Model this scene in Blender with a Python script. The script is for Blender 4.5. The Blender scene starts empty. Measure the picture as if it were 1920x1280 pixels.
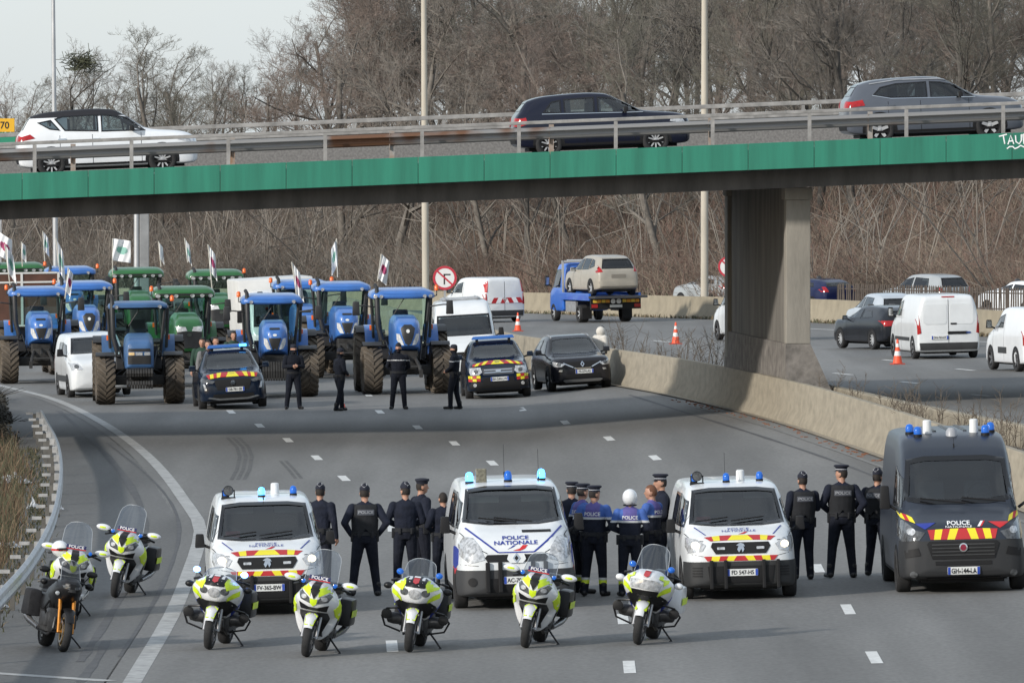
import bpy, bmesh, math, random
import numpy as np
from mathutils import Vector, Matrix
from mathutils.bvhtree import BVHTree
random.seed(7)
PI = math.pi
R = math.radians
SC = bpy.context.scene
COL = SC.collection
# ---------------------------------------------------------------- camera
F, CX, HY, H = 16500.0, 960.0, 255.0, 7.5      # focal length and horizon in photo pixels, eye height in metres
cam = bpy.data.cameras.new('camera')
camo = bpy.data.objects.new('camera', cam)
COL.objects.link(camo)
cam.sensor_width = 36.0
cam.lens = F / 1920.0 * 36.0
cam.shift_y = -(640.0 - HY) / 1920.0
cam.clip_start = 1.0
cam.clip_end = 20000.0
camo.location = (0, 0, H)
camo.rotation_euler = (PI / 2, 0, 0)
SC.camera = camo
# ---------------------------------------------------------------- sky and sun
SUN_EL, SUN_AZ = R(21), R(228)          # azimuth clockwise from +Y: behind the camera, to the left
w = bpy.data.worlds.new('World')
SC.world = w
w.use_nodes = True
wn, wl = w.node_tree.nodes, w.node_tree.links
wn.clear()
sky = wn.new('ShaderNodeTexSky')
sky.sky_type = 'NISHITA'
sky.sun_disc = False
sky.sun_elevation = SUN_EL
sky.sun_rotation = SUN_AZ
sky.air_density = 1.0
sky.dust_density = 1.0
sky.ozone_density = 1.0
veil = wn.new('ShaderNodeRGB')               # thin high cloud over the clear sky
veil.outputs[0].default_value = (4.25, 4.75, 5.25, 1)
mx = wn.new('ShaderNodeMixRGB')
wtc = wn.new('ShaderNodeTexCoord')
wns = wn.new('ShaderNodeTexNoise')
wns.inputs['Scale'].default_value = 2.6
wns.inputs['Detail'].default_value = 7
wmr = wn.new('ShaderNodeMapRange')
wmr.inputs['From Min'].default_value = 0.36
wmr.inputs['From Max'].default_value = 0.64
wmr.inputs['To Min'].default_value = 0.48
wmr.inputs['To Max'].default_value = 0.95
wmp = wn.new('ShaderNodeMapping')
wmp.inputs['Scale'].default_value = (1, 1, 2.2)
wl.new(wtc.outputs['Generated'], wmp.inputs[0])
wl.new(wmp.outputs[0], wns.inputs['Vector'])
wl.new(wns.outputs['Fac'], wmr.inputs['Value'])
wl.new(wmr.outputs[0], mx.inputs[0])
bg = wn.new('ShaderNodeBackground')
bg.inputs[1].default_value = 0.15
wo = wn.new('ShaderNodeOutputWorld')
wl.new(sky.outputs[0], mx.inputs[1])
wl.new(veil.outputs[0], mx.inputs[2])
wl.new(mx.outputs[0], bg.inputs[0])
wl.new(bg.outputs[0], wo.inputs[0])
sl = bpy.data.lights.new('sun', 'SUN')
sl.energy = 3.1
sl.angle = R(3.2)
sl.color = (1.0, 0.945, 0.87)
so = bpy.data.objects.new('sun', sl)
COL.objects.link(so)
sdir = Vector((math.sin(SUN_AZ) * math.cos(SUN_EL), math.cos(SUN_AZ) * math.cos(SUN_EL), math.sin(SUN_EL)))
so.rotation_euler = sdir.to_track_quat('Z', 'Y').to_euler()
so.location = (0, 0, 60)
SC.view_settings.view_transform = 'Standard'
SC.view_settings.look = 'None'
SC.view_settings.exposure = 0.26
SC.view_settings.gamma = 1.0
SC.cycles.use_denoising = True
SC.cycles.max_bounces = 8
SC.cycles.transparent_max_bounces = 24
# ---------------------------------------------------------------- pixels to places
def cross(Y, X=1.0):                      # superelevation of the near carriageway, steeper in the outer lanes of the bend
    t = min(1.0, max(0.0, (Y - 150.0) / 58.0)); t = t * t * (3 - 2 * t)
    return 0.025 + 0.060 * t if X > 0 else 0.025 - 0.012 * t
def zl(X, Y): return cross(Y, X) * X
def zr(X, Y): return 0.45 + 0.02 * X - 0.006 * (Y - 260.0)
def gl(px, py, h=0.0):                  # pixel -> point h metres above the near (left) carriageway
    a, b = (px - CX) / F, (py - HY) / F
    Y = 200.0
    for _ in range(12): Y = (H - h) / (b + cross(Y, a) * a)
    return Vector((a * Y, Y, cross(Y, a) * a * Y + h))
def gr(px, py, h=0.0):                  # the same for the far (right) carriageway
    a, b = (px - CX) / F, (py - HY) / F
    Y = (H - 0.45 - 1.56 - h) / (b + 0.02 * a - 0.006)
    return Vector((a * Y, Y, zr(a * Y, Y) + h))
def at(px, py, Y): return Vector(((px - CX) / F * Y, Y, H - (py - HY) / F * Y))
# ---------------------------------------------------------------- materials
MATS = {}
def mat(name, col, rough=0.6, metal=0.0, var=0.0, scale=6.0, bump=0.0, bscale=40.0, emit=None, estr=0.0, coat=0.0, spec=0.5, col2=None, stretch=None, detail=4.0):
    if name in MATS: return MATS[name]
    m = bpy.data.materials.new(name)
    m.use_nodes = True
    nt = m.node_tree
    b = nt.nodes['Principled BSDF']
    b.inputs['Base Color'].default_value = (*col, 1)
    b.inputs['Roughness'].default_value = rough
    b.inputs['Metallic'].default_value = metal
    b.inputs['Specular IOR Level'].default_value = spec
    b.inputs['Coat Weight'].default_value = coat
    b.inputs['Coat Roughness'].default_value = 0.06
    if emit:
        b.inputs['Emission Color'].default_value = (*emit, 1)
        b.inputs['Emission Strength'].default_value = estr
    if var or col2 or bump:
        tc = nt.nodes.new('ShaderNodeTexCoord')
        src = tc.outputs['Object']
        if stretch:
            mp = nt.nodes.new('ShaderNodeMapping')
            mp.inputs['Scale'].default_value = stretch
            nt.links.new(src, mp.inputs[0])
            src = mp.outputs[0]
    if var or col2:
        n = nt.nodes.new('ShaderNodeTexNoise')
        n.inputs['Scale'].default_value = scale
        n.inputs['Detail'].default_value = detail
        n.inputs['Roughness'].default_value = 0.62
        nt.links.new(src, n.inputs['Vector'])
        rp = nt.nodes.new('ShaderNodeValToRGB')
        rp.color_ramp.elements[0].position = 0.32
        rp.color_ramp.elements[1].position = 0.68
        c2 = col2 or tuple(c * (1 - var) for c in col)
        c1 = col if col2 else tuple(min(1, c * (1 + var * 0.6)) for c in col)
        rp.color_ramp.elements[0].color = (*c2, 1)
        rp.color_ramp.elements[1].color = (*c1, 1)
        nt.links.new(n.outputs['Fac'], rp.inputs[0])
        nt.links.new(rp.outputs[0], b.inputs['Base Color'])
    if bump:
        n2 = nt.nodes.new('ShaderNodeTexNoise')
        n2.inputs['Scale'].default_value = bscale
        n2.inputs['Detail'].default_value = 3
        nt.links.new(src, n2.inputs['Vector'])
        bp = nt.nodes.new('ShaderNodeBump')
        bp.inputs['Strength'].default_value = bump
        bp.inputs['Distance'].default_value = 0.02
        nt.links.new(n2.outputs['Fac'], bp.inputs['Height'])
        nt.links.new(bp.outputs[0], b.inputs['Normal'])
    MATS[name] = m
    return m
def glass(name, tint=(0.55, 0.6, 0.6), refl=1.0, ior=1.5, rough=0.02):
    if name in MATS: return MATS[name]
    m = bpy.data.materials.new(name)
    m.use_nodes = True
    nt = m.node_tree
    nt.nodes.clear()
    o = nt.nodes.new('ShaderNodeOutputMaterial')
    t = nt.nodes.new('ShaderNodeBsdfTransparent')
    t.inputs[0].default_value = (*tint, 1)
    g = nt.nodes.new('ShaderNodeBsdfGlossy')
    g.inputs['Roughness'].default_value = rough
    g.inputs[0].default_value = (refl, refl, refl, 1)
    fr = nt.nodes.new('ShaderNodeFresnel')
    fr.inputs[0].default_value = ior
    mxs = nt.nodes.new('ShaderNodeMixShader')
    nt.links.new(fr.outputs[0], mxs.inputs[0])
    nt.links.new(t.outputs[0], mxs.inputs[1])
    nt.links.new(g.outputs[0], mxs.inputs[2])
    nt.links.new(mxs.outputs[0], o.inputs[0])
    MATS[name] = m
    return m
def twotone(name, up, low, zc, xc, rough=.3, lrough=.65, above=None):
    """painted shell whose lower front (below zc, ahead of xc) and sills are bare plastic"""
    if name in MATS: return MATS[name]
    ck = 0.0 if max(up) < .06 else .5
    m = mat(name, up, rough, var=.07, scale=1.7, coat=ck, detail=6, spec=.4)
    nt = m.node_tree; b = nt.nodes['Principled BSDF']
    src = b.inputs['Base Color'].links[0].from_socket
    tc = nt.nodes.new('ShaderNodeTexCoord'); sp = nt.nodes.new('ShaderNodeSeparateXYZ')
    nt.links.new(tc.outputs['Object'], sp.inputs[0])
    def lt(sock, v, op='LESS_THAN'):
        k = nt.nodes.new('ShaderNodeMath'); k.operation = op; nt.links.new(sock, k.inputs[0]); k.inputs[1].default_value = v; return k.outputs[0]
    a, c, d = lt(sp.outputs[2], zc), lt(sp.outputs[0], xc, 'GREATER_THAN'), lt(sp.outputs[2], .33)
    k = nt.nodes.new('ShaderNodeMath'); k.operation = 'MULTIPLY'; nt.links.new(a, k.inputs[0]); nt.links.new(c, k.inputs[1])
    k2 = nt.nodes.new('ShaderNodeMath'); k2.operation = 'MAXIMUM'; nt.links.new(k.outputs[0], k2.inputs[0]); nt.links.new(d, k2.inputs[1])
    if above: k2 = nt.nodes.new('ShaderNodeMath'); k2.operation = 'GREATER_THAN'; nt.links.new(sp.outputs[2], k2.inputs[0]); k2.inputs[1].default_value = above
    mx_ = nt.nodes.new('ShaderNodeMixRGB'); nt.links.new(k2.outputs[0], mx_.inputs[0]); nt.links.new(src, mx_.inputs[1]); mx_.inputs[2].default_value = (*low, 1)
    nt.links.new(mx_.outputs[0], b.inputs['Base Color'])
    ct = nt.nodes.new('ShaderNodeMath'); ct.operation = 'MULTIPLY_ADD'; ct.inputs[1].default_value = -ck; ct.inputs[2].default_value = ck
    nt.links.new(k2.outputs[0], ct.inputs[0]); nt.links.new(ct.outputs[0], b.inputs['Coat Weight'])
    rr_ = nt.nodes.new('ShaderNodeMath'); rr_.operation = 'MULTIPLY_ADD'; rr_.inputs[1].default_value = lrough - rough; rr_.inputs[2].default_value = rough
    nt.links.new(k2.outputs[0], rr_.inputs[0]); nt.links.new(rr_.outputs[0], b.inputs['Roughness'])
    return m
# ---------------------------------------------------------------- objects
def tag(o, label=None, cat=None, group=None, kind=None):
    if label: o['label'] = label
    if cat: o['category'] = cat
    if group: o['group'] = group
    if kind: o['kind'] = kind
    return o
def thing(name, label, cat, loc=(0, 0, 0), rotz=0.0, group=None, slope=None, lean=0.0):
    o = bpy.data.objects.new(name, None)
    o.empty_display_size = 0.3
    COL.objects.link(o)
    q = Matrix.Rotation(rotz, 4, 'Z') @ Matrix.Rotation(lean, 4, 'X')
    if slope is not None:
        q = Matrix.Rotation(-math.atan(slope), 4, 'Y') @ q
    o.matrix_world = Matrix.Translation(Vector(loc)) @ q
    return tag(o, label, cat, group)
def link(name, me, parent=None):
    o = bpy.data.objects.new(name, me)
    COL.objects.link(o)
    if parent is not None: o.parent = parent
    return o
def copytree(o, parent=None):
    c = o.copy()
    COL.objects.link(c)
    if parent is not None:
        c.parent = parent
    for ch in o.children: copytree(ch, c)
    return c
def place(o, loc, rotz=0.0, slope=None, lean=0.0, scale=1.0):
    q = Matrix.Rotation(rotz, 4, 'Z') @ Matrix.Rotation(lean, 4, 'X')
    if slope is not None: q = Matrix.Rotation(-math.atan(slope), 4, 'Y') @ q
    o.matrix_world = Matrix.Translation(Vector(loc)) @ q @ Matrix.Diagonal((scale, scale, scale, 1))
def T(x=0, y=0, z=0): return Matrix.Translation((x, y, z))
def RX(a): return Matrix.Rotation(R(a), 4, 'X')
def RY(a): return Matrix.Rotation(R(a), 4, 'Y')
def RZ(a): return Matrix.Rotation(R(a), 4, 'Z')
class MB:
    def __init__(s): s.v, s.f, s.m = [], [], []
    def add(s, vs, fs, mi=0, M=None):
        n = len(s.v)
        if M is not None: vs = [tuple(M @ Vector(p)) for p in vs]
        s.v.extend(tuple(p) for p in vs)
        s.f.extend(tuple(i + n for i in q) for q in fs)
        s.m.extend([mi] * len(fs))
        return s
    def box(s, x0, x1, y0, y1, z0, z1, mi=0, M=None):
        return s.add([(x, y, z) for z in (z0, z1) for y in (y0, y1) for x in (x0, x1)],
                     [(0, 2, 3, 1), (4, 5, 7, 6), (0, 1, 5, 4), (2, 6, 7, 3), (0, 4, 6, 2), (1, 3, 7, 5)], mi, M)
    def frust(s, x0, x1, y0, y1, z0, z1, tx, ty, mi=0, M=None):     # box whose top is inset by tx, ty
        return s.add([(x0, y0, z0), (x1, y0, z0), (x0, y1, z0), (x1, y1, z0), (x0 + tx, y0 + ty, z1), (x1 - tx, y0 + ty, z1), (x0 + tx, y1 - ty, z1), (x1 - tx, y1 - ty, z1)],
                     [(0, 2, 3, 1), (4, 5, 7, 6), (0, 1, 5, 4), (2, 6, 7, 3), (0, 4, 6, 2), (1, 3, 7, 5)], mi, M)
    def loft(s, rings, mi=0, cap=True, M=None, closed=True):
        n = len(rings[0])
        vs = [p for r_ in rings for p in r_]
        fs = []
        for i in range(len(rings) - 1):
            for j in range(n if closed else n - 1):
                k = (j + 1) % n
                fs.append((i * n + j, i * n + k, (i + 1) * n + k, (i + 1) * n + j))
        if cap:
            fs.append(tuple(range(n))[::-1])
            fs.append(tuple((len(rings) - 1) * n + j for j in range(n)))
        return s.add(vs, fs, mi, M)
    def tube(s, pts, r, n=8, mi=0, cap=True, M=None):
        pts = [Vector(p) for p in pts]
        rs = r if isinstance(r, (list, tuple)) else [r] * len(pts)
        d = (pts[1] - pts[0]).normalized()
        a = d.orthogonal().normalized()
        rings = []
        for i, p in enumerate(pts):
            if i == 0: t = pts[1] - p
            elif i == len(pts) - 1: t = p - pts[-2]
            else: t = (pts[i + 1] - p).normalized() + (p - pts[i - 1]).normalized()
            if t.length < 1e-9: t = d
            t.normalize()
            a = (a - t * a.dot(t))
            a = a.normalized() if a.length > 1e-6 else t.orthogonal().normalized()
            b = t.cross(a)
            rings.append([tuple(p + (a * math.cos(2 * PI * j / n) + b * math.sin(2 * PI * j / n)) * rs[i]) for j in range(n)])
        return s.loft(rings, mi, cap, M)
    def lathe(s, prof, n=16, axis='z', mi=0, M=None, cap=True):      # prof: (radius, height)
        rings = []
        for r_, h in prof:
            ring = []
            for j in range(n):
                c, q = math.cos(2 * PI * j / n) * r_, math.sin(2 * PI * j / n) * r_
                ring.append({'z': (c, q, h), 'y': (q, h, c), 'x': (h, c, q)}[axis])
            rings.append(ring)
        return s.loft(rings, mi, cap, M)
    def prism(s, poly, axis, a, b, mi=0, M=None):
        def p3(p, t): return {'x': (t, p[0], p[1]), 'y': (p[0], t, p[1]), 'z': (p[0], p[1], t)}[axis]
        return s.loft([[p3(p, a) for p in poly], [p3(p, b) for p in poly]], mi, True, M)
    def ell(s, c, r, nu=12, nv=8, mi=0, M=None):
        rings = []
        for i in range(nv + 1):
            t = PI * (0.02 + 0.96 * i / nv)
            rings.append([(c[0] + r[0] * math.sin(t) * math.cos(2 * PI * j / nu), c[1] + r[1] * math.sin(t) * math.sin(2 * PI * j / nu), c[2] - r[2] * math.cos(t)) for j in range(nu)])
        return s.loft(rings, mi, True, M)
    def mesh(s, name, mats, smooth=None, bev=0.0):
        me = bpy.data.meshes.new(name)
        me.from_pydata(s.v, [], s.f)
        for m in (mats if isinstance(mats, (list, tuple)) else [mats]): me.materials.append(m)
        if any(s.m): me.polygons.foreach_set('material_index', s.m)
        bm = bmesh.new()
        bm.from_mesh(me)
        bmesh.ops.recalc_face_normals(bm, faces=bm.faces)
        if bev:
            bmesh.ops.bevel(bm, geom=[e for e in bm.edges if len(e.link_faces) == 2 and e.calc_face_angle(0) > 0.5], offset=bev, segments=2, affect='EDGES', profile=0.6)
        bm.to_mesh(me)
        bm.free()
        if smooth is not None:
            me.shade_smooth()
            me.set_sharp_from_angle(angle=R(smooth))
        return me
    def build(s, name, mats, parent=None, smooth=None, bev=0.0):
        return link(name, s.mesh(name, mats, smooth, bev), parent)
def pchip(xs, ys, q):
    xs, ys = np.asarray(xs, float), np.asarray(ys, float)
    if xs[0] > xs[-1]: xs, ys = xs[::-1], ys[::-1]
    h = np.diff(xs); d = np.diff(ys) / h
    m = np.zeros_like(ys)
    m[0], m[-1] = d[0], d[-1]
    for i in range(1, len(xs) - 1):
        if d[i - 1] * d[i] > 0:
            w1, w2 = 2 * h[i] + h[i - 1], h[i] + 2 * h[i - 1]
            m[i] = (w1 + w2) / (w1 / d[i - 1] + w2 / d[i])
    q = np.asarray(q, float)
    i = np.clip(np.searchsorted(xs, q) - 1, 0, len(h) - 1)
    t = (q - xs[i]) / h[i]
    out = (2*t**3 - 3*t**2 + 1) * ys[i] + (t**3 - 2*t**2 + t) * h[i] * m[i] + (-2*t**3 + 3*t**2) * ys[i+1] + (t**3 - t**2) * h[i] * m[i+1]
    out = np.where(q < xs[0], ys[0] + (q - xs[0]) * m[0], out)
    return np.where(q > xs[-1], ys[-1] + (q - xs[-1]) * m[-1], out)
def chaikin(p, k=2, closed=False):
    for _ in range(k):
        o = [] if closed else [p[0]]
        n = len(p)
        for i in range(n if closed else n - 1):
            a, b = p[i], p[(i + 1) % n]
            o.append(tuple(a[j] * .75 + b[j] * .25 for j in range(len(a))))
            o.append(tuple(a[j] * .25 + b[j] * .75 for j in range(len(a))))
        if not closed: o.append(p[-1])
        p = o
    return p
def rrect(cy, cz, w_, h_, r=0.03, n=4):
    o = []
    for sx, sz, a0 in ((1, 1, 0), (-1, 1, 90), (-1, -1, 180), (1, -1, 270)):
        for k in range(n + 1):
            a = R(a0 + 90 * k / n)
            o.append((cy + sx * (w_ / 2 - r) + r * math.cos(a), cz + sz * (h_ / 2 - r) + r * math.sin(a)))
    return o
def oval(cy, cz, a, b, n=20): return [(cy + a * math.cos(2 * PI * k / n), cz + b * math.sin(2 * PI * k / n)) for k in range(n)]
def inpoly(P, poly):
    x, y = P[:, 0], P[:, 1]
    c = np.zeros(len(P), bool)
    n = len(poly)
    for i in range(n):
        x1, y1 = poly[i]; x2, y2 = poly[(i + 1) % n]
        if y1 == y2: continue
        c ^= ((y1 > y) != (y2 > y)) & (x < (x2 - x1) * (y - y1) / (y2 - y1) + x1)
    return c
def inset(poly, d):                       # shrink a polygon towards its inside
    n = len(poly)
    ar = sum(poly[i][0] * poly[(i + 1) % n][1] - poly[(i + 1) % n][0] * poly[i][1] for i in range(n))
    sg = 1 if ar > 0 else -1
    out = []
    for i in range(n):
        p0, p1, p2 = (Vector(poly[(i + k) % n]) for k in (-1, 0, 1))
        e1, e2 = (p1 - p0).normalized(), (p2 - p1).normalized()
        n1, n2 = Vector((-e1.y, e1.x)) * sg, Vector((-e2.y, e2.x)) * sg
        b = n1 + n2
        b = b / max(0.35, b.dot(n1)) if b.length > 1e-6 else n1
        out.append(tuple(p1 + b * d))
    return out
VIEW = {'f': (lambda p: (9, p[0], p[1]), (-1, 0, 0)), 'b': (lambda p: (-9, p[0], p[1]), (1, 0, 0)), 'l': (lambda p: (p[0], 9, p[1]), (0, -1, 0)),
        'r': (lambda p: (p[0], -9, p[1]), (0, 1, 0)), 't': (lambda p: (p[0], p[1], 9), (0, 0, -1))}
TXT = {}
def textmesh(s, bold=0.0):
    k = (s, bold)
    if k not in TXT:
        cu = bpy.data.curves.new('lettering', 'FONT')
        cu.body = s
        cu.align_x = 'CENTER'
        cu.align_y = 'CENTER'
        cu.offset = bold
        cu.resolution_u = 3
        o = bpy.data.objects.new('lettering', cu)
        me = o.to_mesh()
        vs = [tuple(v.co[:2]) for v in me.vertices]
        fs = [tuple(p.vertices) for p in me.polygons]
        o.to_mesh_clear()
        bpy.data.objects.remove(o)
        bpy.data.curves.remove(cu)
        ys = [v[1] for v in vs]
        h = max(ys) - min(ys); c = (max(ys) + min(ys)) / 2
        TXT[k] = ([(v[0] / h, (v[1] - c) / h) for v in vs], fs)
    return TXT[k]
class Hull:
    """a smooth closed shell lofted along x; panes, lamps, stripes and lettering are laid on it by casting rays"""
    def __init__(s, st, nsub=5, k=2, vb=False):
        xs = [r_[0] for r_ in st]
        q = []
        for a, b in zip(xs[:-1], xs[1:]): q += [a + (b - a) * i / nsub for i in range(nsub)]
        q.append(xs[-1])
        cols = [pchip(xs, [r_[c] for r_ in st], q) for c in range(1, 8)]
        rings = []
        for i, x in enumerate(q):
            zb, w_, zw, zs, ws, zt, wt = (c[i] for c in cols)
            half = [(0, zb), (.6 * w_, zb), (.95 * w_, zb + .01), (w_, zb + .12 * (zw - zb) + .02), (w_, zw), (ws, zs), (wt + (ws - wt) * .08, zs + (zt - zs) * .9), (wt * .82, zt), (0, zt)]
            if vb: half[1:4] = [(.22 * w_, zb), (.50 * w_, zb + .10 * (zw - zb)), (.80 * w_, zb + .45 * (zw - zb))]
            half = chaikin(half, k)
            full = [(-y, z) for y, z in half[::-1]][:-1] + half
            full = full[:-1]
            rings.append([(x, y, z) for y, z in full])
        s.mb = MB().loft(rings, cap=False)
        n = len(rings[0])
        for ri in (0, len(rings) - 1):
            r_ = rings[ri]
            c = len(s.mb.v)
            s.mb.v.append(tuple(sum(p[i] for p in r_) / n for i in range(3)))
            for j in range(n):
                s.mb.f.append((c, ri * n + j, ri * n + (j + 1) % n)); s.mb.m.append(0)
        s.V = np.array(s.mb.v)
        s.bvh = BVHTree.FromPolygons([Vector(v) for v in s.mb.v], s.mb.f)
        s.cuts = []
    def cast(s, view, p, off):
        o, d = VIEW[view]
        o = Vector(o(p)); d = Vector(d)
        h, nrm, _, _ = s.bvh.ray_cast(o, d)
        if view == 'b' and h is not None and h.x > s.V[:, 0].min() + .5: h = None
        if h is None:
            if view == 'b': o2 = Vector((s.V[:, 0].min() + .10, o.y, o.z))
            elif view == 'f': o2 = Vector((s.V[:, 0].max() - .25, o.y, o.z))
            else: o2 = o + d * 8.4
            h, nrm, _, _ = s.bvh.find_nearest(o2)
            h = h + nrm * off
            return h
        if nrm.dot(d) > 0: nrm = -nrm
        return h + (nrm * .75 - d * .25) * off
    def decal(s, name, view, polys, mats, parent, off=0.006, step=0.09, thick=0.012, smooth=40):
        if polys and not isinstance(polys[0][0], (list, tuple)): polys = [(polys, 0)]
        bm = bmesh.new()
        for poly, mi in polys:
            vs = [bm.verts.new((p[0], p[1], 0)) for p in poly]
            f = bm.faces.new(vs)
            f.material_index = mi
        xs = [p[0] for po, _ in polys for p in po]; ys = [p[1] for po, _ in polys for p in po]
        for ax, lo, hi in ((0, min(xs), max(xs)), (1, min(ys), max(ys))):
            n = int((hi - lo) / step)
            for i in range(1, n + 1):
                c = lo + (hi - lo) * i / (n + 1)
                bmesh.ops.bisect_plane(bm, geom=bm.verts[:] + bm.edges[:] + bm.faces[:], dist=1e-5, plane_co=(c, 0, 0) if ax == 0 else (0, c, 0), plane_no=(1, 0, 0) if ax == 0 else (0, 1, 0))
        bmesh.ops.triangulate(bm, faces=[f for f in bm.faces if len(f.verts) > 4])
        bm.verts.ensure_lookup_table()
        mb = MB()
        fl = [tuple(v.co[:2]) for v in bm.verts]
        top = [s.cast(view, p, off) for p in fl]
        d = Vector(VIEW[view][1])
        mb.v = [tuple(p) for p in top]
        bm.verts.index_update()
        for f in bm.faces:
            mb.f.append(tuple(v.index for v in f.verts)); mb.m.append(f.material_index)
        if thick:
            n = len(mb.v)
            mb.v += [tuple(p + d * thick) for p in top]
            for e in bm.edges:
                if len(e.link_faces) == 1:
                    a, b = e.verts[0].index, e.verts[1].index
                    mb.f.append((a, b, b + n, a + n)); mb.m.append(e.link_faces[0].material_index)
        bm.free()
        return mb.build(name, mats, parent, smooth)
    def text(s, name, view, txt, c, h, m, parent, off=0.012, sx=1.0, bold=0.012, rot=0.0, flip=False):
        vs, fs = textmesh(txt, bold)
        mb = MB()
        cr, sr = math.cos(rot), math.sin(rot)
        fx = -1 if flip else 1
        mb.v = []
        for x, y in vs:
            x *= sx * h * fx; y *= h
            mb.v.append(tuple(s.cast(view, (c[0] + x * cr - y * sr, c[1] + x * sr + y * cr), off)))
        mb.f = fs; mb.m = [0] * len(fs)
        return mb.build(name, m, parent)
    def cut(s, view, poly): s.cuts.append((view, poly))
    def body(s, name, mats, parent, lining=None, paint=None):
        keep = np.ones(len(s.mb.f), bool)
        cen = np.array([s.V[list(f)].mean(0) for f in s.mb.f])
        for view, poly in s.cuts:
            ax = {'f': (1, 2), 'b': (1, 2), 'l': (0, 2), 'r': (0, 2), 't': (0, 1)}[view]
            ins = inpoly(s.V[:, ax], poly)
            md = s.V[:, 0].mean()
            side = {'f': cen[:, 0] > s.V[:, 0].min() + .35 * np.ptp(s.V[:, 0]), 'b': cen[:, 0] < s.V[:, 0].min() + .35 * np.ptp(s.V[:, 0]), 'l': cen[:, 1] > 0.2, 'r': cen[:, 1] < -0.2, 't': cen[:, 2] > 0}[view]
            for i, f in enumerate(s.mb.f):
                if side[i] and keep[i] and all(ins[j] for j in f): keep[i] = False
        mb = MB()
        mb.v = s.mb.v
        mb.f = [f for i, f in enumerate(s.mb.f) if keep[i]]
        mb.m = [0] * len(mb.f)
        if paint:
            mb.m = [paint(cen[i]) for i in range(len(s.mb.f)) if keep[i]]
        o = mb.build(name, mats, parent, 38)
        if lining:
            me = o.data
            me.calc_loop_triangles()
            nr = np.empty(len(me.vertices) * 3, np.float32)
            me.vertex_normals.foreach_get('vector', nr)
            nr = nr.reshape(-1, 3)
            l = MB()
            V2 = s.V - nr * 0.03
            l.v = [tuple(p) for p in V2]
            l.f = [f for f in mb.f if all(V2[j, 2] > 0.5 for j in f)]
            l.m = [0] * len(l.f)
            l.build('cabin_lining', lining, o)
        return o
# ---------------------------------------------------------------- surfaces
def asphalt(name, c1, c2):
    m = mat(name, c1, 0.85, spec=0.3)
    nt = m.node_tree; b = nt.nodes['Principled BSDF']
    tc = nt.nodes.new('ShaderNodeTexCoord')
    def noise(scale, st, det=4):
        mp = nt.nodes.new('ShaderNodeMapping'); mp.inputs['Scale'].default_value = st
        nt.links.new(tc.outputs['Object'], mp.inputs[0])
        n = nt.nodes.new('ShaderNodeTexNoise'); n.inputs['Scale'].default_value = scale; n.inputs['Detail'].default_value = det
        nt.links.new(mp.outputs[0], n.inputs['Vector'])
        return n.outputs['Fac']
    a = noise(1.0, (0.55, 0.02, 0.3))           # tracks worn along the road
    bb = noise(0.4, (1, 0.12, 1), 6)            # broad patches
    c = noise(14, (1, 0.35, 1), 3)              # grain
    def ramp(f, lo, hi, p0, p1):
        r_ = nt.nodes.new('ShaderNodeValToRGB'); r_.color_ramp.elements[0].position = p0; r_.color_ramp.elements[1].position = p1
        r_.color_ramp.elements[0].color = (lo, lo, lo, 1); r_.color_ramp.elements[1].color = (hi, hi, hi, 1)
        nt.links.new(f, r_.inputs[0]); return r_.outputs[0]
    def mul(x, y):
        k = nt.nodes.new('ShaderNodeMixRGB'); k.blend_type = 'MULTIPLY'; k.inputs[0].default_value = 1
        nt.links.new(x, k.inputs[1]); nt.links.new(y, k.inputs[2]); return k.outputs[0]
    base = nt.nodes.new('ShaderNodeMixRGB'); base.inputs[1].default_value = (*c1, 1); base.inputs[2].default_value = (*c2, 1)
    nt.links.new(bb, base.inputs[0])
    x = mul(base.outputs[0], ramp(a, .80, 1.12, .35, .65))
    x = mul(x, ramp(bb, .86, 1.08, .3, .7))
    x = mul(x, ramp(c, .86, 1.1, .3, .7))
    nt.links.new(x, b.inputs['Base Color'])
    bp = nt.nodes.new('ShaderNodeBump'); bp.inputs['Strength'].default_value = .25; bp.inputs['Distance'].default_value = .01
    nt.links.new(c, bp.inputs['Height']); nt.links.new(bp.outputs[0], b.inputs['Normal'])
    return m
A_MAIN = asphalt('worn asphalt', (.165, .163, .157), (.190, .187, .180))
A_SHO = asphalt('shoulder asphalt', (.110, .110, .108), (.155, .154, .150))
WHITE_LINE = mat('road paint', (.62, .62, .60), .8, var=.25, scale=9, detail=6)
WORN_LINE = mat('worn road paint', (.36, .36, .35), .8, var=.35, scale=5, detail=6)
CONC = mat('barrier concrete', (.285, .250, .190), .9, var=.22, scale=1.6, bump=.3, bscale=12, stretch=(1, 1, 2.5), detail=7)
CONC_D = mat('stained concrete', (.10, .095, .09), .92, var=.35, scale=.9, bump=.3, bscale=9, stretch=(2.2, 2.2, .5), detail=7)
CONC_P = mat('pier concrete', (.25, .232, .20), .92, var=.3, scale=.7, bump=.35, bscale=8, stretch=(2.2, 2.2, .6), detail=7)
SOIL = mat('bare soil', (.085, .068, .048), .95, var=.45, scale=.8, detail=8)
LITTERED = mat('leaf litter ground', (.12, .085, .062), .95, var=.4, scale=.5, detail=8)
STEEL = mat('galvanised steel', (.42, .43, .44), .5, .6, var=.25, scale=7)
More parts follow.
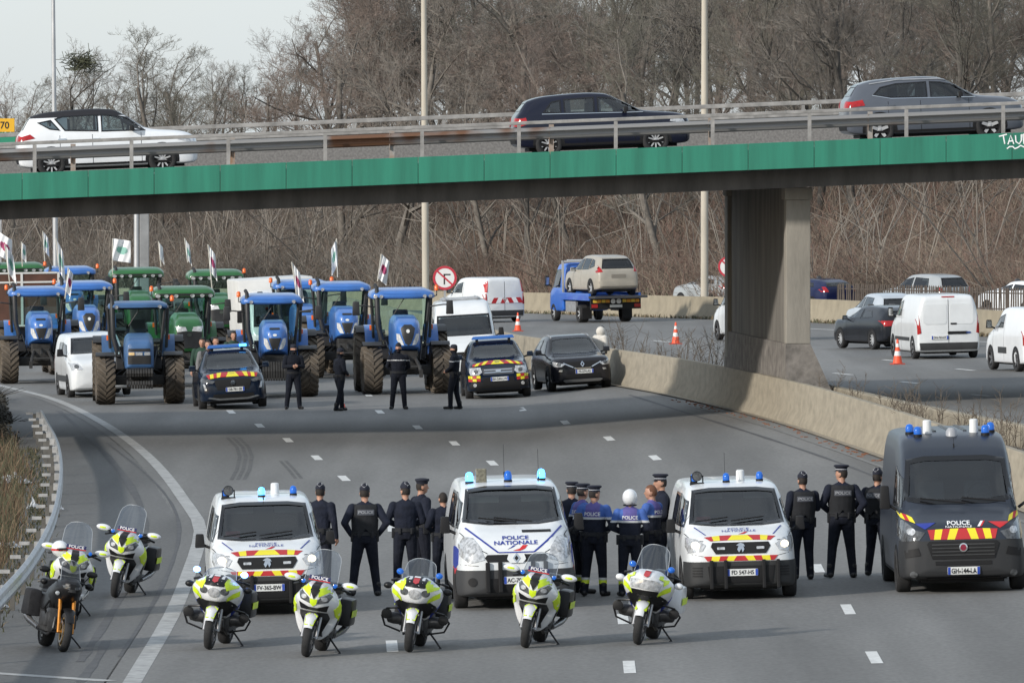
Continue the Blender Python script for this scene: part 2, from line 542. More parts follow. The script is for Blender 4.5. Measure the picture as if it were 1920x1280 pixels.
def strip(name, m, xl, xr, zf, y0, y1, ny, nx=6, parent=None, dz=0.0):
    mb = MB()
    vs = []
    for j in range(ny + 1):
        y = y0 + (y1 - y0) * j / ny
        a, b = xl(y), xr(y)
        for i in range(nx + 1):
            x = a + (b - a) * i / nx
            vs.append((x, y, zf(x, y) + dz))
    fs = [(j * (nx + 1) + i, j * (nx + 1) + i + 1, (j + 1) * (nx + 1) + i + 1, (j + 1) * (nx + 1) + i) for j in range(ny) for i in range(nx)]
    mb.add(vs, fs)
    return mb.build(name, m, parent, 60)
def curve_of(pts, g):
    w_ = sorted((g(*p) for p in pts), key=lambda v: v.y)
    ys = [v.y for v in w_]; xs = [v.x for v in w_]
    return lambda y: float(pchip(ys, xs, [y])[0])
# plan curves X(Y), read from the photograph
X_BAR = curve_of([(1920, 955), (1672, 861), (1569, 825), (1480, 796), (1372, 767), (1260, 741), (1150, 721)], gl)       # foot of the median barrier
X_EDGE = curve_of([(247, 1280), (317, 1162), (358, 1063), (376, 995), (344, 936), (272, 850), (181, 786), (91, 745), (18, 727)], gl)   # white edge line
X_RAIL = curve_of([(0, 1105), (35, 1068), (70, 1020), (97, 965), (110, 910), (113, 865), (106, 825), (86, 786)], lambda a, b: gl(a, b, .72))
X_VERGE = lambda y: X_RAIL(y) + 0.12
def far_line(y): return float(pchip([250, 303, 309, 344, 361, 392, 425, 480], [24.5, 17.6, 16.6, 12.5, 8.0, -.4, -12, -40], [y])[0])
ground = MB().add([(-9000, -300, -6), (9000, -300, -6), (9000, 15000, -6), (-9000, 15000, -6)], [(0, 1, 2, 3)]).build('ground', SOIL)
tag(ground, kind='structure')
road = strip('near_carriageway', A_MAIN, lambda y: X_EDGE(y) - .4, lambda y: X_BAR(y) + .35, zl, 70, 430, 120, 20)
tag(road, kind='structure')
sho = strip('hard_shoulder', A_SHO, lambda y: X_VERGE(y) - .9, lambda y: X_EDGE(y) - .37, zl, 70, 430, 120)
tag(sho, kind='structure')
# far carriageway with the slip road behind the far barrier
def xfar(y): return far_line(y)
mb = MB(); vs = []; NY = 60
for j in range(NY + 1):
    y = 120 + 330 * j / NY
    a = X_BAR(y) + 1.2; b = max(a + 1.0, far_line(y) + 14)
    for i in range(7):
        x = a + (b - a) * i / 6; vs.append((x, y, zr(x, y)))
mb.add(vs, [(j * 7 + i, j * 7 + i + 1, (j + 1) * 7 + i + 1, (j + 1) * 7 + i) for j in range(NY) for i in range(6)])
froad = tag(mb.build('far_carriageway', A_MAIN, None, 60), kind='structure')
med = strip('median_strip', SOIL, lambda y: X_BAR(y) + .2, lambda y: X_BAR(y) + 1.6, lambda x, y: .55 + .6 * max(0, min(1, (x - X_BAR(y)) / 2)) * 0 + .015 * x, 110, 330, 60, 2)
tag(med, kind='structure')
# painted lines: each dash a piece of its own
def dash(g, zf, pa, pb, wd, parent, name='lane_dash', m=WHITE_LINE, dz=.005):
    a, b = g(*pa), g(*pb)
    d = Vector((b.x - a.x, b.y - a.y)).normalized(); n = Vector((-d.y, d.x)) * wd / 2
    vs = []
    for p in (a, b):
        for s_ in (1, -1):
            x, y = p.x + n.x * s_, p.y + n.y * s_
            vs.append((x, y, zf(x, y) + dz))
    return MB().add(vs, [(0, 1, 3, 2)]).build(name, m, parent)
DASHES = [(433, 772), (487, 798), (540, 825), (594, 858), (645, 896.5), (735, 1211), (712, 772), (783, 801), (852, 831), (923, 868), (735, 990), (1180, 1250), (978, 767), (1060, 792), (1142, 822), (1228, 858), (1534, 1065), (1590, 1142), (1639, 1232), (1168, 1160), (590, 721), (690, 740)]
for px, py in DASHES:
    q = (py - HY) ** 2 / (F * H) * 1.45
    k = (px - 850) / 1000 * 0.55 + .12 if py > 900 else .95
    if px < 1100 and py < 920: k = 1.05
    if px > 1100 and py < 920: k = 1.25
    if px == 735 and py > 1000 or px == 1180 or px == 1168: k = 0.12
    p = (px - k * q, py - q); p2 = (px + k * q, py + q)
    dash(gl, zl, p, p2, .17 if py > 900 else .19, road)
def line(xf, zf, y0, y1, wd, parent, name, m, dz=.006, n=60):
    mb = MB(); vs = []
    for j in range(n + 1):
        y = y0 + (y1 - y0) * j / n; x = xf(y)
        vs += [(x - wd / 2, y, zf(x, y) + dz), (x + wd / 2, y, zf(x, y) + dz)]
    mb.add(vs, [(2 * j, 2 * j + 1, 2 * j + 3, 2 * j + 2) for j in range(n)])
    return mb.build(name, m, parent)
line(X_EDGE, zl, 100, 400, .26, road, 'edge_line', WORN_LINE)
line(lambda y: X_BAR(y) - .55, zl, 120, 232, .12, road, 'edge_line', mat('very worn paint', (.19, .19, .185), .85, var=.3, scale=6))
dash(gl, zl, (-60, 1258), (206, 1276), .25, sho, 'shoulder_line', WORN_LINE)
for p in [(1580, 701), (1705, 717), (1840, 741), (1673, 676), (1810, 693), (1240, 640)]:
    dash(gr, zr, (p[0] - 17, p[1] - 1.6), (p[0] + 17, p[1] + 1.6), .16, froad)
for p in [(1535, 617), (1830, 640), (1420, 612)]:
    dash(gr, zr, (p[0] - 30, p[1] - 1.5), (p[0] + 30, p[1] + 1.5), .16, froad, 'edge_line')
TYRE_MARK = mat('tyre rubber marks', (.098, .097, .095), .9, var=.4, scale=3, detail=6)
def skid(pts, wd, n=3, gap=.12):
    w_ = [gl(*p) for p in pts]
    for k in range(n):
        mb = MB(); vs = []
        for p in w_:
            x = p.x + (k - (n - 1) / 2) * (wd / n + .03)
            for s_ in (-1, 1): vs.append((x + s_ * wd / n / 2.6, p.y, zl(x, p.y) + .004))
        mb.add(vs, [(2 * j, 2 * j + 1, 2 * j + 3, 2 * j + 2) for j in range(len(w_) - 1)])
        mb.build('skid_mark', TYRE_MARK, road)
skid([(437, 820), (455, 838), (461, 856), (456, 880), (446, 899)], .34)
skid([(531, 864), (548, 882), (560, 897)], .2, 2)
PATCH_D = mat('dark crack sealant', (.075, .075, .077), .8, var=.3, scale=4)
def crack(pts, wd, parent, g=gl, zf=zl):
    w_ = [g(*p) for p in chaikin(pts, 2)]
    mb = MB(); vs = []
    for p in w_:
        k = wd * random.uniform(.6, 1.3)
        for s_ in (-1, 1): vs.append((p.x + s_ * k / 2, p.y, zf(p.x + s_ * k / 2, p.y) + .0045))
    mb.add(vs, [(2 * j, 2 * j + 1, 2 * j + 3, 2 * j + 2) for j in range(len(w_) - 1)])
    mb.build('sealed_crack', PATCH_D, parent)
crack([(150, 1240), (210, 1150), (262, 1050), (275, 970), (240, 900), (180, 830), (110, 770)], .16, sho)
crack([(150, 1278), (185, 1232), (200, 1200)], .16, sho)
crack([(1180, 740), (1300, 778), (1420, 815), (1560, 862), (1660, 900)], .10, road)
crack([(225, 1230), (290, 1130), (330, 1040), (338, 985), (322, 940), (278, 890), (200, 830)], .07, sho)
# ---------------------------------------------------------------- concrete barriers
def barrier(name, label, xf, zf, y0, y1, prof, m, n=80, face=-1):
    rings = []
    for j in range(n + 1):
        y = y0 + (y1 - y0) * j / n; x = xf(y)
        dx = (xf(y + .5) - xf(y - .5)); d = Vector((1, -dx)).normalized()
        z = zf(x, y)
        rings.append([(x - face * u * d.x, y - face * u * d.y, z + v) for u, v in prof])
    o = MB().loft(rings).build(name, m, None, 35)
    return tag(o, label, 'barrier')
PROF = [(0, -.3), (0, .09), (.13, .34), (.17, .98), (.19, 1.01), (.31, 1.01), (.33, .98), (.34, -.3)]
bar1 = barrier('concrete_barrier', 'long tan concrete barrier beside the near carriageway, running past the bridge pier', X_BAR, zl, 115, 400, PROF, CONC, 120)
line(lambda y: X_BAR(y) - .09, zl, 150, 400, .2, bar1, 'gutter_edge', mat('pale gutter edge', (.30, .26, .2), .9, var=.3, scale=3), dz=.03)
barrier('concrete_wall', 'low weathered concrete wall behind the median weeds, beside the far carriageway', lambda y: X_BAR(y) + 1.55, lambda x, y: zr(x, y), 115, 400, [(0, -.9), (0, .42), (.03, .46), (.22, .46), (.25, .42), (.25, -.5)], CONC, 90)
def far_bar(t): return far_line(t)
pts = [(y, far_line(y)) for y in np.linspace(255, 450, 60)]
rings = []
for i, (y, x) in enumerate(pts):
    a = pts[max(0, i - 1)]; b = pts[min(59, i + 1)]
    t = Vector((b[1] - a[1], b[0] - a[0])).normalized(); nn = Vector((-t.y, t.x))
    if nn.y > 0: nn = -nn
    z = zr(x, y)
    rings.append([(x - nn.x * u, y - nn.y * u, z + v) for u, v in [(0, -.3), (0, .08), (.12, .3), (.2, .9), (.36, .9), (.5, -.3)]])
tag(MB().loft(rings).build('concrete_barrier', mat('yellowish barrier concrete', (.29, .25, .18), .9, var=.2, scale=1.2, detail=7, bump=.2, bscale=10), None, 35), 'pale tan concrete barrier along the far side of the far carriageway', 'barrier')  # yellowish tan is this concrete's own colour
# red-brown dust at the barrier foot
mb = MB()
for i in range(260):
    y = random.uniform(180, 238); x = X_BAR(y) - random.random() ** 2 * .5 - .02; s_ = random.uniform(.03, .1)
    mb.box(x, x + s_, y, y + s_ * 2, zl(x, y) + .003, zl(x, y) + .02)
tag(mb.build('fallen_leaves', mat('red brown leaf', (.22, .09, .045), .9, var=.5, scale=9)), 'red brown dead leaves and dust at the foot of the near barrier', 'leaves', kind='stuff')
# ---------------------------------------------------------------- overpass
def bz(X): return 7.08 + .0405 * X        # top of the green fascia
BY = 214.0
GREEN = mat('green fascia enamel', (.022, .185, .122), .42, var=.26, scale=.55, detail=7, stretch=(4.5, 4.5, .3))
ov = thing('overpass', 'long road overpass with green fascia panels and one concrete pier', 'bridge', (0, BY, 0))
mb = MB()
def slab(mb, y0, y1, za, zb_, x0=-60, x1=60, n=2, mi=0):
    r0 = [(x0, y0, bz(x0) + za), (x0, y1, bz(x0) + za), (x0, y1, bz(x0) + zb_), (x0, y0, bz(x0) + zb_)]
    r1 = [(x1, y0, bz(x1) + za), (x1, y1, bz(x1) + za), (x1, y1, bz(x1) + zb_), (x1, y0, bz(x1) + zb_)]
    mb.loft([r0, r1], mi)
slab(mb, .08, 17.5, -.36, -.15)
mb.build('deck', A_SHO, ov)
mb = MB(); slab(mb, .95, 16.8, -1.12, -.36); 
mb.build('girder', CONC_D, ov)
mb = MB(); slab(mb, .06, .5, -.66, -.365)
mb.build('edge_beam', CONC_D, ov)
PW = 1.605; x0 = at(42, 0, BY).x
gm = []
k0 = int((-22 - x0) / PW)
for k in range(k0, k0 + 29):
    xa = x0 + k * PW; xb = xa + PW - .012
    if xa > 20: break
    mb = MB(); dy = random.uniform(-.004, .004)
    mb.loft([[(xa, dy, bz(xa) - .645), (xa, .05, bz(xa) - .645), (xa, .05, bz(xa)), (xa, dy, bz(xa))], [(xb, dy, bz(xb) - .645), (xb, .05, bz(xb) - .645), (xb, .05, bz(xb)), (xb, dy, bz(xb))]])
    mb.build('fascia_panel', GREEN, ov, bev=.006)
    if abs(k - round((at(1880, 0, BY).x - x0) / PW - .5)) < 1 and 'graf' not in MATS:
        gmat = mat('graf', (.78, .8, .8), .7)
        c = at(1902, 262, BY)
        g = MB()
        def stroke(ps, wd=.035):
            ps = [(c.x + (a - 1902) / 77, -.012, c.z - (b - 262) / 77) for a, b in ps]
            g.tube(ps, wd * .5, 5, M=Matrix.Diagonal((1, 1, 1, 1)))
        for ps in ([(1873, 256), (1888, 252)], [(1881, 254), (1884, 270)], [(1890, 271), (1895, 254), (1901, 270)], [(1892, 265), (1900, 264)], [(1904, 254), (1905, 266), (1911, 270), (1915, 264), (1915, 252)], [(1918, 252), (1920, 270)], [(1918, 252), (1926, 254), (1924, 261), (1919, 262), (1928, 270)],
                   [(1888, 279), (1893, 275), (1899, 275), (1903, 279), (1908, 277), (1914, 273), (1920, 276), (1926, 272)]):
            stroke(ps)
        for i, v in enumerate(g.v): g.v[i] = (v[0], -.012 + (v[1] + .012) * .25, v[2])
        g.build('graffiti', gmat, ov)
# pier: thin wall along the motorway, near end pilaster, flared foot
th = math.atan2(X_BAR(216) - X_BAR(225), 9) + R(.6)
pb = Vector((X_BAR(216.2) + .68, 216.2))
def pier_pt(u, v, z):                       # u along the wall away from the camera, v across
    return (pb.x - math.sin(th) * u + math.cos(th) * v, pb.y - BY + math.cos(th) * u + math.sin(th) * v, z)
def pbox(mb, u0, u1, v0, v1, z0, z1, v0b=None, v1b=None, u0b=None):
    v0b = v0 if v0b is None else v0b; v1b = v1 if v1b is None else v1b; u0b = u0 if u0b is None else u0b
    mb.loft([[pier_pt(u0b, v0b, z0), pier_pt(u1, v0b, z0), pier_pt(u1, v1b, z0), pier_pt(u0b, v1b, z0)], [pier_pt(u0, v0, z1), pier_pt(u1, v0, z1), pier_pt(u1, v1, z1), pier_pt(u0, v1, z1)]])
zt = bz(pb.x) - 1.13
pm = MB(); pbox(pm, .3, 13.6, -.22, .22, .2, zt); pier = pm.build('pier', mat('shaded sooty pier concrete', (.165, .153, .135), .92, var=.4, scale=.7, bump=.35, bscale=8, stretch=(2.2, 2.2, .5), detail=7), ov, bev=.02)  # wall colour darker than the pilasters: painted deck shade as well as soot
for u0, u1, z0, z1, a, c_, mm in ((0, .55, 2.4, zt - .3, .3, .3, 'pilaster'), (13.6, 14.3, .9, zt - .3, .32, .32, 'pilaster'), (-.08, .75, zt - .3, zt, .34, .34, 'pier_cap'), (13.5, 14.4, zt - .3, zt, .36, .36, 'pier_cap')):
    m_ = MB(); pbox(m_, u0, u1, -a, c_, z0, z1); m_.build(mm, CONC_P, pier, bev=.02)
m_ = MB(); pbox(m_, .02, 14.4, -.3, .3, .4, 2.4, -.36, 1.18, -.2)
m_.build('pier_footing', mat('rough footing concrete', (.17, .155, .14), .95, var=.45, scale=3, bump=.5, bscale=14, detail=8), pier)
m_ = MB(); pbox(m_, -.75, -.3, .55, 1.0, .5, 1.12); m_.build('junction_box', mat('grey cabinet', (.36, .38, .38), .6), pier, bev=.01)
# railings and crash rails of the overpass
RAILM = mat('weathered railing steel', (.29, .282, .272), .65, .25, var=.35, scale=3, detail=6)
RUST = mat('rusted crash rail', (.24, .238, .235), .6, .35, col2=(.15, .075, .042), scale=.33, stretch=(1, 1, 1), detail=3)
RUST.node_tree.nodes['Color Ramp'].color_ramp.elements[0].position = .45; RUST.node_tree.nodes['Color Ramp'].color_ramp.elements[1].position = .52
def rail_line(name, label, yy, zc, hh, tt, posts, pz0, pw=.09, m=RAILM, extra=None, cat='railing'):
    t = thing(name, label, cat, (0, BY + yy, 0))
    mb = MB()
    mb.loft([[(x, -tt / 2, bz(x) + zc - hh / 2), (x, tt / 2, bz(x) + zc - hh / 2), (x, tt / 2, bz(x) + zc + hh / 2), (x, -tt / 2, bz(x) + zc + hh / 2)] for x in (-40, 40)])
    mb.build('top_rail', m, t, bev=.015)
    for x in posts:
        p = MB(); p.box(x - pw / 2, x + pw / 2, -.03, .05, bz(x) + pz0, bz(x) + zc - hh / 2 - .002); p.build('post', m, t)
    if extra: extra(t)
    return t
XP = [at(64 + 181.8 * k, 0, BY).x for k in range(-3, 14)]
rail_line('bridge_railing', 'brown grey steel railing along the near edge of the overpass', .22, .72, .085, .08, XP, -.04)
def wbeam(t, yy=0, z0=.30, col=RUST, xs=(-40, 40)):
    prof = [(0, 0), (-.05, .03), (-.08, .09), (-.02, .15), (-.08, .21), (-.05, .27), (0, .30), (.012, .3), (-.03, .15), (.012, 0)]
    n = 24
    for k in range(n):
        xa = xs[0] + (xs[1] - xs[0]) * k / n; xb = xs[0] + (xs[1] - xs[0]) * (k + 1) / n
        m = MB(); m.loft([[(x, yy + p[0] - (.004 if k % 2 else 0), bz(x) + z0 + p[1]) for p in prof] for x in (xa, xb + .05)])
        m.build('beam', col, t)
t = thing('crash_rail', 'rust streaked crash rail just behind the near bridge railing', 'crash rail', (0, BY + .75, 0))
wbeam(t)
for k in range(-2, 9):
    x = at(134 + 300 * k, 0, BY).x
    p = MB(); p.box(x - .06, x + .06, .02, .1, bz(x) - .06, bz(x) + .66); p.box(x - .06, x - .045, -.06, .02, bz(x) + .2, bz(x) + .6); p.build('post', mat('rusty post', (.25, .15, .09), .8, col2=(.3, .3, .29), scale=3), t)
def far_par(t):
    mb = MB(); mb.loft([[(x, .0, bz(x) - .05), (x, .12, bz(x) - .05), (x, .12, bz(x) + .70), (x, .0, bz(x) + .70)] for x in (-40, 40)])
    mb.build('parapet_panel', mat('grey parapet mesh', (.17, .165, .16), .85, var=.3, scale=16, detail=2), t)
    mb = MB(); mb.loft([[(x, -.05, bz(x) + .63), (x, .0, bz(x) + .63), (x, .0, bz(x) + .71), (x, -.05, bz(x) + .71)] for x in (-40, 40)])
    mb.build('lower_rail', RAILM, t)
rail_line('bridge_parapet', 'grey parapet with a tubular top rail along the far edge of the overpass', 17.0, .98, .11, .1, [x + .4 for x in XP], .62, m=RAILM, extra=far_par, cat='parapet')
# ---------------------------------------------------------------- terrain
def foot(X): return float(pchip([-60, -40, -12, 0, 8, 13, 18, 40], [470, 452, 440, 415, 392, 380, 366, 330], [X])[0])
def tz(X, Y):
    f = foot(X)
    d = max(0.0, Y - f)
    base = zr(X, min(Y, f))
    rise = 7.5 if X > 0 else 7.5 + X * .10
    q = min(1.0, d / 75.0); q = q * q * (3 - 2 * q)
    return base + max(2.5, rise) * q - .02 + .5 * math.sin(X * .21 + Y * .05) * min(1, d / 30)
mb = MB(); NX, NY = 70, 50
vs = [(x, y, 0) for y in [300 + 500 * (j / NY) ** 1.4 for j in range(NY + 1)] for x in [-110 + 220 * i / NX for i in range(NX + 1)]]
vs2 = []
for x, y, _ in vs:
    f = foot(x); yy = f - 2 + (y - 300) * .9
    vs2.append((x, yy, tz(x, yy)))
mb.add(vs2, [(j * (NX + 1) + i, j * (NX + 1) + i + 1, (j + 1) * (NX + 1) + i + 1, (j + 1) * (NX + 1) + i) for j in range(NY) for i in range(NX)])
tag(mb.build('wooded_bank', LITTERED, None, 60), kind='structure')
# flat ground between the carriageways and the bank on the left
mb = MB().add([(-150, 270, -1.9), (60, 395, -1.2), (40, 470, -1.2), (-150, 560, -1.9)], [(0, 1, 2, 3)])
tag(mb.build('verge_ground', SOIL), kind='structure')
# left verge by the guard rail
def vz(x, y):
    d = X_VERGE(y) - .9 - x
    return zl(x, y) - .02 + .12 * max(0, d) * .6 + .06 * math.sin(x * 2 + y * .4) * max(0, min(1, d)) - (.15 if d < 0 else 0)
strip('verge', mat('rough verge soil', (.085, .075, .052), .95, var=.55, scale=.9, detail=8), lambda y: X_VERGE(y) - 14, lambda y: X_VERGE(y) - .8, vz, 90, 262, 90, 24)['kind'] = 'structure'
# ---------------------------------------------------------------- bare winter trees
def gen_tree(seed, height, spread=1.0, lean=0.0, levels=5, dens=1.0, fork=0.32):
    rng = random.Random(seed)
    trunk, crown = MB(), MB()
    def seg(mb, pts, rs, n): mb.tube(pts, rs, n, cap=False)
    def grow(p, d, L, r, lev):
        n = 4 if lev < 2 else (3 if lev < 4 else 2)
        pts, rs = [p], [r]
        q, dd = p.copy(), d.copy()
        for i in range(n):
            wob = .10 if lev == 0 else .24
            dd = (dd + Vector((rng.gauss(0, wob), rng.gauss(0, wob), rng.gauss(.03 + .05 * (lev > 1), wob * .7)))).normalized()
            q = q + dd * (L / n)
            pts.append(q.copy()); rs.append(r * (1 - (.45 if lev == 0 else .62) * (i + 1) / n))
        seg(trunk if lev < 3 else crown, pts, rs, 7 if lev == 0 else (5 if lev == 1 else (4 if lev == 2 else 3)))
        if lev >= levels: return
        if lev == 0: nb = int(9 * dens)
        elif lev == 1: nb = int(7 * dens)
        elif lev == 2: nb = int(6 * dens)
        elif lev == 3: nb = int(5 * dens)
        else: nb = int(4 * dens)
        for k in range(nb):
            t = (fork + (1 - fork) * (k + rng.random()) / nb) if lev == 0 else (.15 + .85 * (k + rng.random()) / nb)
            f = t * n; i = min(n - 1, int(f)); f -= i
            b = pts[i].lerp(pts[i + 1], f); rb = rs[i] + (rs[i + 1] - rs[i]) * f
            ax = (pts[i + 1] - pts[i]).normalized()
            az = rng.uniform(0, 2 * PI)
            o = ax.orthogonal().normalized(); o2 = ax.cross(o)
            side = o * math.cos(az) + o2 * math.sin(az)
            ang = R(rng.uniform(28, 62)) * spread
            nd = (ax * math.cos(ang) + side * math.sin(ang)).normalized()
            if nd.z < -.2: nd.z *= -.5
            ll = L * rng.uniform(.42, .68) * (1.15 - .5 * t if lev == 0 else 1.05 - .35 * t)
            grow(b, nd, ll, max(.006, rb * rng.uniform(.42, .62)), lev + 1)
    grow(Vector((0, 0, -.4)), Vector((lean, rng.uniform(-.1, .1), 1)).normalized(), height * .62, height * .0125, 0)
    return trunk, crown
BARKS = [mat('grey brown bark', (.152, .136, .118), .95, var=.3, scale=5), mat('dark bark', (.095, .087, .078), .95, var=.3, scale=5)]
TWIGS = [mat('grey twigs', (.188, .168, .146), .95, var=.25, scale=.7), mat('red brown twigs', (.18, .142, .12), .95, var=.3, scale=.7), mat('olive grey twigs', (.135, .128, .105), .95, var=.3, scale=.7)]
PROTO = []; HS = []
for i, (h_, sp, ln, fk) in enumerate([(14, 1.0, .02, .25), (15, .85, .10, .35), (13, 1.15, -.08, .22), (16, .8, -.05, .3), (12, 1.1, .05, .18)]):
    tk, cr = gen_tree(40 + i, h_, sp, ln, 5, 1.0, fk)
    HS.append(float(np.percentile([v[2] for v in cr.v], 97.5)))
    PROTO.append((tk.mesh('trunk', BARKS[i % 2], 60), [cr.mesh('crown', TWIGS[j]) for j in (0, 1, 2)] if i < 2 else [cr.mesh('crown', TWIGS[i % 3])]))
def tree(x, y, z, k, s_, rz, label, tw=0):
    t = thing('bare_tree', label, 'tree', (x, y, z), 0, 'bare trees on the bank')
    place(t, (x, y, z), rz, scale=s_)
    a = link('trunk', PROTO[k][0], t)
    c = PROTO[k][1]
    link('crown', c[tw % len(c)], t)
    return t
rng = random.Random(3)
TR = []
# left clump against the sky: (px, top py, distance)
for px, top, Y in [(20, 170, 470), (150, 95, 480), (215, 130, 500), (300, 62, 476), (345, 95, 490), (390, 120, 512), (455, 125, 520), (510, 118, 500), (560, 90, 530), (70, 150, 505), (250, 110, 530), (600, 70, 510), (120, 150, 540), (420, 150, 560), (520, 140, 570), (30, 200, 560), (330, 140, 560)]:
    TR.append((px, top, Y, 'L'))
for px, top, Y in [(650, -10, 450), (700, -70, 470), (745, -20, 440), (800, -60, 480), (860, -40, 455), (905, -90, 470), (960, -60, 440), (1010, -90, 465), (1050, -70, 490), (1100, -60, 450), (1160, -110, 470), (1210, -90, 440), (1255, -120, 480), (1300, -60, 455), (1350, -110, 430), (1400, -120, 460), (1440, -90, 420), (1490, -120, 445), (1530, -90, 410), (1580, -140, 430), (1610, -100, 405), (1660, -130, 440), (1700, -110, 415), (1750, -150, 430), (1790, -110, 400), (1840, -150, 420), (1880, -120, 405), (1930, -140, 430)]:
    TR.append((px, top, Y, 'R'))
for px in range(620, 1980, 52): TR.append((px + rng.uniform(-20, 20), rng.uniform(-60, 40), rng.uniform(490, 540), 'B'))
for px in range(640, 1980, 48): TR.append((px + rng.uniform(-20, 20), rng.uniform(-60, 50), rng.uniform(540, 600), 'B'))
for px in range(700, 1980, 60): TR.append((px + rng.uniform(-25, 25), rng.uniform(-160, -60), rng.uniform(455, 500), 'R'))
for px in range(900, 1980, 90): TR.append((px + rng.uniform(-25, 25), rng.uniform(40, 160), rng.uniform(400, 440), 'F'))
for n, (px, top, Y, g) in enumerate(TR):
    Y = max(Y, foot((px - CX) / F * Y) + 6)
    X = (px - CX) / F * Y
    z = tz(X, Y)
    need = at(px, top, Y).z - z
    k = rng.randrange(5)
    s_ = need / HS[k]
    where = {'L': 'against the sky above the ', 'R': 'in the wood above the ', 'B': 'deep in the wood behind the ', 'F': 'at the foot of the wood by the '}[g]
    where += 'white car' if px < 380 else 'empty stretch of bridge' if px < 760 else 'middle lamp post' if px < 930 else 'navy car' if px < 1290 else 'right lamp post' if px < 1420 else 'pier' if px < 1560 else 'grey car' if px < 1800 else 'right bridge end'
    kind = ['tall bare tree', 'leaning bare tree', 'broad crowned bare tree', 'slender bare tree', 'forked bare tree'][k]
    tree(X, Y, z, k, s_, rng.uniform(0, 6.28), f'{kind} {where}', rng.randrange(3))
# nest in the left tree
nb = MB()
for i in range(260):
    p = Vector((rng.gauss(0, .45), rng.gauss(0, .4), rng.gauss(0, .28))); d = Vector((rng.gauss(0, 1), rng.gauss(0, 1), rng.gauss(0, .5))).normalized() * .3
    nb.tube([p - d, p + d], .018, 3, cap=False)
o = nb.build('mistletoe_clump', mat('mistletoe', (.06, .064, .036), .9, var=.3, scale=3)); o.location = at(152, 118, 478)
tag(o, 'dark olive mistletoe ball high in the bare tree at the far left', 'mistletoe')
# undergrowth: thin stems, nobody could count them
def brush(name, label, n, xr, dr, hr, mats_, seed, foot_f=foot, zf=tz, wid=.016):
    r2 = random.Random(seed)
    mb = MB()
    for i in range(n):
        x = r2.uniform(*xr); y = foot_f(x) + dr[0] + (dr[1] - dr[0]) * r2.random() ** 1.5
        z = zf(x, y) - .05; hgt = r2.uniform(*hr); mi = r2.randrange(len(mats_))
        for k in range(3):
            lx, ly = r2.gauss(0, .45), r2.gauss(0, .45)
            a = Vector((x, y, z)); b = a + Vector((lx * .4 * hgt, ly * .4 * hgt, hgt * .55)); c = b + Vector((lx * .5 * hgt, ly * .5 * hgt, hgt * r2.uniform(.15, .5)))
            w0 = wid * r2.uniform(.7, 1.6)
            mb.tube([a, b, c], [w0, w0 * .7, w0 * .25], 3, mi, cap=False)
            for q in range(3):
                t = r2.uniform(.2, 1); s0 = b.lerp(c, t) if q else a.lerp(b, t)
                e = s0 + Vector((r2.gauss(0, .3), r2.gauss(0, .3), r2.uniform(.05, .5))) * hgt * .5
                mb.tube([s0, e], [w0 * .5, w0 * .2], 3, mi, cap=False)
    return tag(mb.build(name, mats_), label, 'undergrowth', kind='stuff')
brush('undergrowth', 'reddish brown leafless brush covering the bank behind the far barrier', 7500, (-4, 27), (0, 62), (.9, 2.9), [mat('rusty stems', (.165, .105, .084), .95, var=.5, scale=.22), mat('brown stems', (.145, .112, .09), .95, var=.5, scale=.22), mat('pale dry stems', (.21, .17, .132), .95, var=.5, scale=.22)], 5)
brush('saplings', 'thin upright leafless saplings scattered over the bank', 230, (-36, 27), (1, 50), (3.5, 9), [TWIGS[0], BARKS[1], mat('pale sapling bark', (.17, .15, .128), .95, var=.5, scale=.22)], 15, wid=.034)
brush('undergrowth', 'grey brown thicket at the foot of the bank behind the tractors', 4600, (-38, -3), (0, 60), (1.2, 3.2), [mat('grey stems', (.135, .118, .098), .95, var=.5, scale=.22), TWIGS[0], MATS['brown stems']], 6)

# evergreen ivy and bramble clumps on the bank
r5 = random.Random(31); mb = MB()
for k in range(46):
    x = r5.uniform(-36, 27); y = foot(x) + 2 + 40 * r5.random() ** 1.6; z = tz(x, y); R1 = r5.uniform(.5, 1.5)
    for i in range(420):
        d = Vector((r5.gauss(0, 1), r5.gauss(0, 1), r5.gauss(0, 1))).normalized() * R1 * r5.random() ** .4
        p = Vector((x + d.x * 1.3, y + d.y, z + abs(d.z) * .9)); a = Vector((r5.gauss(0, 1), r5.gauss(0, 1), r5.gauss(0, .7))).normalized() * .07; b = a.cross(Vector((r5.gauss(0, 1), r5.gauss(0, 1), 1))).normalized() * .04
        mb.add([tuple(p - a), tuple(p + b), tuple(p + a), tuple(p - b)], [(0, 1, 2, 3)])
tag(mb.build('bramble', mat('dull bramble leaf', (.075, .075, .042), .8, var=.5, scale=.3)), 'dull olive ivy and bramble clumps on the wooded bank', 'bramble', kind='stuff')
# ---------------------------------------------------------------- shared vehicle materials
TYRE = mat('tyre rubber', (.022, .022, .023), .85, var=.3, scale=9)
ALLOY = mat('alloy rim', (.42, .43, .44), .35, .15)
DARKRIM = mat('dark rim', (.11, .11, .115), .45, .1)
BLACK = mat('black plastic', (.012, .012, .013), .6, spec=.25)
GREYP = mat('grey bumper plastic', (.030, .031, .032), .65, var=.2, scale=5)
FRIT = mat('black glass edge', (.008, .008, .009), .15)
LINING = mat('dark cabin lining', (.09, .09, .092), .9)
SEAT = mat('dark seat cloth', (.07, .073, .08), .9)
WIN = glass('windscreen glass', (.62, .70, .70), ior=1.8)
WIND = glass('tinted glass', (.30, .34, .35), ior=1.7)
LAMP = mat('clear lamp', (.55, .56, .57), .08, .35, var=.5, scale=16)
LAMPD = mat('dark lamp', (.12, .125, .13), .08, .3, var=.6, scale=14)
LAMPON = mat('lit headlamp', (.8, .75, .6), .2, emit=(1, .86, .6), estr=2.2)
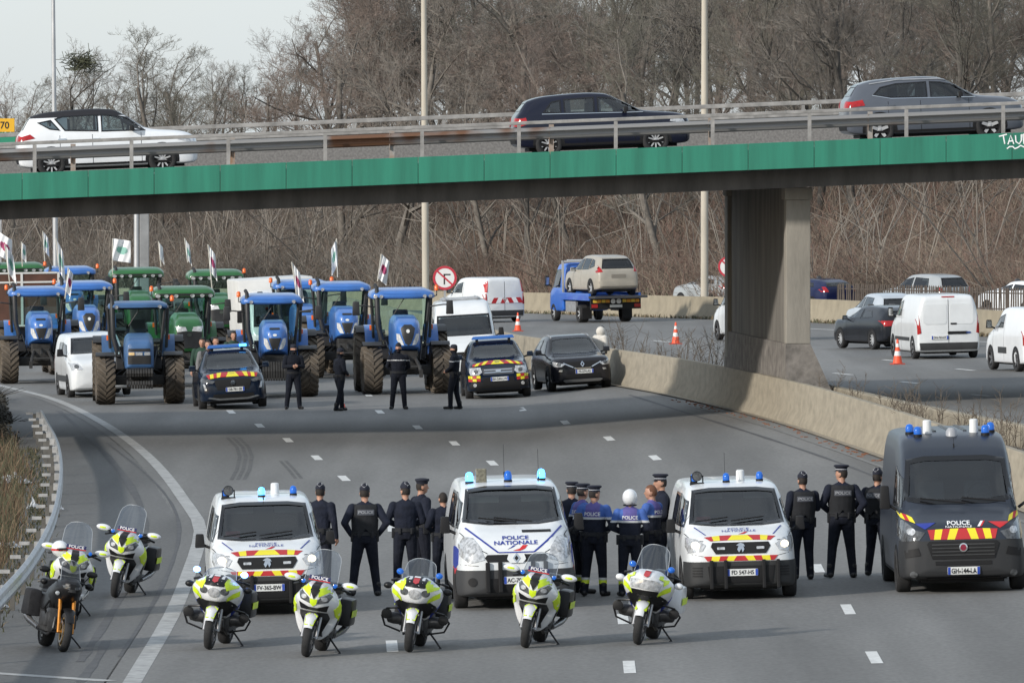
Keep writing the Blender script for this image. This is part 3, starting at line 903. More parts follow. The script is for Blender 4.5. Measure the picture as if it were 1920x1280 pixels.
REDL = mat('red tail lamp', (.36, .012, .014), .15, var=.3, scale=12)
ORANGE = mat('orange beacon', (.75, .13, .015), .25)
PLATE = mat('number plate', (.62, .63, .62), .5)
PLATEB = mat('plate blue band', (.02, .06, .35), .5)
INK = mat('black lettering', (.012, .012, .014), .6)
BLUEINK = mat('blue livery', (.018, .035, .26), .45)
REDINK = mat('red livery', (.50, .018, .022), .5)
WHITEINK = mat('white lettering', (.75, .76, .76), .55)
CH_Y = mat('yellow chevron film', (.72, .62, .02), .5)
CH_R = mat('red chevron film', (.42, .02, .022), .5)
CHROME = mat('chrome', (.62, .63, .64), .12, 1.0)
BLUEB = mat('blue beacon dome', (.012, .10, .42), .12, emit=(.02, .22, 1.0), estr=.12)
BLUEON = mat('flashing blue beacon', (.05, .3, .8), .12, emit=(.06, .38, 1.0), estr=5.0)
CREAM = mat('white plastic', (.66, .67, .66), .5)
def paint(name, col, rough=.28, var=.07, dirt=None):
    dark = max(col) < .06
    return mat(name, col, .16 if dark else rough, 0.0, var=var, scale=1.7, coat=0.0 if dark else .5, spec=.4 if dark else .5, detail=6)
P_WHITE = paint('white van paint', (.66, .68, .69))
P_GEND = paint('night blue paint', (.006, .012, .026))
P_BLACK = paint('black car paint', (.014, .014, .018))
P_DGREY = paint('dark grey van paint', (.045, .050, .060), .35)
P_NAVY = paint('dark navy paint', (.008, .010, .022))
P_GREY = paint('slate grey paint', (.075, .085, .105))
P_BEIGE = paint('dusty champagne paint', (.33, .30, .25), .45, .12)
P_WHITE2 = paint('pearl white paint', (.72, .74, .76))
P_BLUE = paint('recovery blue paint', (.020, .12, .50), .35)
P_DBLUE = paint('deep blue paint', (.008, .013, .055))
P_SILV = paint('silver paint', (.32, .34, .35))
WCACHE = {}
def wheel(parent, loc, r, wd, rim=ALLOY, spokes=5, side=1, rr=.66):
    k = (r, wd, rim.name, spokes, rr)
    if k not in WCACHE:
        a = MB(); h = wd / 2
        a.lathe([(r * rr, -h * .8), (r * (rr + .06), -h), (r * .93, -h), (r * .99, -h * .78), (r, -h * .4), (r, h * .4), (r * .99, h * .78), (r * .93, h), (r * (rr + .06), h), (r * rr, h * .8)], 30, 'y', cap=False)
        b = MB(); q = r * rr
        b.lathe([(q * 1.04, -h * .6), (q * 1.04, h * .86), (q * .9, h * .86), (q * .88, h * .3), (.01, h * .3)], 24, 'y', 1)
        for s_ in range(spokes):
            an = 2 * PI * s_ / spokes
            M = Matrix.Rotation(an, 4, 'Y')
            wv = q * (.9 / max(4, spokes))
            b.add([(-wv, h * .5, q * .08), (wv, h * .5, q * .08), (wv * .8, h * .82, q * .95), (-wv * .8, h * .82, q * .95), (-wv, h * .3, q * .08), (wv, h * .3, q * .08), (wv * .8, h * .3, q * .95), (-wv * .8, h * .3, q * .95)],
                  [(0, 1, 2, 3), (0, 3, 7, 4), (1, 5, 6, 2), (4, 7, 6, 5), (0, 4, 5, 1), (3, 2, 6, 7)], 0, M)
        b.lathe([(q * .2, h * .3), (q * .2, h * .62), (q * .12, h * .68), (.005, h * .68)], 12, 'y', 0)
        WCACHE[k] = (a.mesh('wheel', TYRE, 50), b.mesh('rim', [rim, BLACK], 40))
    o = link('wheel', WCACHE[k][0], parent)
    o.location = loc
    if side < 0: o.rotation_euler = (0, 0, PI)
    link('rim', WCACHE[k][1], o)
    return o
def plate(h, parent, c, txt, view='f', w_=.52, hh=.115, blue=True):
    s_ = 1 if view == 'f' else -1
    o = h.decal('number_plate', view, rrect(c[0], c[1], w_, hh, .012), PLATE, parent, off=.03, thick=.03)
    for sg in ((-1, 1) if blue else ()):
        h.decal('plate_band', view, [(c[0] + sg * w_ / 2 - sg * .003, c[1] - hh * .47), (c[0] + sg * (w_ / 2 - .045), c[1] - hh * .47), (c[0] + sg * (w_ / 2 - .045), c[1] + hh * .47), (c[0] + sg * w_ / 2 - sg * .003, c[1] + hh * .47)], PLATEB, o, off=.033, thick=0)
    h.text('plate_text', view, txt, c, hh * .62, INK, o, off=.035, sx=.88, bold=.02, flip=(view == 'b'))
    return o
def chevrons(h, parent, poly_top, poly_bot, n, off=.012, name='chevron_band', slant=.5):
    """red and yellow blocks between an upper and a lower polyline, slanting outwards from the middle"""
    def samp(pl, t):
        q = t * (len(pl) - 1); i = min(len(pl) - 2, max(0, int(q))); f = q - i
        return (pl[i][0] + (pl[i + 1][0] - pl[i][0]) * f, pl[i][1] + (pl[i + 1][1] - pl[i][1]) * f)
    polys = []
    for k in range(n):
        a, b = k / n, (k + 1) / n
        sl = slant / n
        def sh(t):
            d = (t - .5) * 2
            return min(1, max(0, t + (sl if d > 0.001 else -sl if d < -.001 else 0)))
        polys.append(([samp(poly_bot, sh(a)), samp(poly_bot, sh(b)), samp(poly_top, b), samp(poly_top, a)], 0 if (min(k, n - 1 - k) % 2 == 0) else 1))
    return h.decal(name, 'f', polys, [CH_R, CH_Y], parent, off=off, thick=.008)
def seats(parent, x, z, sp=.38, n=2, m=SEAT, right_wheel=True, dash=None):
    for sy in ((-sp, sp) if n == 2 else (0,)):
        mb = MB()
        mb.frust(x - .12, x + .08, sy - .24, sy + .24, z, z + .62, .03, .03)
        mb.frust(x - .1, x + .02, sy - .13, sy + .13, z + .64, z + .84, .02, .03)
        mb.box(x - .05, x + .5, sy - .25, sy + .25, z - .15, z)
        mb.build('seat', m, parent, 40, bev=.03)
    mb = MB()
    sw = [(x + .62 - .06 * math.cos(t) * .4, sp + .19 * math.sin(t), z + .42 + .19 * math.cos(t)) for t in [2 * PI * i / 18 for i in range(19)]]
    mb.tube(sw, .016, 6, cap=False); mb.tube([(x + .62, sp - .18, z + .42), (x + .62, sp + .18, z + .42)], .02, 5)
    mb.build('steering_wheel', BLACK, parent, 60)
    if dash:
        x0, x1, hw, zt_ = dash
        MB().frust(x0, x1, -hw, hw, z - .3, zt_, .12, .04).build('dashboard', LINING, parent, 40, bev=.04)
def window(h, root, view, poly, name, g=WIN, fr=.06, doc=True):
    """a real pane: opens the shell, lays a dark edge round it and a glass pane across"""
    h.cut(view, poly)
    inn = inset(poly, fr)
    n = len(poly)
    ring = [([poly[i], poly[(i + 1) % n], inn[(i + 1) % n], inn[i]], 0) for i in range(n)]
    o = h.decal(name, view, poly, g, root, off=.004, thick=0, step=.14)
    h.decal('window_seal', view, ring, FRIT, o, off=.009, thick=.01)
    return o
def mirror(parent, x, y, z, s, m=BLACK, sz=(.09, .17, .13), arm=True, gl_=True):
    mb = MB()
    mb.frust(x - sz[0] / 2, x + sz[0] / 2, y - sz[1] / 2, y + sz[1] / 2, z - sz[2] / 2, z + sz[2] / 2, .015, .02)
    o = mb.build('mirror', m, parent, 50, bev=.025)
    mb = MB(); mb.tube([(x, y - s * sz[1] * .3, z - sz[2] * .3), (x + .03, y - s * (sz[1] * .5 + .1), z - sz[2] * .55)], .025, 6); mb.build('mirror_arm', BLACK, o, 50)
    g = MB(); g.box(x - sz[0] / 2 - .004, x - sz[0] / 2 - .001, y - sz[1] * .38, y + sz[1] * .38, z - sz[2] * .36, z + sz[2] * .36); g.build('mirror_glass', CHROME, o)
    return o
def beacon(parent, x, y, z, m=BLUEB, r=.06, h_=.13):
    a = MB(); a.lathe([(r * 1.05, z - .05), (r * 1.05, z + .03), (r * .8, z + .035)], 14, 'z', 0, T(x, y, 0)); o = a.build('beacon', BLACK, parent, 40)
    b = MB(); b.lathe([(r * .95, z + .03), (r, z + .03 + h_ * .5), (r * .75, z + .03 + h_ * .88), (r * .2, z + .03 + h_), (.004, z + .03 + h_)], 14, 'z', 0, T(x, y, 0)); b.build('beacon_dome', m, o, 60)
    return o
def sym(poly): return [(-a, b) for a, b in poly[::-1]]
def car(name, label, cat, loc, rotz, st, paintm, spec, slope=None, group=None, scale=1.0):
    """spec keys: windscreen, side (list), rear, lamps, tails, wheels, mirrors, seat; all in metres on the body"""
    root = thing(name, label, cat, loc, rotz, group, slope)
    place(root, loc, rotz, slope, scale=scale)
    h = Hull(st)
    if 'windscreen' in spec: window(h, root, 'f', spec['windscreen'], 'windscreen', spec.get('wglass', WIN), spec.get('wf', .055))
    for poly in spec.get('side', []):
        for v in ('l', 'r'): window(h, root, v, poly, 'side_window', spec.get('sglass', WIND), .035)
    if 'rear' in spec: window(h, root, 'b', spec['rear'], 'rear_window', spec.get('rglass', WIND), .05)
    r, wd = spec.get('tyre', (.33, .21))
    for x in spec['axles']:
        for v in 'lr': h.cut(v, oval(x, r, r * 1.12, r * 1.12, 24))
    body = h.body('body', spec.get('mats', [paintm]), root, LINING, spec.get('paint'))
    for poly in spec.get('lamps', []):
        for q in (poly, sym(poly)):
            o = h.decal('headlamp', 'f', q, spec.get('lampm', LAMP), root, off=.012, thick=.03, step=.06)
            cy = sum(p[0] for p in q) / len(q); cz = sum(p[1] for p in q) / len(q)
            h.decal('lamp_lens', 'f', oval(cy * .97, cz, .065, .055, 14), spec.get('lens', LAMPD), o, off=.02, thick=.01)
    for poly in spec.get('tails', []):
        for q in (poly, sym(poly)): h.decal('tail_lamp', 'b', q, REDL, root, off=.014, thick=.03, step=.06)
    for nm, view, poly, m in spec.get('decals', []): h.decal(nm, view, poly, m, root, off=.010, thick=.012)
    for nm, view, poly, m in spec.get('decals2', []): h.decal(nm, view, poly, m, root, off=.022, thick=.02)
    r, wd = spec.get('tyre', (.33, .21)); hw = spec['track']; wmx = max(q[2] for q in st)
    for x in spec['axles']:
        for s_ in (1, -1):
            n = 20
            o_ = [(x + r * 1.20 * math.cos(PI * (1.12 - 1.24 * i / n)), r + r * 1.20 * math.sin(PI * (1.12 - 1.24 * i / n))) for i in range(n + 1)]
            i_ = [(x + r * .97 * math.cos(PI * (1.12 - 1.24 * i / n)), r + r * .97 * math.sin(PI * (1.12 - 1.24 * i / n))) for i in range(n + 1)]
            h.decal('wheel_arch', 'l' if s_ > 0 else 'r', [([o_[i], o_[i + 1], i_[i + 1], i_[i]], 0) for i in range(n)], BLACK, root, off=.005, thick=.0, step=.12)
            wheel(root, (x, s_ * (wmx - wd * .5 + .012), r), r, wd, spec.get('rim', ALLOY), spec.get('spokes', 5), s_)
    for lx in spec.get('door_lines', []):
        for s_ in ('l', 'r'): h.decal('door_gap', s_, [(lx - .006, spec.get('dz', (.4, 1.0))[0]), (lx + .006, spec.get('dz', (.4, 1.0))[0]), (lx + .006, spec.get('dz', (.4, 1.0))[1]), (lx - .006, spec.get('dz', (.4, 1.0))[1])], FRIT, root, off=.003, thick=0)
    for hx, hz in spec.get('handles', []):
        for s_ in ('l', 'r'): h.decal('door_handle', s_, rrect(hx, hz, .2, .035, .015), spec.get('handlem', paintm), root, off=.03, thick=.03)
    if 'mirrors' in spec:
        mx_, my_, mz_ = spec['mirrors']
        for s_ in (1, -1): mirror(root, mx_, s_ * my_, mz_, s_, spec.get('mirm', BLACK), spec.get('mirs', (.09, .2, .15)))
    if 'seat' in spec: seats(root, spec['seat'][0], spec['seat'][1], dash=spec.get('dash'))
    if spec.get('rearseat'): 
        for sy in (-.42, 0, .42):
            mb = MB(); mb.frust(spec['rearseat'][0] - .1, spec['rearseat'][0] + .05, sy - .2, sy + .2, spec['rearseat'][1], spec['rearseat'][1] + .7, .03, .05); mb.build('seat', SEAT, root, 40, bev=.03)
    # underbody
    xs = [q[0] for q in st]
    MB().box(min(xs) + .35, max(xs) - .35, -hw * .72, hw * .72, .16, .45).build('underbody', BLACK, root)
    return root, h
def roof_z(h, x, y): return h.cast('t', (x, y), 0).z
# ------------------------------------------------ body forms: x, zb, w, zw, zs, ws, zt, wt
VAN = [(2.44, .34, .50, .50, .62, .48, .72, .40), (2.40, .26, .72, .52, .78, .68, .90, .55), (2.30, .22, .86, .55, .92, .80, 1.02, .62), (2.05, .20, .93, .6, 1.02, .87, 1.12, .64), (1.72, .20, .955, .65, 1.10, .92, 1.22, .68), (1.62, .20, .96, .7, 1.13, .925, 1.27, .72), (1.10, .20, .96, .75, 1.15, .935, 1.66, .76), (.82, .20, .96, .8, 1.16, .94, 1.83, .77), (.45, .20, .96, .85, 1.16, .945, 1.895, .78), (-.6, .20, .96, .9, 1.16, .945, 1.92, .79), (-2.2, .22, .95, .9, 1.16, .94, 1.90, .79), (-2.42, .26, .93, .9, 1.15, .92, 1.86, .77), (-2.47, .34, .88, .9, 1.14, .88, 1.75, .72)]
TRAFIC = [(2.40, .34, .50, .50, .62, .47, .72, .38), (2.36, .26, .72, .52, .80, .68, .92, .52), (2.26, .22, .86, .55, .95, .78, 1.06, .58), (2.0, .20, .93, .6, 1.06, .85, 1.19, .60), (1.66, .20, .95, .65, 1.15, .90, 1.31, .66), (1.56, .20, .95, .7, 1.18, .91, 1.36, .70), (1.08, .20, .95, .75, 1.20, .925, 1.74, .74), (.84, .20, .95, .8, 1.21, .93, 1.88, .76), (.5, .20, .95, .85, 1.21, .935, 1.94, .78), (-.6, .20, .95, .9, 1.21, .935, 1.975, .79), (-2.2, .22, .95, .9, 1.21, .93, 1.96, .79), (-2.38, .26, .93, .9, 1.2, .92, 1.92, .77), (-2.42, .34, .88, .9, 1.2, .88, 1.8, .72)]
DUCATO = [(2.72, .36, .58, .5, .66, .55, .76, .46), (2.68, .28, .80, .55, .85, .75, .96, .62), (2.58, .24, .94, .6, .98, .86, 1.10, .68), (2.30, .22, 1.0, .65, 1.08, .93, 1.22, .72), (1.98, .22, 1.02, .7, 1.18, .965, 1.34, .78), (1.90, .22, 1.02, .75, 1.22, .97, 1.40, .80), (1.50, .22, 1.025, .8, 1.26, .975, 1.85, .84), (1.18, .22, 1.025, .85, 1.28, .985, 2.17, .86), (.98, .22, 1.025, .9, 1.30, .99, 2.30, .87), (.55, .22, 1.025, .9, 1.30, .995, 2.46, .88), (0, .22, 1.025, .9, 1.30, 1.0, 2.51, .89), (-2.5, .22, 1.025, .9, 1.30, 1.0, 2.51, .89), (-2.68, .3, 1.0, .9, 1.30, .98, 2.45, .86), (-2.72, .4, .95, .9, 1.30, .94, 2.3, .8)]
def suv(L=4.4, W=1.82, Ht=1.62, hood=1.0, nose=.0):
    a = L / 2; w_ = W / 2
    return [(a, .42, w_ * .50, .52, .60, w_ * .48, .66, w_ * .40), (a - .04, .30, w_ * .74, .52, .74, w_ * .70, .82, w_ * .56), (a - .14, .24, w_ * .91, .55, .86, w_ * .84, .93, w_ * .68), (a - .42, .22, w_ * .985, .6, .94, w_ * .92, hood + .0, w_ * .72), (a - 1.10, .22, w_, .65, hood - .02, w_ * .95, hood + .07, w_ * .76), (a - 1.26, .22, w_, .66, hood, w_ * .955, hood + .11, w_ * .77), (a - 1.75, .22, w_, .7, hood + .01, w_ * .96, Ht - .2, w_ * .72), (a - 2.12, .22, w_, .72, hood + .02, w_ * .96, Ht - .03, w_ * .68), (a - 2.6, .22, w_, .72, hood + .03, w_ * .96, Ht, w_ * .68), (-a + .85, .22, w_, .74, hood + .05, w_ * .955, Ht - .04, w_ * .67), (-a + .38, .24, w_ * .985, .76, hood + .06, w_ * .93, Ht - .14, w_ * .64), (-a + .12, .28, w_ * .93, .74, hood + .02, w_ * .88, hood + .12, w_ * .66), (-a + .03, .34, w_ * .84, .7, .92, w_ * .78, hood, w_ * .6), (-a, .44, w_ * .7, .66, .82, w_ * .66, .88, w_ * .5)]
def police_van(kind, label, loc, rotz, platetxt):
    V = {'expert': VAN, 'trafic': TRAFIC}[kind]
    if kind == 'expert':
        spec = dict(windscreen=[(-.80, 1.25), (-.4, 1.215), (.4, 1.215), (.80, 1.25), (.70, 1.79), (.4, 1.825), (-.4, 1.825), (-.70, 1.79)],
                    side=[[(1.45, 1.2), (1.05, 1.62), (.25, 1.72), (.25, 1.2)], [(.1, 1.2), (.1, 1.72), (-.95, 1.72), (-.95, 1.2)]],
                    lamps=[[(.58, .93), (.64, .83), (.86, .80), (.90, .90), (.885, 1.05), (.72, 1.02)]], lens=LAMPON,
                    wheels=1, track=.86, axles=(1.5, -1.6), tyre=(.335, .215), rim=DARKRIM, seat=(.25, .98), dash=(.9, 1.75, .78, 1.17), mirrors=(1.22, 1.09, 1.22), mirs=(.12, .17, .23), dz=(.3, 1.75), door_lines=(1.35, .18),
                    mats=[twotone('white van shell', (.66, .68, .69), (.028, .029, .030), .655, 1.9)])
    else:
        spec = dict(windscreen=[(-.80, 1.36), (-.4, 1.315), (.4, 1.315), (.80, 1.36), (.71, 1.86), (.4, 1.90), (-.4, 1.90), (-.71, 1.86)],
                    side=[[(1.35, 1.26), (1.02, 1.66), (.25, 1.8), (.25, 1.26)], [(.1, 1.26), (.1, 1.8), (-.95, 1.8), (-.95, 1.26)]],
                    lamps=[[(.50, .80), (.74, .74), (.88, .86), (.885, 1.03), (.80, 1.15), (.66, 1.13), (.55, .98)]], lens=LAMP,
                    wheels=1, track=.86, axles=(1.45, -1.6), tyre=(.335, .215), rim=DARKRIM, seat=(.25, 1.03), dash=(.9, 1.7, .78, 1.22), mirrors=(1.2, 1.07, 1.32), mirs=(.12, .17, .27), dz=(.3, 1.8), door_lines=(1.3, .18),
                    mats=[twotone('white curved van shell', (.66, .68, .69), (.042, .043, .045), .635, 1.6)])
    r, h = car('police_van', label, 'van', loc, rotz, V, P_WHITE, spec, .025, 'police vans facing the camera', .955 if kind == 'expert' else 1.0)
    if kind == 'expert':
        g = h.decal('grille', 'f', [(-.50, .90), (-.42, .78), (.42, .78), (.50, .90), (.47, .965), (-.47, .965)], BLACK, r, off=.015)
        for sg in (-1, 1): h.decal('grille_lamp', 'f', rrect(sg * .33, .87, .13, .04, .01), LAMP, g, off=.03)
        lg = [(0, .95), (.05, .935), (.075, .89), (.045, .90), (.06, .85), (.03, .80), (.01, .86), (-.03, .80), (-.06, .85), (-.035, .9), (-.075, .91), (-.03, .94)]
        h.decal('emblem', 'f', lg, CHROME, g, off=.03)
        chevrons(h, r, [(-.60, 1.05), (-.3, 1.075), (.3, 1.075), (.60, 1.05)], [(-.50, .99), (-.25, 1.0), (.25, 1.0), (.50, .99)], 7)
        chevrons(h, r, [(-.62, .745), (.62, .745)], [(-.56, .665), (.56, .665)], 9)
        zt_, zs_ = 1.175, .045
        h.decal('lower_intake', 'f', [(-.52, .30), (.52, .30), (.56, .58), (-.56, .58)], BLACK, r, off=.012)
        for sg in (-1, 1):
            for k in range(4): h.decal('bumper_slat', 'f', rrect(sg * .73, .42 + k * .045, .16, .02, .008), BLACK, r, off=.012, thick=.01)
        plate(h, r, (.02, .47), platetxt)
        for y in (-.50, -.26, .38, .62):
            mb = MB(); mb.box(2.44, 2.50, y - .03, y + .03, .2, .68); mb.build('push_bar', BLACK, r, bev=.015)
            mb = MB(); mb.box(2.30, 2.45, y - .02, y + .02, .4, .46); mb.build('bar_bracket', BLACK, r)
        V_l, tz_, hz = [(-.82, 1.19), (-.62, 1.075), (.62, 1.075), (.82, 1.19)], 1.155, .05
        beac = [(.35, .0, 'BLUEB'), (-.1, .5, 'B')]
    else:
        h.decal('grille', 'f', [(-.50, .83), (-.46, .76), (.46, .76), (.50, .83), (.46, .875), (-.46, .875)], BLACK, r, off=.015)
        o = h.decal('badge_panel', 'f', [(-.10, .74), (.10, .74), (.15, .80), (.12, .89), (-.12, .89), (-.15, .80)], P_WHITE, r, off=.03)
        h.decal('emblem', 'f', [(0, .735), (.062, .815), (0, .895), (-.062, .815)], CHROME, o, off=.04)
        h.decal('emblem_hole', 'f', [(0, .772), (.034, .815), (0, .858), (-.034, .815)], BLACK, o, off=.045, thick=0)
        h.decal('air_slot', 'f', [(.12, 1.20), (.58, 1.20), (.58, 1.235), (.12, 1.235)], BLACK, r, off=.008)
        h.decal('lower_intake', 'f', [(-.42, .28), (.42, .28), (.46, .50), (-.46, .50)], BLACK, r, off=.012)
        for sg in (-1, 1): h.decal('fog_lamp', 'f', oval(sg * .70, .45, .07, .07), BLACK, r, off=.012)
        plate(h, r, (.05, .47), platetxt)
        for y in (-.46, -.26, .26, .46):
            mb = MB(); mb.box(2.40, 2.46, y - .035, y + .035, .28, .76); mb.build('push_bar', BLACK, r, bev=.015)
            mb = MB(); mb.box(2.26, 2.41, y - .02, y + .02, .5, .56); mb.build('bar_bracket', BLACK, r)
        for k in (-1, 1):
            h.decal('side_stripe', 'l' if k > 0 else 'r', [(1.75, .62), (2.0, .72), (1.9, .95), (1.55, 1.0), (1.2, .98), (1.2, .7)], BLUEINK, r, off=.006)
            h.decal('side_stripe', 'l' if k > 0 else 'r', [(1.75, .56), (1.95, .66), (1.2, .66), (1.2, .58)], REDINK, r, off=.006)
        mb = MB()
        for sg, xx in ((-1, .1), (1, .15)):
            mb.tube([(1.66, xx * sg + .15, 1.36), (1.52, xx * sg - .45 * 1, 1.43)], .013, 5)
        mb.build('wiper', BLACK, r)
        tz_, hz = 1.10, .075
    # bonnet lettering, chevron lines and tricolour swoosh
    s1 = 1.0 if kind == 'trafic' else .62
    b0 = 1.07 if kind == 'trafic' else 1.135
    if kind == 'trafic':
        h.text('bonnet_lettering', 'f', 'POLICE', (0, 1.125), .055, BLUEINK, r, sx=1.75, bold=.02)
        h.text('bonnet_lettering', 'f', 'NATIONALE', (0, 1.052), .060, BLUEINK, r, sx=1.55, bold=.02)
        for sg in (-1, 1):
            h.decal('bonnet_line', 'f', [(sg * .78, 1.27), (sg * .30, .905), (sg * .26, .905), (sg * .755, 1.285)], BLUEINK, r, off=.008, thick=.004)
        h.decal('bonnet_line', 'f', [(-.28, .90), (.28, .90), (.30, .918), (-.30, .918)], BLUEINK, r, off=.009, thick=.004)
        h.decal('tricolour_swoosh', 'f', [(-.05, .935), (.06, .93), (.14, .96), (.19, 1.015), (.11, 1.015), (.06, .965)], REDINK, r, off=.009, thick=.004)
        h.decal('tricolour_swoosh', 'f', [(-.14, .955), (-.05, .985), (.0, 1.015), (-.04, 1.015), (-.08, .985)], BLUEINK, r, off=.009, thick=.004)
    else:
        h.text('bonnet_lettering', 'f', 'POLICE', (0, 1.168), .026, BLUEINK, r, sx=3.0, bold=.0)
        h.text('bonnet_lettering', 'f', 'NATIONALE', (0, 1.138), .028, BLUEINK, r, sx=2.6, bold=.0)
        for sg in (-1, 1): h.decal('bonnet_line', 'f', [(sg * .74, 1.20), (sg * .58, 1.085), (sg * .555, 1.085), (sg * .72, 1.205)], BLUEINK, r, off=.008, thick=.004)
        h.decal('tricolour_swoosh', 'f', [(-.02, 1.09), (.08, 1.095), (.15, 1.125), (.09, 1.122), (.04, 1.105)], REDINK, r, off=.009, thick=.004)
    for sg in (-1, 1):
        e = [(.90, 1.10), (.80, 1.00), (.62, .985)] if kind == 'expert' else [(.86, 1.20), (.62, .98), (.46, .89)]
        for (a0, b0), (a1, b1) in zip(e[:-1], e[1:]): h.decal('bonnet_gap', 'f', [(sg * a0, b0), (sg * a1, b1), (sg * (a1 - .004), b1 + .012), (sg * (a0 - .010), b0 + .006)], FRIT, r, off=.005, thick=0)
        h.decal('bumper_gap', 'f', [(sg * .60, .735 if kind == 'expert' else .70), (sg * .88, .79 if kind == 'expert' else .72), (sg * .88, .798 if kind == 'expert' else .728), (sg * .60, .743 if kind == 'expert' else .708)], FRIT, r, off=.004, thick=0)
    if kind == 'expert':
        mb = MB(); mb.tube([(1.66, -.1, 1.30), (1.56, .45, 1.36)], .012, 5); mb.tube([(1.66, -.7, 1.30), (1.56, -.15, 1.36)], .012, 5); mb.build('wiper', BLACK, r)
    MB().box(1.0, 1.35, -.66, -.42, tz_ + .1, tz_ + .2).build('folder_on_dash', mat('red folder', (.35, .02, .03), .6) if kind == 'expert' else CREAM, r)
    for sg in (-1, 1):
        MB().box(.78, .82, sg * .42 - .24, sg * .42 + .24, 1.64, 1.74).build('sun_visor', mat('sun visor', (.45, .43, .38), .8), r)
    return r, h
def antenna(parent, x, y, z, hgt=.5):
    mb = MB(); mb.tube([(x, y, z - .02), (x, y, z + .06)], .012, 6); mb.tube([(x, y, z + .05), (x - .1 * hgt, y, z + hgt)], .004, 4); return mb.build('antenna', BLACK, parent)
def floodlight(parent, x, y, z):
    mb = MB(); mb.box(x - .03, x + .03, y - .12, y + .12, z - .03, z + .02); mb.lathe([(.085, x + .09), (.09, x + .02), (.07, x - .08)], 12, 'x', 0, T(0, y, z + .13)); mb.box(x - .02, x + .02, y - .11, y - .09, z, z + .14); mb.box(x - .02, x + .02, y + .09, y + .11, z, z + .14)
    o = mb.build('searchlight', BLACK, parent, 40)
    b = MB(); b.lathe([(.075, x + .093), (.07, x + .1), (.004, x + .1)], 12, 'x', 0, T(0, y, z + .13)); b.build('searchlight_lens', LAMPD, o)
def canister(parent, x, y, z, r=.075, h_=.17):
    mb = MB(); mb.lathe([(r, z - .03), (r * .9, z + h_), (r * .6, z + h_ + .015), (.004, z + h_ + .015)], 16, 'z', 0, T(x, y, 0)); return mb.build('aerial_pod', CREAM, parent, 40)
FACE = -PI / 2
p = gl(492, 1149)
r, h = police_van('expert', 'white police van with red folder behind windscreen, leftmost of the vans', p + Vector((0, 1.5, 0)), FACE + R(3), 'FV-365-BW')
for x, y, m in ((.4, -.02, BLUEON), (.2, .52, BLUEB), (.25, -.62, BLUEB)): beacon(r, x, y, roof_z(h, x, y), m)
floodlight(r, .45, -.58, roof_z(h, .45, -.58)); canister(r, -.2, .22, roof_z(h, -.2, .22)); antenna(r, .7, .0, roof_z(h, .7, 0), .25)
for o in [o for o in r.children if o.name.startswith('push_bar')][:2]: pass
p = gl(956, 1137)
r, h = police_van('trafic', 'white police van with large blue bonnet lettering, in the middle of the row', p + Vector((0, 1.5, 0)), FACE + R(3), 'AC-704-KX')
for x, y, m in ((.3, -.62, BLUEON), (.35, .0, BLUEB), (.1, .55, BLUEON)): beacon(r, x, y, roof_z(h, x, y), m, .065, .15)
mb = MB(); mb.box(.28, .34, -.52, -.34, roof_z(h, .3, -.43) - .02, roof_z(h, .3, -.43) + .22); mb.build('camera_box', mat('camera housing', (.16, .15, .11), .5, var=.6, scale=20), r, bev=.02)
antenna(r, .35, -.06, roof_z(h, .35, 0) + .1, .5); antenna(r, .2, .5, roof_z(h, .2, .5), .5)
p = gl(1377, 1120)
r, h = police_van('expert', 'white police van with lit headlamps beside the dark grey van', p + Vector((0, 1.5, 0)), FACE + R(2.5), 'FD 547-HS')
for x, y, m in ((.4, -.08, BLUEB), (.2, .5, BLUEB), (.25, -.62, BLUEB)): beacon(r, x, y, roof_z(h, x, y), m)
floodlight(r, .45, -.58, roof_z(h, .45, -.58)); canister(r, .1, .18, roof_z(h, .1, .18)); antenna(r, .4, -.1, roof_z(h, .4, -.1), .5)
# ---- dark grey tall van
p = gl(1797, 1106)
spec = dict(windscreen=[(-.88, 1.46), (-.5, 1.40), (.5, 1.40), (.88, 1.46), (.80, 2.10), (.5, 2.15), (-.5, 2.15), (-.80, 2.10)], wf=.075, side=[[(1.75, 1.36), (1.45, 1.8), (.75, 2.0), (.75, 1.36)]],
            lamps=[[(.60, .98), (.70, .86), (.95, .84), (1.0, .92), (.98, 1.18), (.90, 1.16), (.75, 1.02)]], lampm=LAMPD, lens=LAMP, track=.93, axles=(1.75, -1.75), tyre=(.35, .23), rim=DARKRIM, seat=(.75, 1.1), dash=(1.3, 2.1, .86, 1.33), mirrors=(1.55, 1.17, 1.52), mirs=(.14, .17, .38), dz=(.4, 2.0), door_lines=(1.5, .5),
            mats=[twotone('dark grey van shell', (.022, .028, .041), (.024, .025, .027), .85, 2.1)])
r, h = car('police_van', 'tall dark grey police van with roof beacons, rightmost in the row', 'van', p + Vector((0, 1.75, 0)), FACE + R(1), DUCATO, P_DGREY, spec, .025, 'police vans facing the camera')
h.decal('grille', 'f', [(-.58, .80), (-.5, .56), (.5, .56), (.58, .80), (.54, .84), (-.54, .84)], BLACK, r, off=.015)
for k in range(4): h.decal('grille_bar', 'f', [(-.5, .61 + k * .055), (.5, .61 + k * .055), (.5, .63 + k * .055), (-.5, .63 + k * .055)], GREYP, r, off=.026)
h.decal('emblem', 'f', oval(0, .735, .068, .068), CHROME, r, off=.04); h.decal('emblem_disc', 'f', oval(0, .735, .048, .048), mat('dark red badge', (.2, .01, .03), .3), r, off=.046, thick=0)
h.decal('lower_intake', 'f', [(-.45, .46), (.45, .46), (.45, .52), (-.45, .52)], BLACK, r, off=.012)
h.decal('bumper_lip', 'f', [(-.56, .20), (.56, .20), (.6, .26), (-.6, .26)], BLACK, r, off=.03)
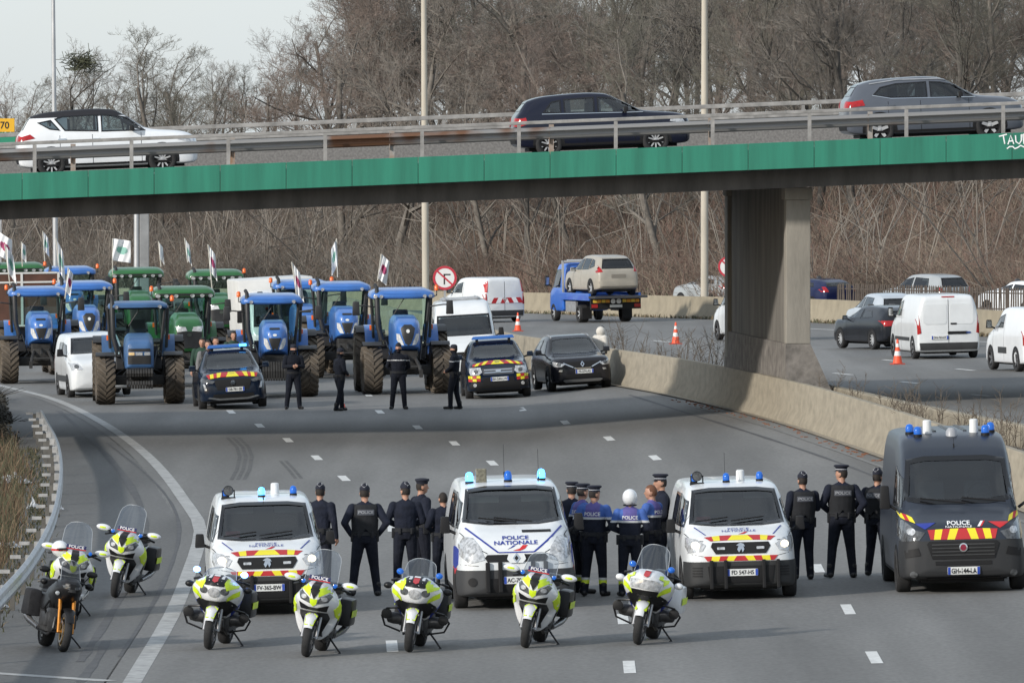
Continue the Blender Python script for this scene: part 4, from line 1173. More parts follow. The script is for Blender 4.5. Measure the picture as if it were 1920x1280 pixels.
for sg in (-1, 1):
    h.decal('fog_lamp', 'f', oval(sg * .80, .32, .06, .05), LAMPD, r, off=.014)
    h.decal('bumper_vent', 'f', [(sg * .68, .62), (sg * .92, .58), (sg * .93, .70), (sg * .72, .74)], BLACK, r, off=.012)
    h.decal('corner_chevron', 'f', [([(sg * .98, 1.30), (sg * .94, 1.20), (sg * .88, 1.17), (sg * .92, 1.27)], 1), ([(sg * .92, 1.27), (sg * .88, 1.17), (sg * .82, 1.15), (sg * .86, 1.25)], 0), ([(sg * .86, 1.25), (sg * .82, 1.15), (sg * .74, 1.12), (sg * .78, 1.21)], 1)], [CH_R, CH_Y], r, off=.012)
    h.decal('livery_wedge', 'f', [(sg * .42, 1.13), (sg * .76, 1.12), (sg * .60, 1.03)], BLUEINK if sg < 0 else REDINK, r, off=.011)
plate(h, r, (.0, .37), 'GH-144-LA')
chevrons(h, r, [(-.56, 1.02), (-.2, 1.035), (.2, 1.035), (.56, 1.02)], [(-.52, .87), (-.2, .865), (.2, .865), (.52, .87)], 9)
h.text('bonnet_lettering', 'f', 'POLICE', (-.06, 1.118), .062, WHITEINK, r, sx=1.35, bold=.02)
h.text('bonnet_lettering', 'f', 'NATIONALE', (-.06, 1.062), .032, WHITEINK, r, sx=1.7, bold=0)
h.decal('tricolour_swoosh', 'f', [(.24, 1.06), (.28, 1.06), (.34, 1.14), (.30, 1.14)], WHITEINK, r, off=.012); h.decal('tricolour_swoosh', 'f', [(.28, 1.06), (.31, 1.06), (.37, 1.14), (.34, 1.14)], REDINK, r, off=.012)
mb = MB()
mb.tube([(2.02, .1, 1.42), (1.86, -.62, 1.5)], .014, 5); mb.tube([(2.02, .75, 1.43), (1.86, .05, 1.5)], .014, 5); mb.build('wiper', BLACK, r)
for x, y in ((.2, -.66), (.55, -.55), (.2, .66), (.55, .55)): beacon(r, x, y, roof_z(h, x, y), BLUEB, .068, .13)
canister(r, .3, -.38, roof_z(h, .3, -.38), .075, .2); canister(r, .3, .38, roof_z(h, .3, .38), .075, .2)
MB().lathe([(.1, roof_z(h, .55, 0) - .04), (.09, roof_z(h, .55, 0) + .07), (.05, roof_z(h, .55, 0) + .12), (.004, roof_z(h, .55, 0) + .12)], 14, 'z', 0, T(.55, 0, 0)).build('roof_dome', mat('grey dome', (.3, .31, .33), .4), r, 40)
for k in range(5):
    y = -.5 + k * .25
    h.decal('roof_rib', 't', [(.1, y - .03), (.1, y + .03), (-2.4, y + .03), (-2.4, y - .03)], P_DGREY, r, off=.018, thick=.018)
antenna(r, 1.02, 0, roof_z(h, 1.02, 0), .16)
# ---------------------------------------------------------------- gendarmerie cars, crossover and other traffic
def front_car(name, label, px, py, rot, L, W, Ht, paintm, hood, spec, group=None, slope=.06):
    p = gl(px, py)
    st = suv(L, W, Ht, hood)
    a, w_ = L / 2, W / 2
    base = dict(windscreen=[(-w_ * .80, hood + .10), (-w_ * .4, hood + .07), (w_ * .4, hood + .07), (w_ * .80, hood + .10), (w_ * .64, Ht - .10), (w_ * .3, Ht - .065), (-w_ * .3, Ht - .065), (-w_ * .64, Ht - .10)],
                side=[[(a - 1.62, hood + .06), (a - 2.05, Ht - .16), (a - 2.55, Ht - .11), (a - 2.55, hood + .06)], [(a - 2.63, hood + .06), (a - 2.63, Ht - .11), (-a + .95, Ht - .16), (-a + .75, hood + .1)]],
                track=w_ - .06, axles=(a - .88, -a + .85), tyre=(.34, .22), seat=(a - 2.55, hood - .28), dash=(a - 1.95, a - 1.3, w_ * .78, hood + .03), mirrors=(a - 1.62, w_ + .10, hood + .14), mirs=(.1, .2, .15), dz=(.35, hood), door_lines=(a - 1.3, a - 2.6), mirm=paintm, rearseat=(-a + 1.35, hood - .25))
    base.update(spec)
    return car(name, label, 'car', p + Vector((0, a - .88, 0)), FACE + R(rot), st, paintm, base, slope, group)
def lightbar(r, h, x, wd, on=()):
    z = roof_z(h, x, 0) + .06
    mb = MB(); mb.frust(x - .12, x + .12, -wd, wd, z, z + .09, .02, .05); o = mb.build('light_bar', mat('blue light bar lens', (.03, .10, .28), .12, emit=(.02, .2, 1), estr=.1), r, 40, bev=.015)
    for s_ in (-1, 1): MB().box(x - .05, x + .05, s_ * wd * .75 - .04, s_ * wd * .75 + .04, roof_z(h, x, wd * .75) - .03, z + .01).build('bar_foot', BLACK, o)
    for s_ in on: MB().box(x + .02, x + .126, s_ * wd * .8 - .1, s_ * wd * .8 + .1, z + .015, z + .085).build('flashing_module', BLUEON, o)
# dark SUV with light bar
r, h = front_car('police_car', 'dark blue police SUV with flashing light bar and striped bonnet beside blue tractor', 428, 766, 5, 4.64, 1.86, 1.64, P_GEND, 1.02,
    dict(lamps=[[(.50, .80), (.56, .74), (.84, .78), (.88, .84), (.84, .90), (.58, .83)]], lampm=LAMPD, decals=[('grille', 'f', [(-.52, .80), (-.44, .56), (.44, .56), (.52, .80), (.46, .84), (-.46, .84)], BLACK), ('lower_intake', 'f', [(-.6, .30), (.6, .30), (.55, .44), (-.55, .44)], BLACK)],
         decals2=[('chrome_lip', 'f', [(-.72, .34), (-.4, .28), (.4, .28), (.72, .34), (.66, .37), (.38, .325), (-.38, .325), (-.66, .37)], CHROME), ('running_lamp', 'f', [(.72, .56), (.78, .56), (.82, .74), (.77, .74)], LAMP), ('running_lamp', 'f', [(-.78, .56), (-.72, .56), (-.77, .74), (-.82, .74)], LAMP)]), 'gendarmerie and stopped cars')
chevrons(h, r, [(-.72, .97), (-.35, 1.025), (.35, 1.025), (.72, .97)], [(-.66, .87), (-.33, .905), (.33, .905), (.66, .87)], 11, off=.014)
h.decal('emblem', 'f', [(0, .80), (.05, .79), (.07, .74), (.03, .66), (0, .69), (-.03, .66), (-.07, .74), (-.05, .79)], CHROME, r, off=.03)
plate(h, r, (.05, .56), 'GB-781-SB')
lightbar(r, h, .15, .56, on=(1,))
# boxy off-roader with light bar
r, h = front_car('police_car', 'boxy dark police off-roader with striped bumper corners and roof light bar', 930, 746, 3, 4.32, 1.84, 1.66, P_GEND, 1.06,
    dict(lamps=[[(.46, .78), (.56, .70), (.78, .70), (.82, .80), (.80, .91), (.50, .91)]], lampm=LAMP, lens=LAMPD, wf=.06, decals=[('grille', 'f', [(-.46, .88), (-.44, .70), (.44, .70), (.46, .88)], mat('dark chrome grille', (.12, .12, .125), .3, .7)), ('lower_bumper', 'f', [(-.80, .26), (.80, .26), (.86, .50), (.46, .50), (.42, .62), (-.42, .62), (-.46, .50), (-.86, .50)], BLACK)],
         decals2=[('grille_bar', 'f', rrect(0, .83, .8, .025, .01), CHROME), ('grille_bar', 'f', rrect(0, .76, .8, .025, .01), CHROME), ('fog_lamp', 'f', oval(.68, .42, .05, .05), LAMP), ('fog_lamp', 'f', oval(-.68, .42, .05, .05), LAMP)]), 'gendarmerie and stopped cars')
chevrons(h, r, [(-.70, 1.00), (-.3, 1.08), (.3, 1.08), (.70, 1.00)], [(-.72, .94), (-.35, .985), (.35, .985), (.72, .94)], 11, off=.014)
for sg in (-1, 1):
    pl = []
    for i in range(3):
        for j in range(2):
            x0 = .52 + i * .11; z0 = .52 + j * .085
            pl.append(([(sg * x0, z0), (sg * (x0 + .105), z0 + .01), (sg * (x0 + .105), z0 + .085), (sg * x0, z0 + .08)], (i + j) % 2))
    h.decal('corner_chevron', 'f', pl, [CH_R, CH_Y], r, off=.018)
h.decal('emblem', 'f', [(-.09, .83), (.09, .83), (.06, .76), (-.06, .76)], CHROME, r, off=.04)
plate(h, r, (.03, .57), 'EH-544-LW')
lightbar(r, h, .1, .62)
# black crossover
r, h = front_car('parked_car', 'black crossover with chrome diamond badge stopped by the concrete barrier', 1073, 731, 9, 4.23, 1.80, 1.58, P_BLACK, .98,
    dict(lamps=[[(.50, .78), (.60, .70), (.80, .72), (.86, .82), (.80, .86), (.62, .80)]], lampm=LAMP, lens=LAMPD, wf=.05, sglass=WIND, tyre=(.345, .22),
         decals=[('grille', 'f', [(-.48, .78), (-.20, .64), (.20, .64), (.48, .78), (.46, .83), (-.46, .83)], BLACK), ('lower_intake', 'f', [(-.55, .36), (.55, .36), (.5, .48), (-.5, .48)], BLACK)],
         decals2=[('chrome_trim', 'f', [(-.56, .80), (-.22, .63), (.22, .63), (.56, .80), (.54, .815), (.20, .655), (-.20, .655), (-.54, .815)], CHROME), ('skid_plate', 'f', [(-.58, .31), (-.5, .26), (.5, .26), (.58, .31), (.52, .335), (-.52, .335)], mat('satin silver', (.35, .35, .35), .4, .5)), ('running_lamp', 'f', [(.60, .56), (.70, .58), (.66, .62), (.58, .62)], LAMP), ('running_lamp', 'f', [(-.70, .58), (-.60, .56), (-.58, .62), (-.66, .62)], LAMP)]), 'gendarmerie and stopped cars')
h.decal('emblem', 'f', [(0, .67), (.06, .755), (0, .84), (-.06, .755)], CHROME, r, off=.04); h.decal('emblem_hole', 'f', [(0, .712), (.03, .755), (0, .798), (-.03, .755)], BLACK, r, off=.046, thick=0)
plate(h, r, (.05, .55), 'FS-274-AS')
for sg in (-1, 1): h.decal('roof_bar', 't', [(.1, sg * .56), (-1.5, sg * .55), (-1.5, sg * .52), (.1, sg * .53)], STEEL, r, off=.03, thick=.03)
# ---- cars on the overpass (seen from their right side, climbing to the right)
def deck_pt(px, yy): 
    Y = BY + yy; x = (px - CX) / F * Y
    return Vector((x, Y, bz(x) - .15))
def bridge_car(label, px, rot, L, W, Ht, hood, paintm, spec, kind='car', scale=1.0):
    a, w_ = L / 2, W / 2
    st = suv(L, W, Ht, hood)
    base = dict(windscreen=[(-w_ * .76, hood + .12), (w_ * .76, hood + .12), (w_ * .62, Ht - .1), (-w_ * .62, Ht - .1)], rear=[(-w_ * .66, hood + .16), (w_ * .66, hood + .16), (w_ * .58, Ht - .16), (-w_ * .58, Ht - .16)],
                track=w_ - .04, axles=(a - .90, -a + .82), tyre=(.335, .22), spokes=5, seat=(a - 2.4, hood - .3), dash=(a - 1.9, a - 1.3, w_ * .78, hood), mirrors=(a - 1.62, w_ + .08, hood + .12), mirs=(.12, .18, .14), handles=((a - 2.5, hood - .12), (a - 3.35, hood - .1)), dz=(.3, hood), door_lines=(a - 1.4, a - 2.6, a - 3.4), rearseat=(-a + 1.3, hood - .3), sglass=WIN, rglass=WIND,
                decals=[('sill', 'r', [(-a + .5, .22), (a - .5, .22), (a - .5, .33), (-a + .5, .33)], BLACK), ('rear_bumper', 'b', [(-w_ * .8, .36), (w_ * .8, .36), (w_ * .8, .48), (-w_ * .8, .48)], BLACK)])
    base.update(spec)
    return car('driving_car', label, 'car', deck_pt(px, 3.4), R(rot), st, paintm, base, .0405, 'cars crossing the overpass', scale)
W2 = twotone('white car black roof shell', (.72, .74, .76), (.014, .014, .018), -1, 9, above=1.47)
r, h = bridge_car('white people carrier with black roof driving on the left end of the overpass', 202, 5, 4.45, 1.86, 1.66, 1.03, P_WHITE2,
    dict(side=[[(.95, 1.07), (.50, 1.42), (.12, 1.50), (-.15, 1.52), (-.15, 1.08)], [(-.22, 1.09), (-.22, 1.52), (-1.1, 1.50), (-1.30, 1.44), (-1.05, 1.13)], [(-1.15, 1.14), (-1.38, 1.42), (-1.72, 1.36), (-1.42, 1.18)]], tails=[[(.45, .92), (.80, .90), (.82, 1.02), (.60, 1.06)]], tyre=(.35, .20), spokes=10, handlem=CHROME, mats=[W2]))
antenna(r, -1.55, 0, roof_z(h, -1.55, 0), .22)
h.decal('tail_lamp', 'r', [(-1.78, .98), (-2.1, .92), (-2.12, 1.02), (-1.9, 1.08)], REDL, r, off=.012); h.decal('headlamp', 'r', [(1.72, .82), (2.05, .74), (2.0, .84), (1.75, .92)], LAMP, r, off=.012)
r, h = bridge_car('dark navy hatchback driving on the middle of the overpass', 1127, 5, 4.36, 1.80, 1.56, 1.0, P_NAVY,
    dict(side=[[(.98, 1.04), (.52, 1.36), (.15, 1.43), (-.12, 1.45), (-.12, 1.04)], [(-.19, 1.04), (-.19, 1.45), (-.95, 1.42), (-.95, 1.05)], [(-1.02, 1.06), (-1.02, 1.41), (-1.25, 1.37), (-1.48, 1.1)]], tails=[[(.42, .80), (.80, .78), (.80, .98), (.56, 1.0)]], tyre=(.33, .20), spokes=10, sglass=WIN, rglass=WIN))
h.decal('tail_lamp', 'r', [(-1.85, .84), (-2.12, .76), (-2.1, .95), (-1.9, 1.0)], REDL, r, off=.012); h.decal('headlamp', 'r', [(1.65, .78), (2.05, .70), (1.98, .82), (1.7, .9)], LAMP, r, off=.012)
h.decal('chrome_strip', 'r', [(1.0, 1.02), (-1.5, 1.06), (-1.5, 1.078), (1.0, 1.036)], CHROME, r, off=.012)
r, h = bridge_car('slate grey SUV driving on the right end of the overpass', 1748, 5, 4.45, 1.86, 1.63, 1.04, P_GREY,
    dict(side=[[(.98, 1.08), (.52, 1.40), (.15, 1.48), (-.12, 1.50), (-.12, 1.08)], [(-.19, 1.09), (-.19, 1.50), (-.95, 1.48), (-1.35, 1.40), (-1.55, 1.2), (-1.1, 1.12)]], tails=[[(.42, .92), (.80, .90), (.82, 1.06), (.56, 1.08)]], tyre=(.36, .22), spokes=5, sglass=WIND))
h.decal('tail_lamp', 'r', [(-1.75, .96), (-2.1, .92), (-2.08, 1.06), (-1.8, 1.1)], REDL, r, off=.012)
h.decal('chrome_strip', 'r', [(1.0, 1.062), (-1.1, 1.10), (-1.55, 1.19), (-1.55, 1.208), (-1.1, 1.118), (1.0, 1.08)], CHROME, r, off=.012)
h.decal('roof_rail', 'r', [(.55, 1.455), (.1, 1.54), (-.9, 1.55), (-1.6, 1.47), (-1.6, 1.49), (-.9, 1.575), (.1, 1.565), (.55, 1.48)], STEEL, r, off=.02)
# ---- box-shaped vans
def pvan(L=4.4, W=1.83, Ht=1.82, hood=1.12):
    a, w_ = L / 2, W / 2
    return [(a, .40, w_ * .55, .52, .64, w_ * .52, .74, w_ * .42), (a - .05, .28, w_ * .80, .55, .84, w_ * .74, .94, w_ * .58), (a - .2, .22, w_ * .95, .6, .98, w_ * .88, 1.05, w_ * .66), (a - .85, .2, w_, .65, hood, w_ * .96, hood + .12, w_ * .74), (a - .95, .2, w_, .68, hood + .02, w_ * .965, hood + .18, w_ * .76), (a - 1.4, .2, w_, .7, hood + .03, w_ * .97, Ht - .2, w_ * .80), (a - 1.75, .2, w_, .75, hood + .04, w_ * .975, Ht - .04, w_ * .82), (a - 2.2, .2, w_, .8, hood + .05, w_ * .98, Ht, w_ * .83), (-a + .5, .2, w_, .85, hood + .06, w_ * .98, Ht, w_ * .83), (-a + .1, .22, w_ * .985, .85, hood + .05, w_ * .965, Ht - .04, w_ * .81), (-a + .02, .28, w_ * .95, .85, hood + .03, w_ * .93, Ht - .14, w_ * .77), (-a, .36, w_ * .9, .82, hood, w_ * .88, Ht - .3, w_ * .72)]
def van(name, label, cat, loc, rotz, L, W, Ht, hood, paintm, spec, slope=.02, group=None):
    a, w_ = L / 2, W / 2
    base = dict(windscreen=[(-w_ * .82, hood + .14), (w_ * .82, hood + .14), (w_ * .72, Ht - .12), (-w_ * .72, Ht - .12)], side=[[(a - 1.15, hood + .1), (a - 1.55, Ht - .3), (a - 2.2, Ht - .2), (a - 2.2, hood + .1)]], lamps=[[(w_ * .55, .84), (w_ * .9, .82), (w_ * .94, 1.04), (w_ * .7, 1.02)]],
                track=w_ - .06, axles=(a - .85, -a + .8), tyre=(.33, .2), rim=DARKRIM, seat=(a - 2.2, hood - .15), dash=(a - 1.6, a - .9, w_ * .8, hood + .05), mirrors=(a - 1.2, w_ + .12, hood + .2), mirs=(.12, .18, .24), dz=(.3, Ht - .2), door_lines=(a - 1.1, a - 2.3), tails=[[(w_ * .86, .75), (w_ * .97, .75), (w_ * .97, 1.2), (w_ * .88, 1.2)]],
                decals=[('rear_bumper', 'b', [(-w_ * .9, .28), (w_ * .9, .28), (w_ * .92, .50), (-w_ * .92, .50)], GREYP)])
    base.update(spec)
    return car(name, label, cat, loc, rotz, pvan(L, W, Ht, hood), paintm, base, slope, group)
AWAY = PI / 2
def rear_gap(h, r, z0, z1, y=0): h.decal('door_gap', 'b', [(y - .008, z0), (y + .008, z0), (y + .008, z1), (y - .008, z1)], FRIT, r, off=.004, thick=0)
p = gr(1757, 672)
r, h = van('parked_van', 'large white panel van seen from behind on the far carriageway, without rear windows', 'van', p + Vector((0, 1.9, 0)), AWAY + R(8), 4.97, 1.98, 1.98, 1.2, P_WHITE, dict(tails=[[(.86, .80), (.96, .76), (.965, 1.30), (.92, 1.34)]], track=.92, mirs=(.14, .18, .3)), group='traffic on the far carriageway')
rear_gap(h, r, .5, 1.9)
h.decal('plate_surround', 'b', rrect(-.28, .80, .62, .09, .03), BLACK, r, off=.02); plate(h, r, (.28, .66), 'DN-763-ET', 'b')
h.decal('door_pressing', 'b', rrect(-.42, 1.38, .74, .62, .1), P_WHITE, r, off=.012); h.decal('door_pressing', 'b', rrect(.42, 1.38, .74, .62, .1), P_WHITE, r, off=.012)
h.decal('brake_lamp', 'b', rrect(0, 1.90, .4, .03, .01), REDL, r, off=.02); h.decal('rear_handle', 'b', rrect(-.16, 1.08, .2, .05, .02), BLACK, r, off=.02)
h.decal('badge', 'b', oval(-.62, .80, .08, .03), mat('blue badge', (.02, .05, .2), .3), r, off=.02)
for s_ in ('l', 'r'): h.decal('side_moulding', s_, [(-1.2, .55), (1.2, .55), (1.2, .66), (-1.2, .66)], GREYP, r, off=.012)
p = gr(1946, 696)
r, h = van('parked_van', 'small white van cut by the right edge of the photo, far carriageway', 'van', p + Vector((0, 1.7, 0)), AWAY + R(12), 4.4, 1.85, 1.82, 1.12, P_WHITE2, dict(), group='traffic on the far carriageway')
rear_gap(h, r, .5, 1.75); h.text('side_lettering', 'l', 'SPIE', (.75, 1.20), .16, mat('grey lettering', (.25, .26, .28), .6), r, flip=True, bold=0)
h.decal('side_moulding', 'l', [(-.4, .5), (.5, .5), (.5, .68), (-.4, .68)], GREYP, r, off=.012); h.decal('door_pressing', 'b', rrect(0, 1.35, 1.4, .6, .12), P_WHITE2, r, off=.012)
p = gr(1658, 655)
r, h = car('parked_car', 'dark grey saloon beside the large white panel van', 'car', p + Vector((0, 1.9, 0)), AWAY + R(20), suv(4.52, 1.82, 1.42, .95), P_GREY if 0 else paint('gunmetal paint', (.014, .016, .021)), dict(side=[[(.75, 1.0), (.3, 1.24), (-.05, 1.31), (-.25, 1.31), (-.25, 1.0)], [(-.32, 1.0), (-.32, 1.31), (-.95, 1.26), (-1.25, 1.05)]], rear=[(-.6, 1.02), (.6, 1.02), (.5, 1.29), (-.5, 1.29)], windscreen=[(-.7, 1.06), (.7, 1.06), (.56, 1.32), (-.56, 1.32)], tails=[[(.42, .78), (.80, .76), (.86, .94), (.46, .94)]], track=.86, axles=(1.40, -1.36), tyre=(.32, .22), spokes=10, mirrors=(.75, .98, 1.02), seat=(.0, .62), dz=(.3, .95), door_lines=(.85, -.28), decals=[('rear_bumper', 'b', [(-.7, .3), (.7, .3), (.7, .44), (-.7, .44)], BLACK)], rim=ALLOY), .02, 'traffic on the far carriageway')
p = gr(1662, 634)
r, h = car('parked_car', 'light silver blue car half hidden behind the dark grey saloon', 'car', p + Vector((0, 2, 0)), AWAY + R(14), suv(4.3, 1.8, 1.56, 1.0), paint('pale silver blue paint', (.42, .46, .50)), dict(side=[[(.8, 1.05), (.35, 1.36), (-.2, 1.44), (-.2, 1.05)], [(-.3, 1.05), (-.3, 1.44), (-1.2, 1.4), (-1.35, 1.1)]], rear=[(-.6, 1.08), (.6, 1.08), (.52, 1.38), (-.52, 1.38)], tails=[[(.6, .85), (.84, .85), (.84, 1.1), (.7, 1.1)]], track=.85, axles=(1.3, -1.3), seat=(0, .65)), .02, 'traffic on the far carriageway')
p = gr(1398, 640)
r, h = van('parked_van', 'white van mostly hidden behind the bridge pier', 'van', p + Vector((0.35, 1.9, 0)), AWAY + R(14), 4.6, 1.9, 1.9, 1.15, P_WHITE, dict(), group='traffic on the far carriageway')
p = gr(905, 605)
r, h = van('parked_van', 'white service van with red and white chevrons on its rear doors', 'van', p + Vector((0, 1.9, 0)), AWAY + R(24), 4.55, 1.85, 1.86, 1.12, P_WHITE, dict(), group='traffic on the far carriageway')
rear_gap(h, r, .5, 1.75)
pl = []
for k in range(8):
    x0 = -.82 + k * .205; sg = 1 if k >= 4 else -1
    pl.append(([(x0, .80), (x0 + .2, .80), (x0 + .2 - sg * .12, 1.02), (x0 - sg * .12, 1.02)], k % 2))
h.decal('chevron_band', 'b', pl, [CH_R, WHITEINK], r, off=.02)
for sg in (-1, 1): h.decal('corner_strip', 'b', [(sg * .86, 1.25), (sg * .78, 1.25), (sg * .72, 1.72), (sg * .80, 1.72)], CH_R, r, off=.02)
# white vans among the tractors
p = gl(868, 735)
r, h = van('delivery_van', 'tall white delivery van facing the camera behind the boxy police off-roader', 'van', p + Vector((0, 14, .0)), FACE + R(2), 5.4, 2.05, 2.45, 1.25, P_WHITE, dict(windscreen=[(-.86, 1.38), (.86, 1.38), (.80, 2.02), (-.80, 2.02)], side=[[(1.6, 1.36), (1.2, 1.9), (.6, 2.0), (.6, 1.36)]], track=.95), .06, 'white vans among the tractors')
mb = MB()
for y in (-.5, .5): mb.tube([(.6, y, 2.5), (-2.2, y, 2.5)], .03, 6)
for x in (.5, -.6, -1.8): mb.tube([(x, -.6, 2.48), (x, .6, 2.48)], .03, 6)
mb.build('roof_rack', STEEL, r)
h.decal('grille', 'f', rrect(0, .8, 1.0, .2, .06), BLACK, r, off=.015)
for sg, x in ((1, 0),): mb = MB(); mb.tube([(1.72, -.2, 1.42), (1.4, .55, 1.62)], .014, 5); mb.build('wiper', BLACK, r)
p = gl(170, 745)
r, h = van('delivery_van', 'small white van squeezed behind the older blue tractor at the left', 'van', p + Vector((.0, 2.0, 0)), FACE + R(9), 4.4, 1.82, 1.86, 1.14, P_WHITE, dict(side=[[(1.0, 1.24), (.65, 1.55), (.0, 1.62), (.0, 1.24)], [(-.1, 1.24), (-.1, 1.62), (-.9, 1.62), (-.9, 1.24)]], mirs=(.12, .2, .22)), .06, 'white vans among the tractors')
for s_ in ('l', 'r'): h.decal('side_moulding', s_, [(-1.5, .48), (1.3, .48), (1.3, .66), (-1.5, .66)], GREYP, r, off=.012)
# white box lorry behind the tractors
c = at(525, 0, 285); c.z = zl(c.x, 285)
r = thing('box_lorry', 'white box lorry standing behind the blue tractors', 'lorry', c, FACE + R(6), None, .06)
m_box = mat('lorry box panel', (.62, .62, .60), .5, var=.1, scale=.8)
mb = MB(); mb.box(-4.6, .3, -1.22, 1.22, .95, 3.0); b = mb.build('box', m_box, r, 30, bev=.06)
for k in range(9): MB().box(-4.3 + k * .52, -4.27 + k * .52, -1.235, 1.235, 1.0, 2.95).build('box_rib', m_box, b)
hh = Hull([(2.0, .5, .8, .8, 1.2, .9, 1.3, .8), (1.9, .4, 1.0, .9, 1.3, 1.0, 1.5, .9), (1.75, .4, 1.08, .9, 1.4, 1.06, 1.95, .95), (1.55, .4, 1.1, .9, 1.4, 1.08, 2.4, .98), (1.2, .4, 1.1, .9, 1.4, 1.08, 2.62, .98), (.5, .4, 1.1, .9, 1.4, 1.08, 2.66, .98), (.4, .5, 1.08, .9, 1.4, 1.06, 2.6, .95)])
window(hh, r, 'f', [(-.9, 1.5), (.9, 1.5), (.84, 2.3), (-.84, 2.3)], 'windscreen', WIN, .06); hh.body('cab', P_WHITE, r, LINING)
MB().box(-4.5, 1.6, -.5, .5, .5, .95).build('chassis', BLACK, r)
for x in (1.1, -3.2):
    for s_ in (1, -1): wheel(r, (x, s_ * .98, .42), .42, .26, DARKRIM, 6, s_)
for s_ in (1, -1): mirror(r, 1.5, s_ * 1.3, 1.85, s_, BLACK, (.14, .2, .4))
# ---- recovery truck carrying a car
p = gr(1110, 604)
tr_rot = AWAY + R(15)
tr_loc = p + Vector((0, 2.0, 0))
r = thing('tow_truck', 'blue recovery truck with a flat bed on the far carriageway', 'truck', tr_loc, tr_rot, None, .02)
hh = Hull([(3.1, .55, .7, .8, 1.0, .7, 1.1, .6), (3.02, .42, .9, .8, 1.15, .88, 1.25, .75), (2.75, .4, .98, .85, 1.25, .95, 1.38, .8), (2.5, .4, 1.0, .9, 1.3, .97, 1.6, .82), (2.15, .4, 1.0, .9, 1.32, .98, 2.2, .84), (1.8, .4, 1.0, .9, 1.33, .98, 2.38, .85), (.95, .4, 1.0, .9, 1.33, .98, 2.40, .85), (.8, .45, .98, .9, 1.33, .97, 2.36, .82), (.76, .5, .95, .9, 1.3, .93, 2.2, .78)])
for v in 'lr': window(hh, r, v, [(2.3, 1.38), (2.0, 2.1), (1.2, 2.15), (1.2, 1.38)], 'side_window', WIND, .04)
window(hh, r, 'b', [(-.6, 1.6), (.6, 1.6), (.6, 2.2), (-.6, 2.2)], 'rear_window', WIND, .05)
hh.body('cab', P_BLUE, r, LINING)
mb = MB(); mb.box(-3.6, .75, -1.08, 1.08, .98, 1.08); mb.box(-3.6, .75, -1.1, -1.0, .9, 1.2); mb.box(-3.6, .75, 1.0, 1.1, .9, 1.2); mb.build('bed', P_BLUE, r, bev=.02)
mb = MB(); mb.box(-4.6, -3.58, -1.1, 1.1, 1.0, 1.09); mb.build('bed_tail', mat('dark deck steel', (.05, .05, .055), .6, .3), r)
mb = MB(); mb.box(-3.4, .7, -.45, .45, .55, .97); mb.build('chassis', BLACK, r)
mb = MB(); mb.box(-3.75, -3.6, -1.05, 1.05, .55, .96); hb = mb.build('rear_beam', BLACK, r)
for y in (-.62, .62): 
    for k in range(4):
        MB().box(-3.762, -3.752, y - .36 + k * .18, y - .2 + k * .18, .82, .94).build('reflective_board', mat('amber board', (.75, .50, .06), .5) if k % 2 else mat('orange board', (.72, .30, .02), .5), hb)
for y in (-.9, .9): MB().box(-3.77, -3.755, y - .13, y + .13, .62, .76).build('tail_lamp', REDL, hb)
for y in (-.12, .12): MB().lathe([(.1, -3.765), (.1, -3.755)], 14, 'x', 0, T(0, y, .87)).build('speed_disc', WHITEINK, hb)
MB().box(-3.77, -3.755, -.26, .26, .62, .73).build('number_plate', PLATE, hb)
mb = MB()
for y in (-1.0, 1.0): mb.box(.6, .68, y - .04, y + .04, 1.0, 2.5)
mb.box(.6, .68, -1.0, 1.0, 2.42, 2.5); mb.build('headboard_frame', mat('pale alloy frame', (.5, .5, .5), .4, .5), r)
MB().frust(1.0, 1.3, -.7, .7, 2.42, 2.52, .03, .05).build('light_bar', mat('pale light bar', (.45, .48, .5), .3), r, bev=.02)
for x in (2.2, -1.9):
    for s_ in (1, -1): wheel(r, (x, s_ * .9, .36), .36, .24 if x > 0 else .38, ALLOY, 6, s_)
for s_ in (1, -1):
    mirror(r, 2.2, s_ * 1.25, 1.65, s_, BLACK, (.14, .2, .42))
    MB().box(-1.2, .3, s_ * .95 - .06, s_ * .95 + .06, .42, .85).build('side_locker', STEEL, r, bev=.02)
    MB().box(-2.42, -2.39, s_ * .85 - .2, s_ * .85 + .2, .15, .6).build('mud_flap', BLACK, r)
Mt = Matrix.Translation(tr_loc) @ Matrix.Rotation(-math.atan(.02), 4, 'Y') @ Matrix.Rotation(tr_rot, 4, 'Z')
cl = Mt @ Vector((-1.75, .05, 1.085))
r, h = car('loaded_car', 'dusty beige people carrier loaded on the recovery truck', 'car', cl, tr_rot + R(3), suv(4.5, 1.84, 1.66, 1.02), P_BEIGE, dict(side=[[(.9, 1.06), (.45, 1.42), (-.1, 1.52), (-.1, 1.06)], [(-.18, 1.06), (-.18, 1.52), (-1.0, 1.5), (-1.0, 1.08)], [(-1.07, 1.1), (-1.07, 1.5), (-1.4, 1.44), (-1.6, 1.2)]], rear=[(-.68, 1.10), (.68, 1.10), (.56, 1.50), (-.56, 1.50)], rglass=WIND,
     tails=[[(.66, .98), (.86, .95), (.86, 1.22), (.76, 1.24)]], track=.87, axles=(1.35, -1.36), tyre=(.33, .21), seat=(-.1, .75), rearseat=(-1.0, .75), door_lines=(.85, -.15), dz=(.35, 1.0), decals=[('plate_recess', 'b', rrect(0, .80, .62, .15, .03), mat('dull beige panel', (.2, .18, .15), .6))], mirrors=(.65, 1.0, 1.08), mirm=P_BEIGE), .02)
h.decal('rear_bumper', 'b', [(-.78, .40), (.78, .40), (.82, .60), (-.82, .60)], P_BEIGE, r, off=.03, thick=.03)
